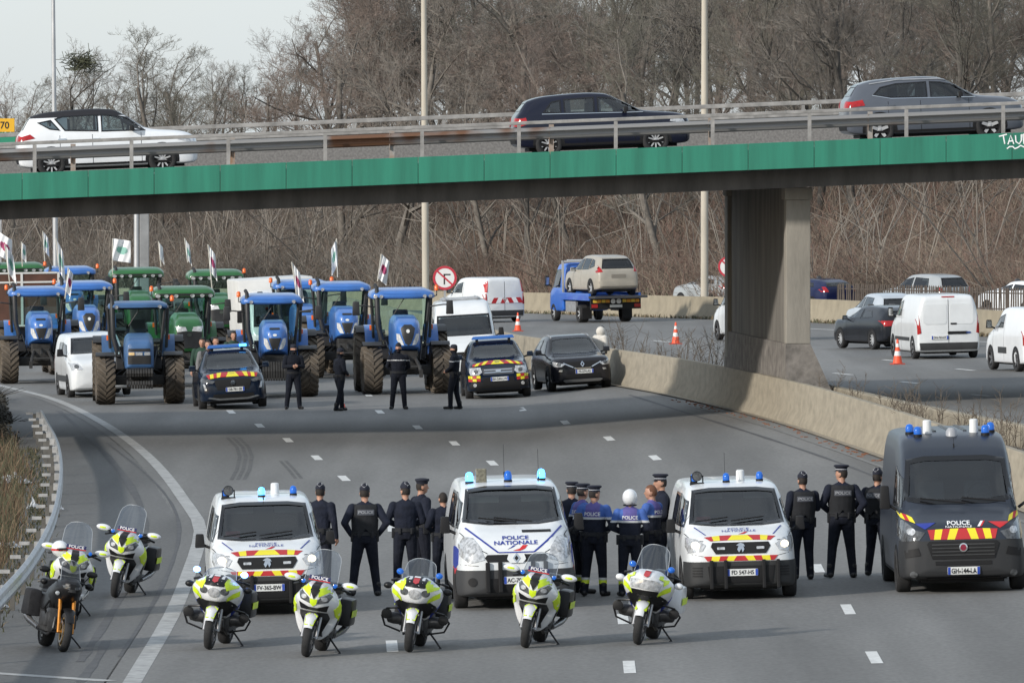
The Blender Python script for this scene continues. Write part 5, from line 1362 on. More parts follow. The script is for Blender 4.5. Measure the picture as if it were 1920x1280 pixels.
# ---- slip road beyond the far barrier
def slip(px, py, Y): 
    q = at(px, py, Y); return Vector((q.x, Y, zr(q.x, Y) + .0))
for label, px, Y, rot, pm, ht in (('deep blue car passing behind the far barrier right of the pier', 1522, 372, -60, P_DBLUE, 1.46), ('silver people carrier behind the palisade fence', 1735, 362, -62, P_SILV, 1.66), ('grey car behind the right lamp post', 1338, 392, -58, P_SILV, 1.46), ('white car behind the fence at the right edge of the photo', 1922, 348, -62, P_WHITE2, 1.46)):
    q = slip(px, 0, Y)
    r, h = car('passing_car', label, 'car', q, AWAY + R(-rot * .55), suv(4.4, 1.8, ht, 1.04), pm, dict(side=[[(.8, 1.08), (.4, ht - .22), (-.2, ht - .13), (-.2, 1.08)], [(-.3, 1.08), (-.3, ht - .13), (-1.2, ht - .18), (-1.35, 1.12)]], rear=[(-.66, 1.12), (.66, 1.12), (.54, ht - .16), (-.54, ht - .16)], windscreen=[(-.7, 1.14), (.7, 1.14), (.58, ht - .12), (-.58, ht - .12)], tails=[[(.62, .9), (.85, .9), (.85, 1.1), (.72, 1.12)]], track=.85, axles=(1.3, -1.3), seat=(0, .7)), .02, 'traffic behind the far barrier')
# ---------------------------------------------------------------- tractors
NHB = mat('tractor blue', (.042, .150, .45), .35, var=.15, scale=1.5, coat=.4, detail=6)
NHO = mat('faded tractor blue', (.045, .115, .255), .5, var=.22, scale=1.5, coat=.1, detail=6)
JDG = mat('tractor green', (.018, .118, .030), .38, var=.15, scale=1.5, coat=.4, detail=6)
JDY = mat('tractor yellow', (.65, .42, .02), .45)
MUD = mat('muddy tyre', (.050, .043, .036), .92, col2=(.13, .105, .078), scale=2.2, bump=.4, bscale=14, detail=7)
IRON = mat('greasy iron', (.035, .034, .033), .6, .3, var=.4, scale=6)
FEND = mat('black fender', (.022, .022, .023), .5, var=.3, scale=4)
CABG = glass('cab glass', (.66, .80, .77), ior=1.5)
RIMC = mat('cream rim', (.42, .36, .26), .6, var=.35, scale=4)
def lugwheel(r, wd, rimm, key, nl=22):
    if ('lug', key) in WCACHE: return WCACHE[('lug', key)]
    a = MB(); h = wd / 2
    a.lathe([(r * .60, -h * .7), (r * .66, -h * .92), (r * .86, -h), (r * .93, -h * .86), (r * .95, 0), (r * .93, h * .86), (r * .86, h), (r * .66, h * .92), (r * .60, h * .7)], 36, 'y', cap=False)
    for k in range(nl):
        for sd in (-1, 1):
            a0 = 2 * PI * (k + (0.5 if sd > 0 else 0)) / nl
            vs = []
            lw = PI / nl * .48
            for yy, da in ((.02, .0), (.55, .13), (1.0, .24)):
                for rr_ in ((.92, 1.0) if yy < .9 else (.84, .965)):
                    for e in (-lw, lw):
                        an = a0 + da * 1.5 + e
                        vs.append((r * rr_ * math.sin(an), sd * yy * h * 1.02, r * rr_ * math.cos(an)))
            fs = []
            for i in (0, 4):
                fs += [(i + 2, i + 3, i + 7, i + 6), (i, i + 2, i + 6, i + 4), (i + 1, i + 5, i + 7, i + 3)]
            fs += [(0, 1, 3, 2), (8, 10, 11, 9)]
            a.add(vs, fs)
    b = MB(); q = r * .62
    b.lathe([(q, -h * .7), (q, h * .7), (q * .92, h * .72), (q * .88, h * .1), (q * .45, h * .05), (q * .4, h * .3), (q * .25, h * .34), (.01, h * .34)], 28, 'y', cap=False)
    WCACHE[('lug', key)] = (a.mesh('wheel', MUD, 35), b.mesh('rim', rimm, 40))
    return WCACHE[('lug', key)]
def put_lug(parent, loc, r, wd, rimm, key, side, steer=0):
    m = lugwheel(r, wd, rimm, key)
    o = link('wheel', m[0], parent); o.location = loc; o.rotation_euler = (0, 0, (PI if side < 0 else 0) + steer)
    link('rim', m[1], o)
def arc_fender(root, name, m, cx, cz, r, y0, y1, a0, a1, thick=.04, n=10, lip=.0):
    mb = MB(); rings = []
    for i in range(n + 1):
        a = R(a0 + (a1 - a0) * i / n); c, s_ = math.cos(a), math.sin(a)
        rings.append([(cx + c * r, y0, cz + s_ * r), (cx + c * r, y1, cz + s_ * r), (cx + c * (r + thick), y1, cz + s_ * (r + thick)), (cx + c * (r + thick), y0, cz + s_ * (r + thick))])
    mb.loft(rings)
    return mb.build(name, m, root, 40)
def tractor(style, label, loc, rotz, group='tractors blocking the road', scale=1.0, mirrors=True, exhaust=True, beac=(-1, 1), weights=False, slope=.014, lights=True):
    col, roofc = {'t7': (NHB, NHB), 't6': (NHB, NHB), 'tm': (NHO, NHO), 'jd': (JDG, JDG)}[style]
    r = thing('tractor', label, 'tractor', loc, rotz, group, slope)
    place(r, loc, rotz, slope, scale=scale)
    rimm = JDY if style == 'jd' else RIMC
    # root sits under the front axle, x forward
    RXL = -2.75
    for s_ in (1, -1):
        put_lug(r, (RXL, s_ * 1.02, .90), .90, .60, rimm, style[:2] + 'r', s_)
        put_lug(r, (0, s_ * .98, .69), .69, .52, rimm, style[:2] + 'f', s_, R(3))
    if style == 'tm':
        st = [(1.05, 1.12, .26, 1.3, 1.55, .26, 1.66, .20), (1.0, 1.05, .36, 1.3, 1.66, .35, 1.76, .27), (.85, 1.02, .40, 1.3, 1.72, .39, 1.84, .29), (0, 1.0, .42, 1.3, 1.78, .41, 1.93, .30), (-1.1, 1.0, .43, 1.3, 1.84, .43, 2.0, .32), (-1.25, 1.0, .43, 1.3, 1.84, .42, 2.0, .32)]
    elif style == 'jd':
        st = [(1.15, 1.2, .30, 1.4, 1.78, .30, 1.86, .22), (1.08, 1.1, .42, 1.4, 1.86, .41, 1.97, .30), (.85, 1.05, .46, 1.4, 1.95, .45, 2.10, .32), (0, 1.05, .46, 1.4, 2.02, .45, 2.22, .30), (-1.0, 1.05, .48, 1.4, 2.05, .47, 2.25, .32), (-1.2, 1.05, .48, 1.4, 2.05, .47, 2.24, .32)]
    else:
        st = [(1.20, 1.40, .10, 1.5, 1.68, .12, 1.78, .08), (1.14, 1.36, .20, 1.52, 1.82, .22, 1.93, .15), (.98, 1.30, .32, 1.55, 1.94, .33, 2.06, .22), (.6, 1.22, .38, 1.55, 2.0, .38, 2.16, .26), (-.3, 1.10, .40, 1.55, 2.02, .40, 2.22, .28), (-1.1, 1.05, .42, 1.55, 2.04, .41, 2.23, .30), (-1.25, 1.05, .42, 1.55, 2.04, .41, 2.22, .30)]
    h = Hull(st, 5)
    hood = h.body('hood', col, r)
    if style in ('t7', 't6'):
        gp = [(0, 1.40), (.08, 1.45), (.16, 1.68), (.20, 1.88), (.10, 1.98), (-.10, 1.98), (-.20, 1.88), (-.16, 1.68), (-.08, 1.45)] if style == 't7' else [(0, 1.38), (.08, 1.41), (.18, 1.74), (-.18, 1.74), (-.08, 1.41)]
        g = h.decal('grille', 'f', gp, FEND, r, off=.014)
        if style == 't7': h.decal('emblem', 'f', oval(0, 1.80, .05, .05, 14), CREAM, g, off=.03)
        else:
            for k in range(5): h.decal('grille_bar', 'f', [(-.09 - k * .016, 1.46 + k * .055), (.09 + k * .016, 1.46 + k * .055), (.09 + k * .016, 1.472 + k * .055), (-.09 - k * .016, 1.472 + k * .055)], IRON, g, off=.024)
            h.decal('emblem', 'f', oval(0, 1.82, .06, .035, 14), CREAM, r, off=.02); h.decal('hood_scoop', 'f', rrect(0, 2.0, .30, .06, .025), FEND, r, off=.012)
        for s_ in (1, -1):
            q = [(.11 * s_, 1.41), (.22 * s_, 1.42), (.30 * s_, 1.56), (.31 * s_, 1.74), (.22 * s_, 1.72)]
            h.decal('headlamp', 'f', q, mat('tractor lamp', (.68, .69, .69), .12, .1, var=.35, scale=14), r, off=.02, step=.06)
    elif style == 'jd':
        h.decal('grille', 'f', [(-.34, 1.20), (.34, 1.20), (.38, 1.70), (-.38, 1.70)], FEND, r, off=.014)
        for s_ in (1, -1): h.decal('headlamp', 'f', [(.07 * s_, 1.72), (.36 * s_, 1.69), (.41 * s_, 1.86), (.12 * s_, 1.84)], mat('tractor lamp', (.7, .71, .71), .12), r, off=.02, step=.06)
        h.decal('emblem', 'f', oval(0, 1.60, .07, .05, 12), mat('dark badge', (.05, .06, .05), .4), r, off=.03)
    else:
        g = h.decal('grille', 'f', [(-.32, 1.16), (.32, 1.16), (.33, 1.40), (-.33, 1.40)], FEND, r, off=.014)
        for k in range(6): h.decal('grille_bar', 'f', [(-.3, 1.18 + k * .036), (.3, 1.18 + k * .036), (.3, 1.19 + k * .036), (-.3, 1.19 + k * .036)], IRON, g, off=.022)
        h.decal('upper_grille', 'f', [(-.32, 1.52), (.32, 1.52), (.30, 1.60), (-.30, 1.60)], FEND, r, off=.014)
        h.decal('headlamp', 'f', rrect(-.22, 1.455, .16, .085, .015), mat('amber lamp', (.7, .5, .25), .2), r, off=.02); h.decal('headlamp', 'f', rrect(.22, 1.455, .16, .085, .015), LAMP, r, off=.02); h.decal('headlamp', 'f', rrect(-.01, 1.455, .2, .085, .015), LAMP, r, off=.02)
    # engine, axle, frame
    mb = MB(); mb.box(-2.9, .75, -.27, .27, .62, 1.15); mb.box(-.25, .25, -.72, .72, .55, .82); mb.box(-3.1, -2.4, -.75, .75, .6, 1.15)
    mb.box(.7, 1.0, -.25, .25, .72, 1.1)
    for s_ in (1, -1): mb.tube([(-.05, s_ * .25, .62), (-.05, s_ * .75, .66)], .09, 8); mb.tube([(-.25, s_ * .3, .95), (-.9, s_ * .42, .8), (-1.3, s_ * .42, .75)], .06, 6)
    mb.build('chassis', IRON, r, 40, bev=.03)
    mb = MB()
    if style != 'tm' and not weights:
        for s_ in (1, -1): mb.tube([(.9, s_ * .2, 1.05), (1.35, s_ * .3, .8), (1.5, s_ * .34, .62)], .05, 7); mb.box(1.42, 1.58, s_ * .34 - .05, s_ * .34 + .05, .5, .72)
        mb.tube([(.95, 0, 1.1), (1.4, 0, .92)], .04, 6); mb.tube([(1.35, -.36, .8), (1.35, .36, .8)], .035, 6)
        mb.build('front_linkage', IRON, r, 40)
    else:
        wb = thing_part('front_weights', r)
        n = 10
        for k in range(n):
            y = -.38 + .76 * (k + .5) / n
            for zz in ((.78, 1.04), (.46, .72)) if style == 'tm' else ((.5, 1.08),):
                w_ = MB(); w_.prism([(1.0, zz[0]), (1.38, zz[0] + .03), (1.42, (zz[0] + zz[1]) / 2), (1.38, zz[1] - .03), (1.0, zz[1])], 'y', y - .030, y + .030); w_.build('weight_plate', IRON, wb, bev=.008)
    # fenders
    for s_ in (1, -1):
        arc_fender(r, 'front_fender', FEND, 0, .69, .77, s_ * .70 if s_ > 0 else -1.24, 1.24 if s_ > 0 else -.70, 62, 150, .03)
        arc_fender(r, 'rear_fender', col if style != 'tm' else NHO, RXL, .90, .97, .68 if s_ > 0 else -1.05, 1.05 if s_ > 0 else -.68, 8, 150, .05)
        arc_fender(r, 'fender_edge', FEND, RXL, .90, .965, 1.05 if s_ > 0 else -1.30, 1.30 if s_ > 0 else -1.05, 55, 150, .04)
    # cab: pillars, panes, roof
    x0, x1 = -1.25, -2.85           # front and back of the cab
    wb_, wt_ = .62, .80
    zb, zt_ = 1.35, 2.72
    fr = MB()
    P = {}
    for s_ in (1, -1):
        P[('f', s_)] = ((x0 - .05, s_ * wb_, zb), (x0 + .02, s_ * wt_ * .97, zt_)); P[('m', s_)] = ((-2.0, s_ * .80, zb), (-2.02, s_ * .86, zt_)); P[('b', s_)] = ((x1, s_ * .72, zb + .4), (x1 - .1, s_ * .82, zt_))
        for k in 'fmb': fr.tube(P[(k, s_)], .045, 6)
        fr.tube([P[('f', s_)][0], P[('m', s_)][0], P[('b', s_)][0]], .05, 6); fr.tube([P[('f', s_)][1], P[('m', s_)][1], P[('b', s_)][1]], .05, 6)
    fr.tube([P[('f', 1)][0], P[('f', -1)][0]], .05, 6); fr.tube([P[('f', 1)][1], P[('f', -1)][1]], .05, 6); fr.tube([P[('b', 1)][1], P[('b', -1)][1]], .05, 6)
    fr.build('cab_frame', FEND, r, 40)
    def pane(name, a, b, c, d): MB().add([a, b, c, d], [(0, 1, 2, 3)]).build(name, CABG, r)
    pane('windscreen', P[('f', 1)][0], P[('f', -1)][0], P[('f', -1)][1], P[('f', 1)][1]); pane('rear_pane', P[('b', 1)][0], P[('b', -1)][0], P[('b', -1)][1], P[('b', 1)][1])
    for s_ in (1, -1):
        pane('door_pane', P[('f', s_)][0], P[('m', s_)][0], P[('m', s_)][1], P[('f', s_)][1]); pane('side_pane', P[('m', s_)][0], P[('b', s_)][0], P[('b', s_)][1], P[('m', s_)][1])
    MB().box(x1, x0 - .1, -.66, .66, .95, zb).build('cab_floor', FEND, r, bev=.03)
    # seat, column, steering wheel
    mb = MB(); mb.frust(-2.55, -2.4, -.27, .27, 1.75, 2.35, .02, .06); mb.box(-2.5, -2.05, -.27, .27, 1.6, 1.78); mb.box(-2.45, -2.1, -.2, .2, 1.35, 1.6); mb.build('seat', SEAT, r, 40, bev=.04)
    mb = MB(); mb.tube([(-1.45, 0, 1.35), (-1.7, 0, 1.85)], .06, 6); mb.tube([(-1.72 + .08 * math.cos(t), .2 * math.sin(t), 1.9 + .2 * math.cos(t) * .5) for t in [2 * PI * i / 14 for i in range(15)]], .018, 5, cap=False); mb.frust(-1.75, -1.35, -.3, .3, 1.5, 1.78, .08, .06); mb.build('steering_column', FEND, r, 40)
    rz = zt_
    if style in ('t7', 't6'):
        ro = Hull([(-1.0, rz - .02, .70, rz + .04, rz + .08, .68, rz + .12, .55), (-1.08, rz - .05, .86, rz + .04, rz + .12, .84, rz + .18, .62), (-1.4, rz - .04, .93, rz + .05, rz + .15, .90, rz + .24, .66), (-2.6, rz - .02, .92, rz + .06, rz + .16, .89, rz + .27, .66), (-3.0, rz - .02, .88, rz + .05, rz + .14, .85, rz + .22, .62), (-3.08, rz, .8, rz + .05, rz + .12, .78, rz + .16, .55)], 4)
    elif style == 'jd':
        ro = Hull([(-.98, rz, .74, rz + .05, rz + .10, .72, rz + .14, .60), (-1.05, rz - .05, .92, rz + .05, rz + .14, .90, rz + .22, .74), (-1.5, rz - .04, .97, rz + .08, rz + .2, .94, rz + .32, .76), (-2.7, rz - .02, .96, rz + .08, rz + .2, .93, rz + .32, .74), (-3.05, rz, .9, rz + .07, rz + .17, .86, rz + .24, .66)], 4)
    else:
        ro = Hull([(-1.02, rz, .72, rz + .04, rz + .06, .70, rz + .09, .58), (-1.1, rz - .04, .84, rz + .03, rz + .08, .83, rz + .14, .62), (-2.6, rz - .03, .86, rz + .04, rz + .1, .84, rz + .18, .64), (-2.95, rz - .01, .82, rz + .03, rz + .08, .8, rz + .14, .6)], 4)
    ro.body('roof', roofc, r)
    ro.decal('roof_lip', 'f', [(-.74, rz - .035), (.74, rz - .035), (.78, rz + .005), (-.78, rz + .005)], FEND, r, off=.008, thick=.01)
    mb = MB()
    for s_ in (1, -1): mb.tube([(x0 + .03, s_ * .62, 1.45), (-.9, s_ * .52, 1.5), (-.3, s_ * .46, 1.25), (.1, s_ * .4, .95)], .018, 5); mb.tube([(-.2, s_ * .4, 1.0), (-.1, s_ * .6, .9), (0, s_ * .75, .72)], .016, 5)
    mb.tube([(.2, .2, 1.0), (.6, .32, .9), (.9, .25, .95)], .016, 5); mb.build('hydraulic_hose', FEND, r, 60)
    MB().box(.2, .9, -.30, .30, .95, 1.25).build('radiator_block', IRON, r, bev=.03)
    MB().box(x0 - .02, x0 + .03, -.55, .55, 1.36, 1.62).build('firewall', FEND, r)
    if style == 'jd': ro.decal('roof_visor', 'f', [(-.88, rz - .03), (.88, rz - .03), (.92, rz + .10), (-.92, rz + .10)], FEND, r, off=.01)
    if lights:
        for s_ in (1, -1):
            for y in ((.62, .78) if style == 't7' else (.62,) if style != 'jd' else (.25, .55, .80)):
                ro.decal('work_lamp', 'f', oval(s_ * y, rz + .03, .07 if style == 'jd' else .055, .045, 12), LAMP, r, off=.03, thick=.03)
    for s_ in beac:
        mb = MB(); mb.tube([(-1.35, s_ * .88, rz + .02), (-1.3, s_ * .98, rz + .04), (-1.3, s_ * .98, rz + .2)], .018, 5); o = mb.build('beacon_stalk', FEND, r)
        mb = MB(); mb.lathe([(.06, rz + .18), (.062, rz + .30), (.03, rz + .34), (.004, rz + .34)], 12, 'z', 0, T(-1.3, s_ * .98, 0)); mb.build('beacon', ORANGE, o, 50)
    if mirrors:
        for s_ in (1, -1):
            mb = MB(); mb.tube([(-1.2, s_ * .78, 2.45), (-1.12, s_ * 1.15, 2.5), (-1.15, s_ * 1.30, 2.5)], .02, 6); o = mb.build('mirror_arm', FEND, r)
            MB().frust(-1.2, -1.1, s_ * 1.34 - .11, s_ * 1.34 + .11, 2.22, 2.62, .015, .02).build('mirror', FEND, o, 40, bev=.03)
    if exhaust:
        mb = MB(); mb.tube([(-1.05, -.62, 1.5), (-1.05, -.72, 1.9), (-1.1, -.74, 2.75), (-1.15, -.74, 3.0), (-1.3, -.78, 3.08)], [.07, .075, .075, .055, .055], 10); mb.build('exhaust_stack', FEND, r, 50)
    mb = MB(); mb.tube([(x0 + .04, .05, zt_ - .02), (x0 + .0, -.28, 2.2)], .012, 5); mb.build('wiper', FEND, r)
    for s_ in (1, -1):
        mb = MB()
        for k in range(3): mb.box(-1.75, -1.35, s_ * .82 - .14, s_ * .82 + .14, .45 + k * .3, .49 + k * .3)
        mb.box(-1.78, -1.74, s_ * .82 - .14, s_ * .82 - .1, .45, 1.4); mb.build('step', FEND, r)
        MB().box(RXL + .55, RXL + .6, s_ * .86 - .05, s_ * .86 + .05, 1.78, 1.92).build('marker_lamp', ORANGE, r)
    return r
def thing_part(name, parent):
    o = bpy.data.objects.new(name, None); o.empty_display_size = .1; COL.objects.link(o); o.parent = parent; return o
def person_in(r): pass
TR_POS = {}
def tr(key, style, label, px, py, rot, Y=None, **k):
    p = gl(px, py)
    if Y: p = Vector(((px - CX) / F * Y, Y, zl((px - CX) / F * Y, Y)))
    TR_POS[key] = (p, FACE + R(rot))
    return tractor(style, label, p, FACE + R(rot), **k)
tr('t3', 'tm', 'older faded blue tractor with stacked front weights, nearest on the left', 262, 757, 3, mirrors=False, beac=(1,), weights=True)
tr('t1', 't6', 'blue tractor with muddy front tyres at the far left edge of the road', 76, 718, 5, beac=(-1, 1))
tr('t4', 't6', 'blue tractor with front weights behind the dark blue police SUV', 515, 744, 3, weights=True, beac=(-1,))
tr('t6', 't7', 'bright blue tractor with black pointed grille behind the two middle officers', 762, 738, 4, beac=(1,), scale=1.03)
tr('t2', 't7', 'blue tractor with black grille second from the left, behind the leftmost blue one', 165, 0, 6, Y=284)
tr('jd1', 'jd', 'green tractor behind the older faded blue tractor', 352, 0, 6, Y=268, beac=(-1,))
tr('t5', 't6', 'blue tractor half hidden between two blue tractors in the middle', 648, 0, 5, Y=276, beac=(-1,))
tr('jd2', 'jd', 'green tractor with beacon standing behind the front green one, further right', 412, 0, 6, Y=302, beac=(1,))
tr('jd3', 'jd', 'green tractor further back left, below the large white flag', 262, 0, 5, Y=309, beac=())
tr('t7', 't6', 'blue tractor of which only the roof shows before the white lorry', 572, 0, 5, Y=281, beac=(-1, 1))
tr('t8', 't6', 'blue tractor furthest back at the left, only its roof visible', 138, 0, 6, Y=318, beac=(1,))
tr('jd4', 'jd', 'green tractor at the far left, its roof above the brown trailer', 40, 0, 6, Y=326, beac=(-1, 1))
# brown trailer
q = Vector(((40 - CX) / F * 300, 300, 0)); q.z = zl(q.x, 300)
t = thing('farm_trailer', 'brown panelled farm trailer with white frame behind the leftmost tractor', 'trailer', q, FACE + R(6), None, .014)
bm_ = mat('brown trailer boards', (.085, .036, .022), .7, var=.3, scale=2)
wm_ = mat('white trailer frame', (.55, .55, .53), .6)
for y0, y1 in ((-1.25, -.03), (.03, 1.25)): MB().box(1.0, 1.06, y0, y1, 1.3, 3.05).build('front_board', bm_, t)
mb = MB(); mb.box(-5, .98, -1.28, 1.28, 1.2, 1.3); mb.box(-5, .98, -1.28, -1.22, 1.3, 3.05); mb.box(-5, .98, 1.22, 1.28, 1.3, 3.05); mb.build('body', bm_, t)
for y in (-1.25, 0, 1.25): MB().box(1.05, 1.10, y - .04, y + .04, 1.25, 3.08).build('frame_post', wm_, t)
for z in (1.28, 2.75, 3.06): MB().box(1.052, 1.095, -1.2, 1.2, z - .03, z + .03).build('frame_rail', wm_, t)
mb = MB(); mb.box(-4.5, 2.4, -.1, .1, .75, .95); mb.box(-4, -1, -.5, .5, .7, 1.2); mb.build('chassis', IRON, t)
for x in (-1.5, -3.2):
    for s_ in (1, -1): wheel(t, (x, s_ * .95, .5), .5, .4, DARKRIM, 6, s_)
# flags
def flag(label, px, top, px2, Y, hh, ww, col, rot=0, droop=.5, base=480):
    """pole from base pixel up to top; cloth hangs limply"""
    a = at(px2, base, Y); b = at(px, top, Y)
    t = thing('flag', label, 'flag', a, 0, 'flags on the tractors')
    MB().tube([(0, 0, 0), tuple(b - a)], .018, 5).build('pole', mat('pale flag pole', (.5, .48, .42), .6), t)
    n, m = 18, 18; vs = []
    d = b - a
    for i in range(n + 1):
        for j in range(m + 1):
            u, v = i / n, j / m
            x = u * ww; z = -v * hh - droop * u * hh * .45
            y = .10 * math.sin(u * 7 + v * 2.5 + px) * (u ** .5) + .05 * math.sin(u * 13 + v * 5)
            xx = d.x - (v * hh / max(.1, d.length)) * d.x + x * math.cos(rot); vs.append((xx, y + x * math.sin(rot) * .6, d.z + z))
    fs = [(i * (m + 1) + j, i * (m + 1) + j + 1, (i + 1) * (m + 1) + j + 1, (i + 1) * (m + 1) + j) for i in range(n) for j in range(m)]
    mi = [1 if ((i / n - .5) ** 2 / .1 + ((j / m) - .45) ** 2 / .03) < 1 and col else 0 for i in range(n) for j in range(m)]
    mb = MB(); mb.v = vs; mb.f = fs; mb.m = mi
    mb.build('cloth', [mat('white flag cloth', (.72, .73, .74), .85), {'g': mat('green flag print', (.22, .42, .36), .85), 'r': mat('crimson flag print', (.32, .05, .13), .85)}.get(col, MATS['white flag cloth'] if 'white flag cloth' in MATS else None)], t, 60)
flag('large open white flag with green print above the older green tractor', 211, 447, 211, 300, .75, .62, 'g', 0, .25, 512)
flag('white flag with crimson print at the top left corner of the tractor group', -6, 432, -6, 262, .70, .45, 'r', 0, .9, 505)
flag('white flag with green print on the leftmost blue tractor', 9, 458, 19, 258, .85, .28, 'g', .5, .9, 535)
flag('narrow white flag above the brown trailer', 40, 453, 42, 310, .6, .18, 'g', .5, .6, 500)
flag('white flag with green print left of the lamp post', 80, 433, 84, 320, .7, .22, 'g', .5, .8, 490)
flag('tall white flag with green print in front of the left lamp post', 105, 447, 110, 275, 1.0, .24, 'g', .5, .9, 500)
flag('white flag with crimson print beside the second blue tractor', 128, 502, 122, 262, .7, .16, 'r', .5, .6, 560)
flag('slim white flag by an orange beacon above the older green tractor', 297, 452, 302, 305, .62, .18, '', .6, .8, 500)
flag('slim white flag with green print above the front green tractor', 346, 446, 352, 300, .72, .2, 'g', .6, .8, 492)
flag('white flag with crimson print on the green tractors', 390, 458, 398, 272, .85, .24, 'r', .5, .8, 545)
flag('white flag with crimson print on the blue tractor with weights', 547, 491, 556, 250, .85, .26, 'r', .5, .8, 552)
flag('white flag with green print above the half hidden blue tractor', 631, 447, 633, 279, .85, .0 + .2, 'g', 2.6, .9, 520)
flag('white flag with crimson print on the bright blue tractor', 715, 476, 708, 254, .7, .26, 'r', .4, .7, 527)
# ---------------------------------------------------------------- motorcycles
B_WHITE = mat('bike white', (.66, .67, .68), .3, coat=.5)
B_YEL = mat('fluorescent yellow', (.60, .78, .02), .4, emit=(.5, .75, .0), estr=.0)
B_BLK = mat('bike black', (.010, .010, .011), .4, spec=.3)
B_ENG = mat('engine grey', (.06, .06, .062), .5, .4, var=.4, scale=12)
B_FORK = mat('fork alloy', (.35, .35, .36), .35, .7)
B_GOLD = mat('gold fork', (.50, .20, .03), .35, .5)
SCREEN = glass('bike windscreen', (.66, .70, .74), ior=2.1)
TINTS = glass('tinted bike screen', (.22, .23, .25), ior=1.6)
BLUEF = mat('bright blue flash', (.2, .4, .9), .1, emit=(.12, .3, 1.0), estr=9.0)
def bwheel(parent, x, r, wd, rimm):
    k = ('b', r, wd, rimm.name)
    if k not in WCACHE:
        a = MB(); h = wd / 2
        a.lathe([(r * .70, -h * .7), (r * .82, -h), (r * .93, -h * .85), (r * .985, -h * .45), (r, 0), (r * .985, h * .45), (r * .93, h * .85), (r * .82, h), (r * .70, h * .7)], 30, 'y', cap=False)
        b = MB(); q = r * .72
        b.lathe([(q * .9, -h * .7), (q, -h * .75), (q, h * .75), (q * .9, h * .7), (q * .88, 0)], 26, 'y', cap=False)
        for i in range(5):
            M = Matrix.Rotation(2 * PI * i / 5, 4, 'Y')
            b.box(-.022, .022, -.025, .025, .03, q * .93, 0, M)
        b.lathe([(.045, -.06), (.045, .06)], 12, 'y')
        d = MB()
        for s_ in (-1, 1): d.lathe([(q * .62, s_ * .065), (q * .72 if False else q * .78, s_ * .065), (q * .78, s_ * .07), (q * .62, s_ * .07)], 24, 'y', cap=False)
        WCACHE[k] = (a.mesh('wheel', TYRE, 50), b.mesh('rim', rimm, 40), d.mesh('brake_disc', B_FORK, 40))
    o = link('wheel', WCACHE[k][0], parent); o.location = (x, 0, r)
    link('rim', WCACHE[k][1], o); link('brake_disc', WCACHE[k][2], o)
def screen(parent, x0, z0, x1, z1, w0, w1, m, bow=.10, name='windscreen'):
    rings = []
    n, k = 8, 10
    vs = []
    for i in range(n + 1):
        t = i / n
        wv = w0 + (w1 - w0) * t
        if t > .75: wv *= math.sqrt(max(.05, 1 - ((t - .75) / .25) ** 2 * .55))
        for j in range(k + 1):
            u = -1 + 2 * j / k
            vs.append((x0 + (x1 - x0) * t - bow * u * u, wv * u, z0 + (z1 - z0) * t - .03 * u * u * t))
    fs = [(i * (k + 1) + j, i * (k + 1) + j + 1, (i + 1) * (k + 1) + j + 1, (i + 1) * (k + 1) + j) for i in range(n) for j in range(k)]
    o = MB().add(vs, fs).build(name, m, parent, 60)
    ed = [vs[i * (k + 1)] for i in range(n + 1)] + [vs[n * (k + 1) + j] for j in range(1, k + 1)] + [vs[i * (k + 1) + k] for i in range(n - 1, -1, -1)]
    MB().tube(ed, .006, 5).build('screen_edge', mat('screen edge', (.3, .32, .34), .3), o)
    return o
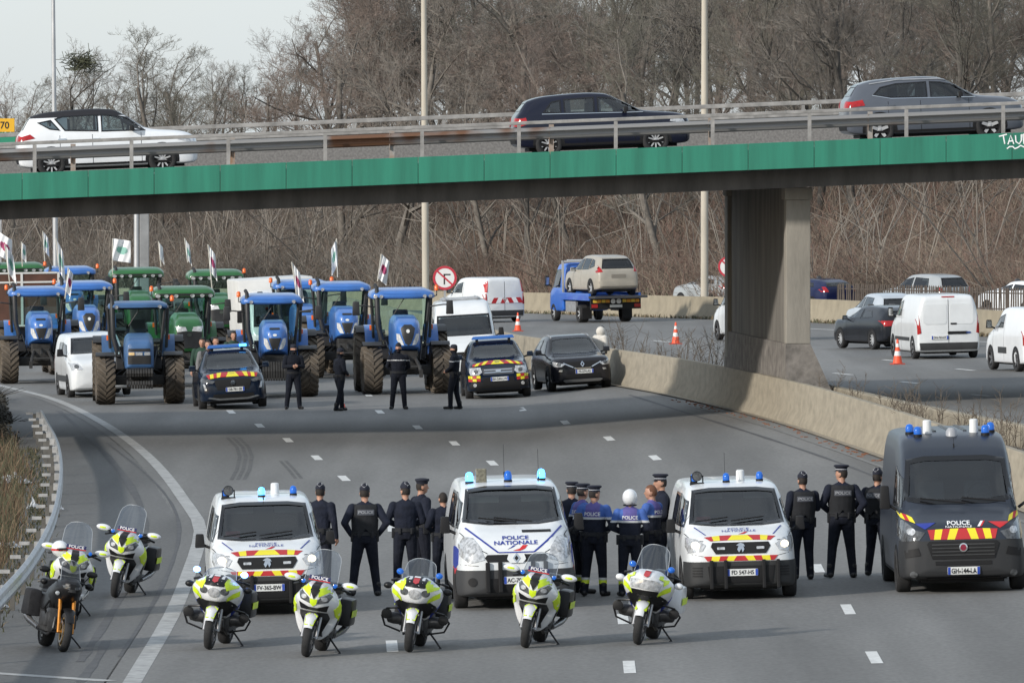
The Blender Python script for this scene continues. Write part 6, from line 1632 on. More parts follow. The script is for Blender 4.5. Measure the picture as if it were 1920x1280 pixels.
def moto(kind, label, px, py, rot, lean=9, flash=False, scr=1.0, group='police motorcycles parked in a row', extra=None):
    p = gl(px, py)
    th_ = FACE + R(rot)
    fw = Vector((math.cos(th_), math.sin(th_), 0))
    r = thing('motorcycle', label, 'motorcycle', p, th_, group)
    loc = p - fw * .78
    loc.z = zl(loc.x, loc.y)
    place(r, loc, th_, None, R(-lean))
    black = kind == 'black'
    bwheel(r, .78, .30, .125, mat('gold rim', (.30, .21, .09), .4, .5) if black else DARKRIM)
    bwheel(r, -.74, .31, .19, DARKRIM)
    mb = MB()
    for s_ in (1, -1): mb.tube([(.50, s_ * .105, 1.0), (.64, s_ * .105, .65)], .030, 8); mb.tube([(.63, s_ * .105, .68), (.78, s_ * .105, .28)], .026, 8)
    mb.tube([(.78, -.1, .30), (.78, .1, .30)], .02, 6); mb.box(.5, .6, -.14, .14, .84, .9)
    mb.build('fork', B_GOLD if black else B_FORK, r, 50)
    fm = B_BLK if black else B_WHITE
    mb = MB(); rings = []
    for i in range(11):
        a = R(25 + 125 * i / 10); c, s_ = math.cos(a), math.sin(a); wv = .085 if 2 < i < 9 else .06
        rings.append([(.78 + c * .335, -wv, .30 + s_ * .335), (.78 + c * .352, -wv * .6, .30 + s_ * .352), (.78 + c * .358, 0, .30 + s_ * .358), (.78 + c * .352, wv * .6, .30 + s_ * .352), (.78 + c * .335, wv, .30 + s_ * .335)])
    mb.loft(rings, cap=False, closed=False)
    fd = mb.build('front_fender', fm, r, 60)
    if not black:
        mb = MB()
        for s_ in (1, -1):
            if kind == 'rt2': mb.add([(.78 + math.cos(R(a)) * rr_, s_ * y, .30 + math.sin(R(a)) * rr_) for a, y, rr_ in ((40, .088, .34), (90, .088, .34), (90, .05, .362), (40, .05, .362))], [(0, 1, 2, 3)])
            else: mb.add([(.78 + math.cos(R(a)) * rr_, s_ * y, .30 + math.sin(R(a)) * rr_) for a, y, rr_ in ((32, .062, .345), (70, .088, .345), (78, .03, .364), (32, .02, .364))], [(0, 1, 2, 3)])
        mb.build('fender_stripe', B_YEL, fd)
    # engine, exhaust, stand
    mb = MB(); mb.box(-.45, .36, -.2, .2, .26, .62); mb.box(-.2, .3, -.24, .24, .34, .55); mb.tube([(-.4, .16, .3), (-.75, .16, .31)], .05, 6)
    for s_ in (1, -1): mb.tube([(.38, s_ * .1, .5), (.42, s_ * .12, .32), (.2, s_ * .16, .22), (-.4, s_ * .18, .25)], .025, 6)
    mb.build('engine', B_ENG, r, 40, bev=.02)
    mb = MB()
    for s_ in ((1, -1) if kind == 'fjr' else (-1,)): mb.tube([(-.4, s_ * .2, .28), (-.75, s_ * .27, .36), (-1.05, s_ * .28, .42)], [.04, .055, .055], 10)
    mb.build('exhaust', B_FORK, r, 50)
    tl = math.tan(R(lean))
    mb = MB(); mb.tube([(-.05, .16, .30), (.02, .30, .17), (.06, .40, .40 * tl + .012)], .014, 6); mb.box(.02, .12, .37, .43, .40 * tl, .40 * tl + .015); mb.build('side_stand', B_BLK, r)
    # fairing
    if kind == 'fjr':
        st = [(1.00, .84, .05, .90, .96, .06, 1.00, .04), (.94, .74, .17, .86, .98, .15, 1.05, .08), (.82, .66, .27, .82, .98, .22, 1.08, .11), (.62, .58, .34, .80, .96, .26, 1.10, .13), (.46, .50, .37, .76, .93, .27, 1.08, .15), (.40, .24, .36, .74, .92, .27, 1.06, .15), (.1, .22, .32, .66, .84, .25, .98, .15), (-.12, .34, .25, .62, .76, .2, .90, .14)]
    elif black:
        st = [(.90, .90, .05, .95, .99, .05, 1.02, .04), (.84, .84, .13, .94, 1.02, .12, 1.06, .08), (.66, .76, .20, .92, 1.02, .17, 1.10, .10), (.42, .62, .22, .85, 1.0, .19, 1.08, .12), (.2, .55, .22, .8, .95, .19, 1.04, .12), (-.1, .55, .2, .72, .84, .18, .92, .12)]
    else:
        st = [(.98, .84, .06, .90, .96, .07, 1.00, .05), (.92, .74, .19, .88, .98, .17, 1.04, .10), (.78, .66, .30, .88, 1.0, .25, 1.08, .13), (.60, .58, .40, .90, .99, .32, 1.10, .15), (.46, .52, .40, .88, .97, .31, 1.08, .16), (.36, .44, .36, .80, .93, .28, 1.05, .16), (.1, .50, .28, .72, .84, .24, .98, .15), (-.12, .52, .24, .64, .76, .2, .90, .14)]
    h = Hull(st, 4, vb=True)
    h.body('fairing', B_BLK if black else B_WHITE, r)
    if kind == 'fjr':
        for s_ in (1, -1):
            h.decal('headlamp', 'f', [(s_ * .05, .80), (s_ * .20, .84), (s_ * .245, .93), (s_ * .20, .97), (s_ * .07, .88)], LAMPD, r, off=.010, step=.05)
            h.decal('lamp_lens', 'f', oval(s_ * .145, .885, .042, .032, 12), LAMP, r, off=.018)
            h.decal('yellow_panel', 'f', [(s_ * .06, .90), (s_ * .19, .985), (s_ * .25, .965), (s_ * .27, 1.02), (s_ * .14, 1.06), (s_ * .055, 1.02)], B_YEL, r, off=.012, step=.05)
            h.decal('yellow_panel', 'l' if s_ > 0 else 'r', [(.70, .74), (.50, .88), (.18, .86), (.10, .62), (.34, .56)], B_YEL, r, off=.012, step=.08)
            h.decal('side_vent', 'l' if s_ > 0 else 'r', [(.38, .62), (.20, .70), (.12, .50), (.30, .44)], B_BLK, r, off=.016, step=.08)
        h.decal('nose_vent', 'f', [(0, .865), (.065, .98), (.055, 1.10), (-.055, 1.10), (-.065, .98)], B_BLK, r, off=.014, step=.05)
        h.decal('radiator', 'f', [(-.10, .30), (.10, .30), (.22, .60), (.20, .68), (-.20, .68), (-.22, .60)], B_BLK, r, off=.012, step=.06)
        h.decal('nose_tip', 'f', [(0, .76), (.045, .80), (.05, .875), (0, .86), (-.05, .875), (-.045, .80)], B_YEL, r, off=.014, step=.05)
        h.decal('intake', 'f', [(-.19, .70), (.19, .70), (.22, .80), (.06, .745), (-.06, .745), (-.22, .80)], B_BLK, r, off=.008, step=.06)
        MB().box(.70, .72, -.16, .16, 1.13, 1.19, M=T() @ RY(0)).build('police_plate', mat('dark blue plate', (.02, .025, .10), .4), r, bev=.01)
        v, f = textmesh('POLICE', .015)
        tm = MB(); tm.add([(.7225, a * .05 * 1.1, 1.16 + b * .05) for a, b in v], f); tm.build('police_lettering', WHITEINK, r)
        MB().box(.70, .7205, -.16, .16, 1.115, 1.128).build('red_trim', REDINK, r)
        screen(r, .66, 1.06, .36, 1.06 + .42 * scr, .25, .21, SCREEN)
        for s_ in (1, -1):
            mb = MB(); mb.ell((.50, s_ * .43, 1.10), (.06, .125, .055), 12, 8); o = mb.build('mirror', B_WHITE, r, 60)
            mb = MB(); mb.ell((.512, s_ * .435, 1.10), (.056, .09, .03), 10, 6); mb.build('mirror_stripe', B_YEL, o, 60)
            MB().tube([(.5, s_ * .2, 1.02), (.5, s_ * .36, 1.08)], .025, 6).build('mirror_stalk', B_BLK, o)
            MB().lathe([(.028, .0), (.03, .10), (.004, .11)], 10, 'x', 0, T(.60, s_ * .235, 1.08)).build('blue_lamp', BLUEON if flash else BLUEB, r, 50)
    elif black:
        for s_ in (1, -1): h.decal('headlamp', 'f', [(s_ * .03, .93), (s_ * .12, .95), (s_ * .14, .99), (s_ * .04, .98)], LAMPD, r, off=.01, step=.05)
        h.decal('nose_panel', 'f', [(-.06, .90), (.06, .90), (.04, .94), (-.04, .94)], B_ENG, r, off=.01, step=.05)
        screen(r, .70, 1.06, .52, 1.36, .15, .13, TINTS, .06)
        for s_ in (1, -1):
            mb = MB(); mb.ell((.38, s_ * .36, 1.18), (.03, .09, .05), 10, 7); o = mb.build('mirror', B_BLK, r, 60); MB().tube([(.36, s_ * .26, 1.05), (.37, s_ * .34, 1.16)], .01, 5).build('mirror_stalk', B_BLK, o)
            mb = MB(); mb.tube([(.45, s_ * .24, .72), (.3, s_ * .27, .62), (.25, s_ * .22, .5)], .018, 6); mb.build('crash_bar', B_BLK, r)
            MB().lathe([(.03, 0), (.032, .03), (.004, .035)], 10, 'x', 0, T(.72, s_ * .19, .86)).build('fog_lamp', LAMP, r)
        mb = MB()
        for s_ in (1, -1): mb.ell((.34, s_ * .34, 1.0), (.07, .06, .05), 8, 6)
        mb.build('hand_guard', B_BLK, r, 60)
    else:
        h.decal('lower_cowl', 'f', [(-.15, .50), (.15, .50), (.33, .68), (.22, .76), (.10, .735), (-.10, .735), (-.22, .76), (-.33, .68)], B_BLK, r, off=.012, step=.06)
        if kind == 'rt':
            c0 = h.decal('headlamp', 'f', oval(0, .865, .085, .07, 18), LAMP, r, off=.014, step=.05)
            for s_ in (1, -1): h.decal('headlamp', 'f', oval(s_ * .155, .885, .06, .05, 14), LAMPD, r, off=.012, step=.05)
            h.decal('dark_nose', 'f', [(-.14, .96), (.14, .96), (.17, 1.06), (.10, 1.10), (-.10, 1.10), (-.17, 1.06)], B_BLK, r, off=.012, step=.05)
        else:
            h.decal('headlamp', 'f', [(-.21, .84), (.21, .84), (.235, .95), (.13, .975), (-.13, .975), (-.235, .95)], LAMP, r, off=.014, step=.05)
            h.decal('beak', 'f', [(-.17, .74), (.17, .74), (.20, .82), (-.20, .82)], B_BLK, r, off=.012, step=.05)
        for s_ in (1, -1):
            h.decal('yellow_panel', 'f', [(s_ * .18, .90), (s_ * .37, .97), (s_ * .34, 1.04), (s_ * .17, 1.10), (s_ * .14, 1.0)] if kind == 'rt' else [(s_ * .25, .90), (s_ * .35, .98), (s_ * .28, 1.05), (s_ * .18, 1.08), (s_ * .18, 1.0), (s_ * .25, .97)], B_YEL, r, off=.014, step=.05)
            h.decal('yellow_panel', 'f', [(s_ * .18, .74), (s_ * .39, .86), (s_ * .39, .93), (s_ * .26, .86), (s_ * .20, .80)], B_YEL, r, off=.012, step=.05)
            h.decal('side_panel', 'l' if s_ > 0 else 'r', [(.50, .62), (.30, .80), (.05, .78), (.0, .55), (.3, .45)], BLUEINK, r, off=.01, step=.08)
            # boxer cylinder with guard
            mb = MB(); mb.lathe([(.085, .20), (.09, .32), (.075, .40), (.05, .42)], 14, 'y', 0, T(.28, 0, .44) @ Matrix.Diagonal((1, s_, 1, 1))); o = mb.build('cylinder_head', B_ENG, r, 40)
            mb = MB(); mb.tube([(.50, s_ * .2, .62), (.46, s_ * .42, .58), (.30, s_ * .50, .46), (.30, s_ * .44, .32), (.36, s_ * .2, .26)], .016, 6); mb.lathe([(.075, .0), (.078, .05), (.05, .055)], 14, 'x', 0, T(.40, s_ * .42, .50)); mb.build('engine_guard', B_BLK, o, 50)
            mb = MB(); mb.ell((.52, s_ * .44, .92), (.06, .07, .05), 10, 7); mb.build('mirror', B_BLK if kind == 'rt' else B_WHITE, r, 60)
            MB().tube([(.5, s_ * .34, .93), (.52, s_ * .42, .92)], .02, 5).build('mirror_stalk', B_BLK, r)
            lampo = MB(); lampo.ell((.50, s_ * (.36 if flash else .29), 1.14), (.05, .055, .045), 10, 7); lampo.build('blue_lamp', BLUEF if flash else BLUEB, r, 60)
            MB().tube([(.48, s_ * .27, 1.05), (.50, s_ * (.35 if flash else .29), 1.12)], .012, 5).build('lamp_stalk', B_BLK, r)
        sh = [(0, 1.0), (.042, 1.02), (.045, 1.09), (-.045, 1.09), (-.042, 1.02)]
        dz_ = 0 if kind != 'rt2' else .0
        h.decal('crest', 'f', sh, mat('red crest', (.45, .04, .05), .5), r, off=.022, step=.05)
        h.decal('crest_rim', 'f', [(-.045, 1.078), (.045, 1.078), (.045, 1.092), (-.045, 1.092)], WHITEINK, r, off=.026, step=.05)
        screen(r, .62, 1.05, .36, 1.05 + .36 * scr, .25, .20, SCREEN)
    # tank, seat, tail
    t2 = Hull([(.25, .60, .20, .8, .92, .17, 1.0, .10), (-.05, .56, .23, .78, .9, .19, .98, .12), (-.25, .55, .22, .7, .80, .18, .86, .13), (-.6, .56, .2, .7, .79, .18, .84, .13), (-1.0, .66, .15, .75, .81, .14, .86, .1), (-1.12, .72, .08, .76, .8, .08, .83, .05)], 4)
    t2.body('tail', B_BLK if black else B_WHITE, r)
    t2.decal('seat', 't', [(-.12, -.15), (-.12, .15), (-.8, .14), (-.8, -.14)], B_BLK, r, off=.035, thick=.035)
    pm = mat('grey soft pannier', (.022, .022, .024), .85, spec=.2, var=.3, scale=14) if black else B_WHITE
    for s_ in (1, -1):
        mb = MB(); y0, y1 = (.17, .40) if s_ > 0 else (-.40, -.17)
        mb.frust(-1.0, -.42, y0, y1, .44, .84, .04, .02); o = mb.build('pannier', pm if black or kind == 'rt2' else B_BLK, r, 40, bev=.05)
        if not black: MB().box(-.95, -.47, y1 + .001 if s_ > 0 else y0 - .006, y1 + .006 if s_ > 0 else y0 - .001, .58, .68).build('pannier_stripe', B_YEL, o)
    MB().frust(-1.12, -.80, -.15, .15, .86, 1.02, .02, .02).build('radio_box', B_BLK, r, 40, bev=.03)
    mb = MB()
    mb.tube([(.45, 0, 1.02), (.42, .2, 1.04), (.30, .38, 1.0)], .013, 6); mb.tube([(.45, 0, 1.02), (.42, -.2, 1.04), (.30, -.38, 1.0)], .013, 6)
    for s_ in (1, -1): mb.tube([(.33, s_ * .33, 1.015), (.26, s_ * .42, .985)], .019, 6)
    mb.build('handlebar', B_BLK, r, 50)
    return r
moto('black', 'black motorcycle with gold fork tubes parked on the hard shoulder', 117, 1221, 13, 8, group='police motorcycles on the shoulder')
moto('fjr', 'white and yellow motorcycle mostly hidden behind the black one', 122, 1160, 3, 9, scr=1.15, group='police motorcycles on the shoulder')
moto('fjr', 'white and yellow police motorcycle standing alone on the hard shoulder', 215, 1120, -7, 10, scr=1.15, group='police motorcycles on the shoulder')
moto('rt', 'police motorcycle with flashing blue lamps, leftmost of the row before the vans', 391, 1217, -7, 7, True, .45)
moto('fjr', 'white and yellow police motorcycle before the left van bumper', 573, 1231, -7, 10, scr=1.2)
moto('rt', 'police motorcycle with yellow front fender, standing on a lane dash', 766, 1222, -5, 7, False, .85)
moto('fjr', 'white and yellow police motorcycle before the middle van', 984, 1214, -8, 10, scr=.8)
moto('rt2', 'police motorcycle with wide clear headlamp and tall screen, rightmost of the row', 1195, 1208, -9, 9, False, 1.15)
# helmet resting on the hidden motorcycle
p = gl(122, 1160)
hm = thing('helmet', 'white motorcycle helmet resting on the hidden motorcycle at the left', 'helmet', at(112, 1043, p.y + .15), FACE + R(40))
mb = MB(); mb.ell((0, 0, .13), (.15, .125, .13), 16, 10); mb.build('shell', B_WHITE, hm, 60)
mb = MB(); mb.ell((.045, 0, .12), (.112, .118, .06), 14, 8); mb.build('visor', TINTS, hm, 60)
mb = MB(); mb.lathe([(.152, .10), (.153, .13)], 20, 'z', 0, Matrix.Diagonal((1, .835, 1, 1)), cap=False); mb.build('red_band', REDINK, hm)
# ---------------------------------------------------------------- people
U_NAVY = mat('navy uniform cloth', (.011, .014, .026), .9, var=.35, scale=5, bump=1.0, bscale=9, spec=.3)
U_TROU = mat('dark uniform trousers', (.008, .010, .018), .9, var=.35, scale=5, bump=1.0, bscale=9, spec=.3)
U_GEND = mat('black blue uniform', (.006, .008, .015), .9, var=.35, scale=5, bump=1.0, bscale=9, spec=.3)
SKIN = mat('skin', (.40, .215, .145), .55, var=.1, scale=14)
BOOT = mat('black boots', (.008, .008, .009), .5)
U_BLUE = mat('bright blue yoke', (.045, .11, .36), .8, var=.12, scale=10)
U_VIO = mat('violet blue yoke', (.10, .085, .28), .8, var=.12, scale=10)
U_REFL = mat('silver reflective band', (.52, .53, .54), .5)
U_YEL = mat('yellow reflective band', (.60, .72, .03), .5)
HAIRD = mat('dark hair', (.018, .013, .010), .8)
VEST = mat('black vest', (.010, .011, .014), .85, var=.3, scale=16)
PATCH = mat('dark patch', (.07, .075, .09), .8)
PATCHT = mat('grey patch lettering', (.30, .31, .33), .7)
CAPM = mat('navy cap', (.009, .011, .022), .85)
POSE = {   # (elbow, hand) for the left arm in metres from the body's middle; the right arm mirrors it
    'hips': ((-.12, .345, 1.19), (.02, .225, 1.0)), 'down': ((-.03, .27, 1.16), (.05, .28, .90)), 'front': ((.00, .30, 1.17), (.21, .09, 1.06)),
    'back': ((-.12, .29, 1.17), (-.17, .07, 1.00)), 'phone': ((.04, .27, 1.18), (.27, .07, 1.20)), 'belt': ((-.06, .32, 1.17), (.12, .17, 1.04)), 'fold': ((.05, .27, 1.20), (.20, -.02, 1.20))}
def seg_d(P, a, b):
    a, b = np.array(a), np.array(b)
    d = b - a; t = np.clip(((P - a) @ d) / max(1e-9, d @ d), 0, 1)
    return np.linalg.norm(P - (a + t[:, None] * d), axis=1)
def person(label, loc, rotz, pose='down', outfit='navy', cap='calot', hgt=1.80, vest=None, stance=.12, head_turn=0, twist=0, pose_r=None, bend=0, hair=True, lean=0, belt=True, bulk=1.1, group=None, step=0.0):
    root = thing('person', label, 'person', loc, rotz, group)
    place(root, loc, rotz, scale=hgt / 1.80)
    mb = MB(); prim = []
    def cap_(a, b, ra, rb, tag_, n=10):
        a, b = Vector(a), Vector(b)
        mb.tube([a, a.lerp(b, .33), a.lerp(b, .66), b], [ra, ra + (rb - ra) * .33, ra + (rb - ra) * .66, rb], n)
        mb.ell(tuple(a), (ra,) * 3, 10, 7); mb.ell(tuple(b), (rb,) * 3, 10, 7)
        prim.append((tuple(a), tuple(b), (ra + rb) / 2, tag_))
    def B(p):                      # bend the upper body forward about the hips
        x, y, z = p
        if bend and z > .98:
            q = Vector((x, y, z - .98)); q.rotate(Matrix.Rotation(R(bend), 3, 'Y')); return (q.x, q.y, q.z + .98)
        return p
    k = bulk
    rings = []
    for z, rx, ry, ox in ((.86, .105, .150, -.01), (.95, .125, .180, -.01), (1.05, .115, .168, 0), (1.18, .125, .178, .0), (1.32, .135, .195, .0), (1.42, .115, .195, -.01), (1.48, .085, .150, -.01), (1.52, .06, .075, 0)):
        rings.append([B((ox + rx * k * math.cos(2 * PI * j / 16), ry * k * math.sin(2 * PI * j / 16), z)) for j in range(16)])
    mb.loft(rings)
    prim.append((B((0, 0, .90)), B((0, 0, 1.0)), .14, 'hip')); prim.append((B((0, -.07, 1.06)), B((0, -.07, 1.42)), .13, 'torso')); prim.append((B((0, .07, 1.06)), B((0, .07, 1.42)), .13, 'torso'))
    # legs
    for s_ in (1, -1):
        st_ = step * s_
        hip, knee, ank = (0, s_ * .095, .90), (.03 + st_ * .5, s_ * (.10 + stance * .16), .49), (-.02 + st_, s_ * (.09 + stance * .33), .09)
        cap_(hip, knee, .105 * k, .079, 'leg'); cap_(knee, ank, .079, .064, 'leg')
        cap_((ank[0] - .04, ank[1], .055), (ank[0] + .16, ank[1] + s_ * .05, .045), .050, .042, 'boot'); cap_((ank[0], ank[1], .06), (ank[0], ank[1], .20), .060, .062, 'boot')
    # arms and hands
    for s_ in (1, -1):
        e, hd = POSE[(pose if s_ > 0 or not pose_r else pose_r)]
        sh = B((-.01, s_ * .205, 1.42)); e = B((e[0], s_ * e[1], e[2])); hd = B((hd[0], s_ * hd[1], hd[2]))
        cap_(sh, e, .074 * k, .060, 'arm'); cap_(e, hd, .060, .043, 'arm')
        d = (Vector(hd) - Vector(e)).normalized(); o = Vector((0, s_, 0)); o = (o - d * o.dot(d)); o = o.normalized() if o.length > .1 else Vector((1, 0, 0)); up = d.cross(o)
        pc = Vector(hd) + d * .06
        cap_(Vector(hd) + d * .03, pc + d * .025, .036, .036, 'hand')
        for f, (off, ln) in enumerate(((-.030, .062), (-.010, .074), (.010, .070), (.030, .054))):
            a = pc + d * .03 + up * off; m_ = a + d * ln * .55 - o * .008; t_ = m_ + d * ln * .45 - o * .03
            cap_(a, m_, .0105, .0098, 'hand', 6); cap_(m_, t_, .0098, .0088, 'hand', 6)
        a = Vector(hd) + d * .03 + up * .03; m_ = a + d * .03 + up * .03 - o * .01; cap_(a, m_, .0125, .0115, 'hand', 6); cap_(m_, m_ + d * .03 - o * .015, .0115, .0095, 'hand', 6)
    # head
    ht = R(head_turn)
    hc = Vector(B((.015, 0, 1.66)))
    fw = Vector((math.cos(ht), math.sin(ht), 0)); sd = Vector((-math.sin(ht), math.cos(ht), 0))
    Mh = Matrix.Translation(hc) @ Matrix.Rotation(ht, 4, 'Z')
    cap_(B((-.01, 0, 1.48)), tuple(hc + Vector((-.015, 0, -.06))), .060, .056, 'neck')
    mb.ell((0, 0, .01), (.102, .080, .118), 16, 12, 0, Mh); mb.ell((.035, 0, -.055), (.060, .056, .060), 12, 8, 0, Mh)
    prim.append((tuple(hc), tuple(hc + Vector((0, 0, .03))), .085, 'head')); prim.append((tuple(hc + fw * .04 - Vector((0, 0, .06))), tuple(hc + fw * .05 - Vector((0, 0, .06))), .055, 'head'))
    mb.tube([Mh @ Vector((.085, 0, .03)), Mh @ Vector((.112, 0, -.018)), Mh @ Vector((.09, 0, -.03))], [.009, .016, .012], 8)
    for s_ in (1, -1): mb.ell((-.005, s_ * .078, -.005), (.022, .010, .032), 8, 6, 0, Mh)
    me0 = bpy.data.meshes.new('body'); me0.from_pydata(mb.v, [], mb.f)
    bm = bmesh.new(); bm.from_mesh(me0); bmesh.ops.recalc_face_normals(bm, faces=bm.faces); bm.to_mesh(me0); bm.free()
    o0 = bpy.data.objects.new('body', me0); COL.objects.link(o0)
    rm = o0.modifiers.new('r', 'REMESH'); rm.mode = 'VOXEL'; rm.voxel_size = .0125
    sm = o0.modifiers.new('s', 'SMOOTH'); sm.iterations = 2; sm.factor = .5
    dg = bpy.context.evaluated_depsgraph_get()
    me = bpy.data.meshes.new_from_object(o0.evaluated_get(dg))
    bpy.data.objects.remove(o0); bpy.data.meshes.remove(me0)
    me.name = 'body'
    n = len(me.polygons); cen = np.empty(n * 3); me.polygons.foreach_get('center', cen); cen = cen.reshape(-1, 3)
    D = np.stack([seg_d(cen, a, b) - r_ for a, b, r_, _ in prim], 1)
    tg = np.array([p_[3] for p_ in prim])[D.argmin(1)]
    z = cen[:, 2]
    mats_ = [U_NAVY, U_TROU, SKIN, BOOT, U_BLUE, U_VIO, U_REFL, U_YEL]
    mi = np.zeros(n, np.int32)
    mi[(tg == 'leg') | (tg == 'hip')] = 1
    mi[(tg == 'head') | (tg == 'hand')] = 2
    mi[(tg == 'neck') & (z > 1.50)] = 2
    mi[tg == 'boot'] = 3
    up_ = (tg == 'torso') | (tg == 'arm')
    if outfit == 'gend':
        mats_[0] = U_GEND; mats_[1] = U_GEND
        mi[(tg == 'torso') & (z > 1.33) & (z < 1.35)] = 6
        mi[(tg == 'arm') & (z > 1.325) & (z < 1.345)] = 6
    elif outfit == 'gend_plain': mats_[0] = U_GEND; mats_[1] = U_GEND
    elif outfit in ('road', 'roadv'):
        mi[up_ & (z > 1.29)] = 4
        mi[(tg == 'torso') & (z > 1.29) & (abs(cen[:, 1]) < .12)] = 5 if outfit == 'roadv' else 5
        mi[up_ & (z > 1.26) & (z < 1.295)] = 6
        mi[up_ & (z > 1.03) & (z < 1.045) & (tg == 'torso')] = 7
        mi[(tg == 'arm') & (z > 1.04) & (z < 1.06)] = 6
        mi[(tg == 'leg') & (z > .27) & (z < .31)] = 6; mi[(tg == 'leg') & (z > .21) & (z < .265)] = 7
    elif outfit == 'puffer':
        pf = mat('cream puffer jacket', (.58, .55, .50), .85, var=.15, scale=9); mats_[0] = pf; mats_[1] = mat('blue jeans', (.03, .04, .07), .9)
    elif outfit == 'green': mats_[0] = mat('dark green jacket', (.02, .05, .035), .9); mats_[1] = mat('blue jeans', (.03, .04, .07), .9)
    elif outfit == 'grey': mats_[0] = mat('charcoal gilet', (.03, .032, .036), .9); mats_[1] = mat('blue jeans', (.03, .04, .07), .9)
    for m_ in mats_: me.materials.append(m_)
    if outfit == 'grey':
        me.materials.append(mat('grey sleeves', (.16, .16, .165), .9)); mi[tg == 'arm'] = 8
    me.polygons.foreach_set('material_index', mi)
    me.shade_smooth()
    body = link('body', me, root)
    # shells for clothing laid over the body
    nv = len(me.vertices); co = np.empty(nv * 3); me.vertices.foreach_get('co', co); co = co.reshape(-1, 3)
    nr = np.empty(nv * 3, np.float32); me.vertex_normals.foreach_get('vector', nr); nr = nr.reshape(-1, 3)
    polys = [tuple(p_.vertices) for p_ in me.polygons]
    def shell(name, mask, off, m_):
        idx = np.nonzero(mask)[0]
        used = sorted({v for i in idx for v in polys[i]}); mp = {v: j for j, v in enumerate(used)}
        l = MB(); l.v = [tuple(co[v] + nr[v] * off) for v in used] ; l.f = [tuple(mp[v] for v in polys[i]) for i in idx]
        ed = {}
        for f in l.f:
            for a, b in zip(f, f[1:] + f[:1]): ed[(min(a, b), max(a, b))] = ed.get((min(a, b), max(a, b)), 0) + 1
        nn = len(l.v); l.v += [tuple(co[v] - nr[v] * .004) for v in used]
        l.f += [(a, b, b + nn, a + nn) for (a, b), c in ed.items() if c == 1]
        l.m = [0] * len(l.f)
        return l.build(name, m_, root, 60)
    hk = Hull.__new__(Hull); hk.V = co; hk.bvh = BVHTree.FromPolygons([Vector(c) for c in co], polys)
    if vest:
        shell('vest', (tg == 'torso') & (z > 1.02) & (z < 1.47) & (abs(cen[:, 1]) < .19), .028, VEST)
        hk.decal('back_patch', 'b', rrect(0, 1.36, .25, .085, .01), PATCH, root, off=.045, thick=.02); hk.text('back_lettering', 'b', vest, (0, 1.36), .048, PATCHT, root, off=.055, sx=1.0, bold=.01, flip=True)
    elif outfit in ('road', 'roadv'):
        hk.text('back_lettering', 'b', 'POLICE', (0, 1.345), .058, WHITEINK, root, off=.012, sx=1.0, bold=.012, flip=True)
    if belt and outfit not in ('puffer', 'green', 'grey'):
        shell('duty_belt', ((tg == 'torso') | (tg == 'hip')) & (z > .985) & (z < 1.045), .016, VEST)
        for a_, w_ in ((95, .07), (-100, .08), (150, .05), (-150, .05)):
            a = R(a_); c, q = math.cos(a), math.sin(a)
            l = MB(); l.box(-.03, .03, -w_ / 2, w_ / 2, .88 if abs(a_) < 120 else .95, 1.05, 0, T(c * .145, q * .20, 0) @ Matrix.Rotation(a, 4, 'Z')); l.build('belt_pouch', VEST, root, 40, bev=.012)
    # face, hair, headwear
    for s_ in (1, -1):
        l = MB(); l.ell((.083, s_ * .030, .018), (.010, .012, .007), 8, 6, 0, Mh); l.build('eye', HAIRD, root)
    l = MB(); l.ell((.093, 0, -.062), (.006, .024, .005), 8, 5, 0, Mh); l.build('mouth', mat('lips', (.25, .09, .07), .6), root)
    hv = np.array([Mh.inverted() @ Vector(c) for c in cen])
    if hair: shell('hair', (tg == 'head') & (hv[:, 2] > -.055) & ((hv[:, 0] < .005) | (hv[:, 2] > .075)) & ~((abs(hv[:, 1]) > .07) & (hv[:, 2] < .02)), .006, HAIRD if hair is True else hair)
    if cap == 'calot':
        l = MB()
        def rg(z_, a, b, pk): return [(a * math.cos(2 * PI * j / 16) - .005, b * math.sin(2 * PI * j / 16), z_ + pk * abs(math.cos(2 * PI * j / 16)) ** 2) for j in range(16)]
        l.loft([rg(.055, .106, .086, 0), rg(.095, .104, .083, .005), rg(.135, .098, .05, .012), rg(.158, .092, .006, .012)], M=Mh); c_ = l.build('cap', CAPM, root, 50)
        mat('cap piping', (.45, .46, .48), .7)
        for s_ in (1,):
            l = MB(); l.tube([Mh @ Vector((-.109, 0, .10)), Mh @ Vector((-.085, -.045, .135)), Mh @ Vector((-.06, -.03, .16))], .004, 4); l.tube([Mh @ Vector((-.109, 0, .10)), Mh @ Vector((-.085, .045, .135)), Mh @ Vector((-.06, .03, .16))], .004, 4); l.build('cap_piping', MATS['cap piping'], c_)
    elif cap == 'kepi':
        l = MB(); l.lathe([(.090, .045), (.092, .10), (.118, .118), (.122, .135), (.10, .148), (.01, .15)], 20, 'z', 0, Mh @ Matrix.Diagonal((1.08, .93, 1, 1))); c_ = l.build('cap', CAPM, root, 40)
        l = MB(); l.add([(.085 * math.cos(a) * 1.05, .085 * math.sin(a), .052) for a in [R(-55 + 11 * i) for i in range(11)]] + [(.145 * math.cos(a) * 1.02, .11 * math.sin(a), .035) for a in [R(-55 + 11 * i) for i in range(11)]], [(i, i + 1, i + 12, i + 11) for i in range(10)], 0, Mh); l.build('visor', BOOT, c_)
        l = MB(); l.lathe([(.0925, .07), (.0935, .08)], 20, 'z', 0, Mh @ Matrix.Diagonal((1.08, .93, 1, 1)), cap=False); l.build('cap_piping', mat('cap piping', (.45, .46, .48), .7), c_)
    elif cap == 'beret':
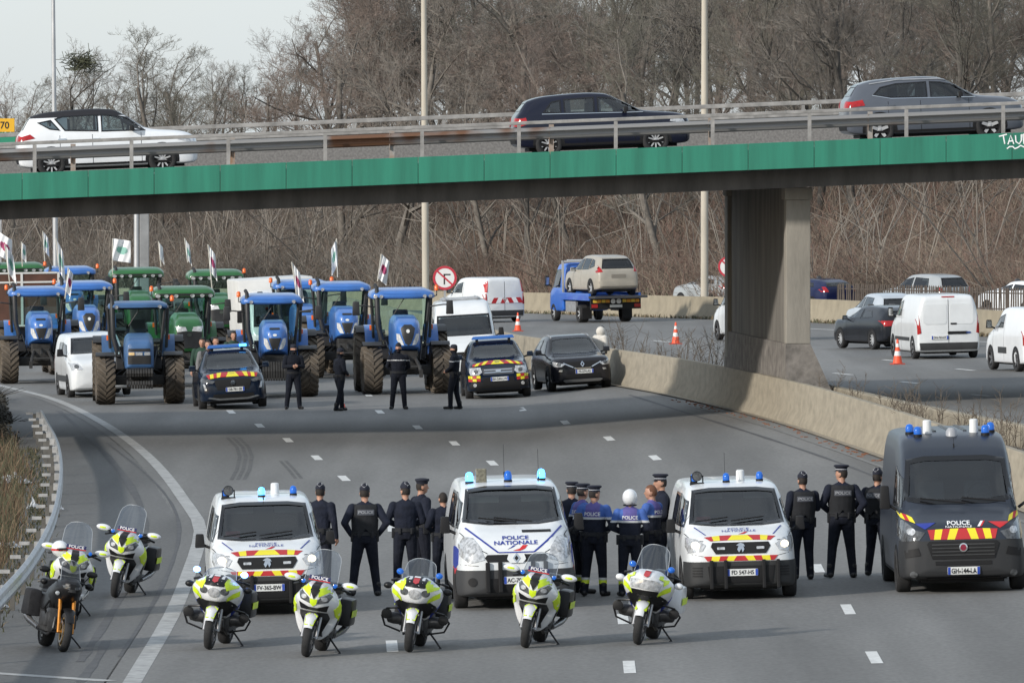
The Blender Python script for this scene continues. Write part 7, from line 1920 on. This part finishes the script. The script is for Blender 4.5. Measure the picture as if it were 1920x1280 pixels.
        l = MB(); l.lathe([(.090, .05), (.096, .085), (.118, .11), (.112, .135), (.05, .148), (.005, .15)], 18, 'z', 0, Mh @ Matrix.Diagonal((1.06, .95, 1, 1))); l.build('cap', CAPM, root, 50)
    elif cap == 'beanie':
        l = MB(); l.lathe([(.088, .035), (.094, .08), (.085, .12), (.05, .145), (.005, .15)], 16, 'z', 0, Mh @ Matrix.Diagonal((1.1, .92, 1, 1))); l.build('cap', CAPM, root, 50)
    elif cap == 'helmet':
        l = MB(); l.ell((0, 0, .02), (.150, .130, .145), 18, 12, 0, Mh); c_ = l.build('helmet', B_WHITE, root, 60)
        l = MB(); l.ell((.05, 0, .0), (.115, .122, .06), 14, 8, 0, Mh); l.build('visor', TINTS, c_, 60)
        l = MB(); l.lathe([(.135, -.10), (.125, -.12), (.10, -.125)], 18, 'z', 0, Mh @ Matrix.Diagonal((1.02, .9, 1, 1)), cap=False); l.build('helmet_trim', BOOT, c_)
    elif cap == 'hood':
        l = MB(); l.ell((-.04, 0, -.03), (.15, .14, .15), 14, 10, 0, Mh); l.build('hood', MATS['cream puffer jacket'], root, 60)
    if outfit == 'gend_plain' or outfit == 'gend':
        shell('face_cover', (tg == 'head') & (hv[:, 2] < -.02) | (tg == 'neck'), .006, U_GEND)
    return root
N_G, F_G = 'police officers between the vans', 'officers before the tractors'
def per(label, px, py, face, **k):
    p = gl(px, py)
    return person(label, p, face, **k)
UP, TOC = PI / 2, -PI / 2
per('officer with bent arm standing behind the left van mirror', 600, 1104, UP - .35, pose='front', pose_r='down', head_turn=14, hgt=1.76, group=N_G)
per('officer in black vest standing legs apart, right of the left van', 684, 1117, UP + .12, pose='hips', head_turn=-12, vest='POLICE', stance=.34, hgt=1.83, group=N_G)
per('officer without vest, back turned, hands in front, left of the beret wearer', 760, 1106, UP + .1, pose='front', head_turn=18, hgt=1.78, stance=.16, group=N_G, bulk=1.06)
per('officer in round cap looking right, behind the officer without vest', 790, 1098, .5, pose='belt', cap='beret', hgt=1.80, group=N_G, head_turn=-10)
per('officer half hidden by the mirror of the middle van', 831, 1104, UP + .3, pose='belt', hgt=1.62, group=N_G, cap=None)
per('leftmost officer of the trio right of the middle van', 1072, 1106, UP, pose='down', cap='kepi', hgt=1.78, group=N_G)
per('officer with violet shoulders in the middle of the trio beside the middle van', 1091, 1112, .4, pose='belt', cap='kepi', outfit='roadv', hgt=1.79, group=N_G, head_turn=20)
per('road policeman with blue shoulders, back turned, nearest of the trio beside the middle van', 1114, 1117, UP - .25, pose='belt', cap='kepi', outfit='road', hgt=1.79, stance=.2, group=N_G, head_turn=-35)
per('motorcycle officer in white helmet and blue shoulders, back turned', 1181, 1118, UP, pose='front', cap='helmet', outfit='road', hgt=1.72, group=N_G, bulk=1.05)
per('bareheaded bearded officer with blue shoulders looking left', 1222, 1112, PI - .5, pose='fold', cap=None, outfit='road', hgt=1.78, group=N_G, hair=mat('ginger hair', (.12, .05, .025), .8), head_turn=15)
per('officer in peaked cap behind the bearded officer', 1240, 1100, PI + .1, pose='front', cap='kepi', hgt=1.86, group=N_G)
per('officer in black vest nearest the right white van, left of the tall officer', 1505, 1086, UP + .25, pose='down', pose_r='fold', vest='POLICE', stance=.12, hgt=1.78, group=N_G)
per('tall officer in peaked cap between two others, looking left', 1578, 1083, UP + .1, pose='belt', pose_r='hips', vest='POLICE', cap='kepi', stance=.28, hgt=1.88, group=N_G, head_turn=48)
per('officer with hand on hip beside the dark grey van', 1645, 1079, UP - .45, pose='hips', pose_r='down', vest='POLICE', stance=.2, hgt=1.78, group=N_G)
per('officer holding a phone before the blue tractor with weights', 550, 767, TOC + .2, pose='phone', head_turn=10, outfit='gend_plain', cap='beanie', stance=.28, hgt=1.80, group=F_G)
per('officer turned sideways before the half hidden blue tractor', 637, 770, .5, pose='front', outfit='gend_plain', cap='beanie', stance=.1, hgt=1.72, group=F_G, step=.16)
per('officer with white chest stripe standing square before the bright blue tractor', 747, 767, TOC + .08, pose='back', head_turn=-15, outfit='gend', cap='calot', stance=.26, hgt=1.82, group=F_G)
per('officer with white stripe in profile beside the boxy police off-roader', 852, 767, PI - .3, pose='front', outfit='gend', cap='beanie', stance=.06, hgt=1.78, group=F_G, step=.1)
F_P = 'farmers among the tractors'
for lab, px, Y, tp, of, rz in (('man in green jacket between the green tractor and the police SUV', 379, 250, 594, 'green', TOC), ('dark haired man in charcoal gilet, nearest of three men by the police SUV', 390, 247, 607, 'grey', TOC + .2), ('bearded man behind the dark haired man, right of the three', 404, 251, 599, 'grey', TOC + .5), ('man whose face shows beside the blue tractor cab', 438, 258, 592, 'green', TOC + .3)):
    X = (px - CX) / F * Y; z0 = zl(X, Y)
    person(lab, (X, Y, z0), rz, 'down', of, None, max(1.6, min(1.9, at(px, tp, Y).z - z0)), group=F_P)
p = Vector(((1122 - CX) / F * 257, 257, 0)); p.z = zl(p.x, 257)
person('person in cream hooded puffer jacket leaning over the barrier behind the black crossover', p, UP - .9, 'front', 'puffer', 'hood', 1.76, bend=10, bulk=1.38, belt=False)
# ---------------------------------------------------------------- roadside things
CONE_O = mat('fluorescent cone orange', (.80, .09, .03), .55)
CONE_W = mat('cone reflective white', (.68, .68, .66), .5)
def cone(label, p, s_=1.0):
    t = thing('traffic_cone', label, 'cone', p, random.uniform(0, 1), 'traffic cones'); place(t, p, .3, scale=s_)
    MB().frust(-.19, .19, -.19, .19, 0, .04, .02, .02).build('base', mat('cone base', (.35, .05, .03), .8), t)
    zs = [(.04, .145), (.20, .115), (.36, .088), (.52, .06), (.66, .038), (.76, .025)]
    def rr_(z): return float(np.interp(z, [a for a, _ in zs], [b for _, b in zs]))
    for a, b, m in ((.04, .26, CONE_O), (.26, .40, CONE_W), (.40, .52, CONE_O), (.52, .63, CONE_W), (.63, .76, CONE_O)):
        MB().lathe([(rr_(a), a), (rr_(b), b)], 18, 'z', cap=(b > .7)).build('cone_band', m, t, 40)
cone('traffic cone left of the recovery truck behind the median barrier', gr(971, 621), .95)
cone('traffic cone between the recovery truck and the pier', gr(1267, 645), 1.0)
cone('traffic cone beside the large white panel van', gr(1683, 683), 1.0)
p = gl(642, 765); cone('small traffic cone behind the feet of the sideways officer', p + Vector((0, .8, 0)), .42)
LAMPP = mat('lamp post concrete', (.46, .42, .35), .85, var=.15, scale=1.2, stretch=(1, 1, .3))
LAMPS = mat('lamp post steel', (.45, .46, .47), .5, .4, var=.15, scale=1.5)
def pole(label, px, Y, wb, wt, hgt, m, lean=0.0, zb=None):
    x = (px - CX) / F * Y; z = zr(x, Y) if zb is None else zb
    t = thing('lamp_post', label, 'lamp post', (x, Y, z - .2), 0, 'lamp posts')
    MB().tube([(0, 0, 0), (lean * .5, 0, hgt * .45), (lean, 0, hgt)], [wb / 2, wb * .46, wt / 2], 14).build('shaft', m, t, 50)
    MB().box(-wb * .8, wb * .8, -wb * .8, wb * .8, 0, .25).build('base_plate', m, t, bev=.02)
    mb = MB(); mb.tube([(lean, 0, hgt - .02), (lean, -.6, hgt + .35), (lean, -1.8, hgt + .5)], .05, 8); mb.frust(lean - .14, lean + .14, -2.5, -1.7, hgt + .44, hgt + .58, .04, .04); mb.build('lantern_arm', LAMPS, t, 40)
pole('pale lamp post at the left above the white car on the overpass', 106, 330, .21, .12, 15, LAMPS, -.14, -.3)
pole('pale lamp post rising behind the bright blue tractor', 799, 300, .25, .17, 14, LAMPP, -.09, .1)
pole('pale lamp post just left of the bridge pier', 1321, 372, .33, .22, 17, LAMPP, 0)
x = (265 - CX) / F * 345
t = thing('gantry_post', 'grey steel gantry post behind the green tractors', 'post', (x, 345, -.6))
MB().box(-.06, .30, -.15, .15, 0, 6.6).build('column', mat('painted steel column', (.25, .255, .26), .55, .2, var=.2, scale=2), t, bev=.02)
MB().lathe([(.11, 0), (.11, 6.6)], 12, 'z', 0, T(-.18, -.05, 0)).build('lit_side', LAMPS, t, 40)  # column's lit left side put in as an added paler tube
# round no-left-turn sign
def ring_sign(label, px, py, Y, r, full=True):
    c = at(px, py, Y); z0 = zr(c.x, Y)
    t = thing('road_sign', label, 'sign', (c.x, Y, z0), 0)
    zc = c.z - z0
    MB().lathe([(r, 0), (r, .02)], 32, 'y', 0, T(0, 0, zc)).build('sign_disc', mat('sign white', (.66, .66, .65), .5), t)
    MB().lathe([(r, -.006), (r * .80, -.006), (r * .80, -.001), (r, -.001)], 32, 'y', 0, T(0, 0, zc), cap=False).build('red_ring', mat('sign red', (.45, .03, .05), .5), t)
    MB().box(-r * .95, r * .95, -.012, -.006, -r * .07, r * .07, 0, T(0, 0, zc) @ RY(42)).build('red_bar', MATS['sign red'], t)
    mb = MB(); mb.box(-r * .10, r * .02, -.005, -.002, -r * .55, r * .30); mb.box(-r * .10, r * .48, -.005, -.002, r * .22, r * .34); 
    mb.build('arrow', INK, t).location = (0, 0, zc)
    MB().box(-.04, .04, .022, .10, -.1, zc + r * .6).build('sign_post', STEEL, t)
ring_sign('round white sign with red ring and bar behind the bright blue tractor', 834, 521, 330, .45)
ring_sign('round red ringed sign peeping out left of the bridge pier', 1366, 500, 352, .42)
c = at(8, 235, 430)
t = thing('road_sign', 'yellow road number sign reading 70 above a green panel at the left edge', 'sign', (c.x - .6, 430, -.4))
MB().box(-1.1, 1.1, 0, .05, c.z + .4 - .33, c.z + .4 + .33).build('yellow_panel', mat('sign yellow', (.72, .40, .02), .5), t, bev=.01)
v, f = textmesh('70', .02); mb = MB(); mb.add([(.62 + a * .34, -.006, c.z + .4 + b * .36) for a, b in v], f); mb.build('sign_number', INK, t)
MB().box(-3.6, 1.2, 0, .05, c.z + .4 - 2.4, c.z + .4 - .36).build('green_panel', mat('sign green', (.02, .22, .13), .5), t, bev=.01)
for xx in (-.5, .4): MB().box(xx - .06, xx + .06, .06, .16, 0, c.z + .5).build('sign_post', STEEL, t)
# palisade fence beyond the far barrier
t = thing('palisade_fence', 'brown metal palisade fence behind the far barrier at the right', 'fence', (0, 0, 0))
FM = mat('rusty palisade', (.085, .068, .056), .8, var=.3, scale=2)
pal = MB(); pal.box(-.035, .035, -.01, .01, 0, 1.0); pal.add([(-.035, 0, 1.0), (.035, 0, 1.0), (0, 0, 1.06)], [(0, 1, 2)])
pme = pal.mesh('pale', FM)
A, Bp = at(1572, 0, 352), at(1960, 0, 322)
n = 92
for i in range(n):
    u = i / (n - 1); x = A.x + (Bp.x - A.x) * u; y = A.y + (Bp.y - A.y) * u
    o = link('pale', pme, t); o.location = (x, y, zr(x, y) + .42); o.rotation_euler = (random.gauss(0, .02), random.gauss(0, .012), -.9)
for zz in (.62, 1.22):
    MB().loft([[(A.x, A.y + .02, zr(A.x, A.y) + zz), (A.x, A.y + .06, zr(A.x, A.y) + zz), (A.x, A.y + .06, zr(A.x, A.y) + zz + .05), (A.x, A.y + .02, zr(A.x, A.y) + zz + .05)], [(Bp.x, Bp.y + .02, zr(Bp.x, Bp.y) + zz), (Bp.x, Bp.y + .06, zr(Bp.x, Bp.y) + zz), (Bp.x, Bp.y + .06, zr(Bp.x, Bp.y) + zz + .05), (Bp.x, Bp.y + .02, zr(Bp.x, Bp.y) + zz + .05)]]).build('fence_rail', FM, t)
for i in range(7):
    u = i / 6; x = A.x + (Bp.x - A.x) * u; y = A.y + (Bp.y - A.y) * u
    MB().box(x - .05, x + .05, y + .06, y + .16, zr(x, y) - .2, zr(x, y) + 1.4).build('fence_post', FM, t)
# guard rail on the left verge
t = thing('guard_rail', 'curved galvanised guard rail with spaced posts on the left verge', 'guard rail', (0, 0, 0))
ys = [118 + 5.0 * k for k in range(80)]
ys = [y for y in ys if y < 224]
prof = [(0, .42), (.05, .46), (.06, .52), (.02, .57), (.06, .62), (.05, .68), (0, .72), (-.015, .72), (.0, .57), (-.015, .42)]
for j in range(0, len(ys) - 1):
    seg = [ys[j] + 1.25 * q for q in range(5)]
    if len(seg) < 2: continue
    rings = [[(X_RAIL(y) + u, y, zl(X_RAIL(y), y) + v) for u, v in prof] for y in seg]
    MB().loft(rings).build('rail_beam', STEEL, t, 40)
for y in ys:
    x = X_RAIL(y); z = zl(x, y)
    MB().box(x - .20, x - .12, y - .05, y + .05, z - .3, z + .62).build('post', mat('weathered dark post', (.10, .095, .085), .8, var=.3, scale=4), t)
    mb = MB(); mb.box(x - .12, x - .005, y - .07, y + .07, z + .52, z + .66); mb.box(x - .38, x - .2, y - .03, y + .03, z + .60, z + .66)
    mb.build('spacer', mat('pale galvanised bracket', (.36, .36, .355), .55, .4, var=.25, scale=8), t)
# dry grass and weeds
def grass(name, label, n, fn, hr, mats_, seed, wd=.008, lean=.35):
    r2 = random.Random(seed); mb = MB()
    for i in range(n):
        x, y, z = fn(r2); hg = r2.uniform(*hr); a = r2.uniform(0, 2 * PI); lx, ly = r2.gauss(0, lean) * hg, r2.gauss(0, lean) * hg
        w_ = wd * r2.uniform(.6, 1.6); c, s_ = math.cos(a) * w_, math.sin(a) * w_
        mi = r2.randrange(len(mats_))
        mb.add([(x - c, y - s_, z - .03), (x + c, y + s_, z - .03), (x + lx * .4 + c * .7, y + ly * .4 + s_ * .7, z + hg * .6), (x + lx * .4 - c * .7, y + ly * .4 - s_ * .7, z + hg * .6), (x + lx, y + ly, z + hg)], [(0, 1, 2, 3), (3, 2, 4)], mi)
    return tag(mb.build(name, mats_), label, 'grass', kind='stuff')
GR1, GR2, GR3 = mat('straw grass', (.17, .125, .075), .9, var=.3, scale=2), mat('olive grass', (.075, .078, .042), .9, var=.3, scale=2), mat('russet grass', (.14, .082, .05), .9, var=.3, scale=2)
def vg(r2):
    y = r2.uniform(125, 214); x = X_VERGE(y) - .75 - abs(r2.gauss(0, 2.2)); return x, y, vz(x, y)
grass('dry_grass', 'tall straw and russet dry grass on the left verge behind the guard rail', 16000, vg, (.12, .65), [GR1, GR2, GR3, GR2], 3)
def eg(r2):
    y = r2.uniform(118, 215); x = X_VERGE(y) - .55 + r2.gauss(0, .16); return x, y, zl(x, y)
grass('kerb_weeds', 'ragged low weeds and grit along the guard rail foot', 3000, eg, (.03, .14), [GR2, GR1, mat('dark weed', (.05, .055, .03), .9)], 4, .012, .8)
def fg(r2):
    y = r2.uniform(300, 395); x = far_line(y) - .25 - abs(r2.gauss(0, .08)); return x, y - .3, zr(x, y)
grass('kerb_weeds', 'low olive weeds along the foot of the far barrier', 1800, fg, (.04, .2), [GR2, GR1], 8, .02, .5)
# dark evergreen shrub at the left edge
def leafy(name, label, c, rad, n, m, seed, lw=.05):
    r2 = random.Random(seed); t = thing(name, label, 'shrub', c)
    mb = MB()
    for i in range(n):
        d = Vector((r2.gauss(0, 1), r2.gauss(0, 1), r2.gauss(0, 1))).normalized(); k = r2.random() ** .35
        k *= 1 + .25 * math.sin(d.x * 5 + seed) * math.cos(d.y * 4)
        p = Vector((d.x * rad[0] * k, d.y * rad[1] * k, abs(d.z) * rad[2] * k + .02))
        gx, gy = c[0] + p.x, c[1] + p.y
        if gx > X_VERGE(gy) - .7: continue
        p.z += vz(gx, gy) - c[2]
        a = Vector((r2.gauss(0, 1), r2.gauss(0, 1), r2.gauss(0, .6))).normalized() * lw; b = a.cross(Vector((r2.gauss(0, 1), r2.gauss(0, 1), 1))).normalized() * lw * .5
        mb.add([tuple(p - a), tuple(p + b), tuple(p + a), tuple(p - b)], [(0, 1, 2, 3)])
    mb.build('foliage', m, t)
    st = MB()
    for i in range(14):
        d = Vector((r2.gauss(0, .5), r2.gauss(0, .5), 1)).normalized(); st.tube([(0, 0, -.1), tuple(Vector((d.x * rad[0] * .4, d.y * rad[1] * .4, d.z * rad[2] * .5))), tuple(Vector((d.x * rad[0], d.y * rad[1], d.z * rad[2] * .95)))], [.03, .02, .006], 4)
    st.build('stem', BARKS[1], t)
IVY = mat('dark scrub leaf', (.042, .038, .028), .8, var=.55, scale=3)
for k, (px, py, rd, lb) in enumerate(((20, 776, (1.7, 5.0, .55), 'dark brown scrub at the bend of the guard rail'), (-20, 800, (1.6, 6, .75), 'taller dark scrub at the left edge of the photo'), (72, 788, (1.0, 4.0, .35), 'low dark scrub just behind the guard rail end'), (40, 752, (1.8, 6, .45), 'low dark scrub below the leftmost tractor'), (-5, 830, (1.6, 5, .5), 'dark scrub among the dry grass at the left edge'))):
    q = gl(px, py); leafy('shrub', lb, (q.x - .9, q.y, vz(q.x - .9, q.y)), rd, 6500, IVY, k, .045)
# litter
LIT = mat('white plastic sheet', (.55, .57, .60), .5)
def litter(label, px, py, sx, sy, sz, seed):
    r2 = random.Random(seed); q = gl(px, py); q.z = max(q.z, vz(q.x, q.y)) if q.x < X_VERGE(q.y) - .9 else q.z
    n = 9; vs = [((i / n - .5) * sx + r2.gauss(0, .05) * sx, (j / n - .5) * sy + r2.gauss(0, .05) * sy, abs(r2.gauss(0, sz)) * (1 - abs(i / n - .5) * 1.6) + .02) for i in range(n + 1) for j in range(n + 1)]
    o = MB().add(vs, [(i * (n + 1) + j, i * (n + 1) + j + 1, (i + 1) * (n + 1) + j + 1, (i + 1) * (n + 1) + j) for i in range(n) for j in range(n)]).build('plastic_litter', LIT, None, 30)
    o.location = q; tag(o, label, 'litter', 'litter on the verge')
litter('crumpled white plastic sheet among the dry grass', 22, 908, .75, 1.6, .14, 1); litter('small white plastic bag near the guard rail', 62, 955, .22, .5, .10, 2); litter('torn white sheet low on the left verge', 14, 1028, .45, .9, .08, 3); litter('tiny white wrapper beside the guard rail foot', 116, 957, .10, .2, .04, 4); litter('white scrap at the shoulder edge below the guard rail', 8, 1140, .14, .25, .04, 5)
# leafless weeds in the median
def weed(label, px, Y, hgt, seed, off):
    r2 = random.Random(seed); x = X_BAR(Y) + off; z = .55 + .015 * x
    t = thing('dry_weed', label, 'weed', (x, Y, z), 0, 'leafless weeds in the median')
    mb = MB()
    for k in range(r2.randint(3, 6)):
        d = Vector((r2.gauss(0, .22), r2.gauss(0, .22), 1)) * hgt * r2.uniform(.6, 1); m_ = d * .5 + Vector((r2.gauss(0, .06), r2.gauss(0, .06), 0))
        mb.tube([(0, 0, -.1), tuple(m_), tuple(d)], [.013, .009, .004], 4, cap=False)
        for q in range(6):
            s0 = m_.lerp(d, r2.random()); e = s0 + Vector((r2.gauss(0, .14), r2.gauss(0, .14), r2.uniform(.05, .25))) * hgt * .6; mb.tube([tuple(s0), tuple(e)], [.006, .003], 3, cap=False)
    mb.build('stems', mat('dead weed stem', (.105, .085, .065), .95), t)
r3 = random.Random(12)
for k in range(46):
    near = k < 30
    Y = r3.uniform(176, 211) if near else r3.uniform(236, 262)
    weed('dead branching weed in the median ' + ('between the pier and the dark grey van' if near else 'between the black crossover and the pier'), 0, Y, r3.uniform(.9, 1.7) if near else r3.uniform(.8, 1.9), 100 + k, r3.uniform(.5, 1.4))
def mg(r2):
    y = r2.uniform(170, 214) if r2.random() < .7 else r2.uniform(228, 262); x = X_BAR(y) + r2.uniform(.4, 1.5); return x, y, .55 + .015 * x
grass('median_grass', 'dry brown grass and stalks growing in the median', 3500, mg, (.2, .8), [GR1, mat('brown stalk', (.13, .095, .06), .95), MATS['brown stems'] if 'brown stems' in MATS else GR3], 9, .007, .25)
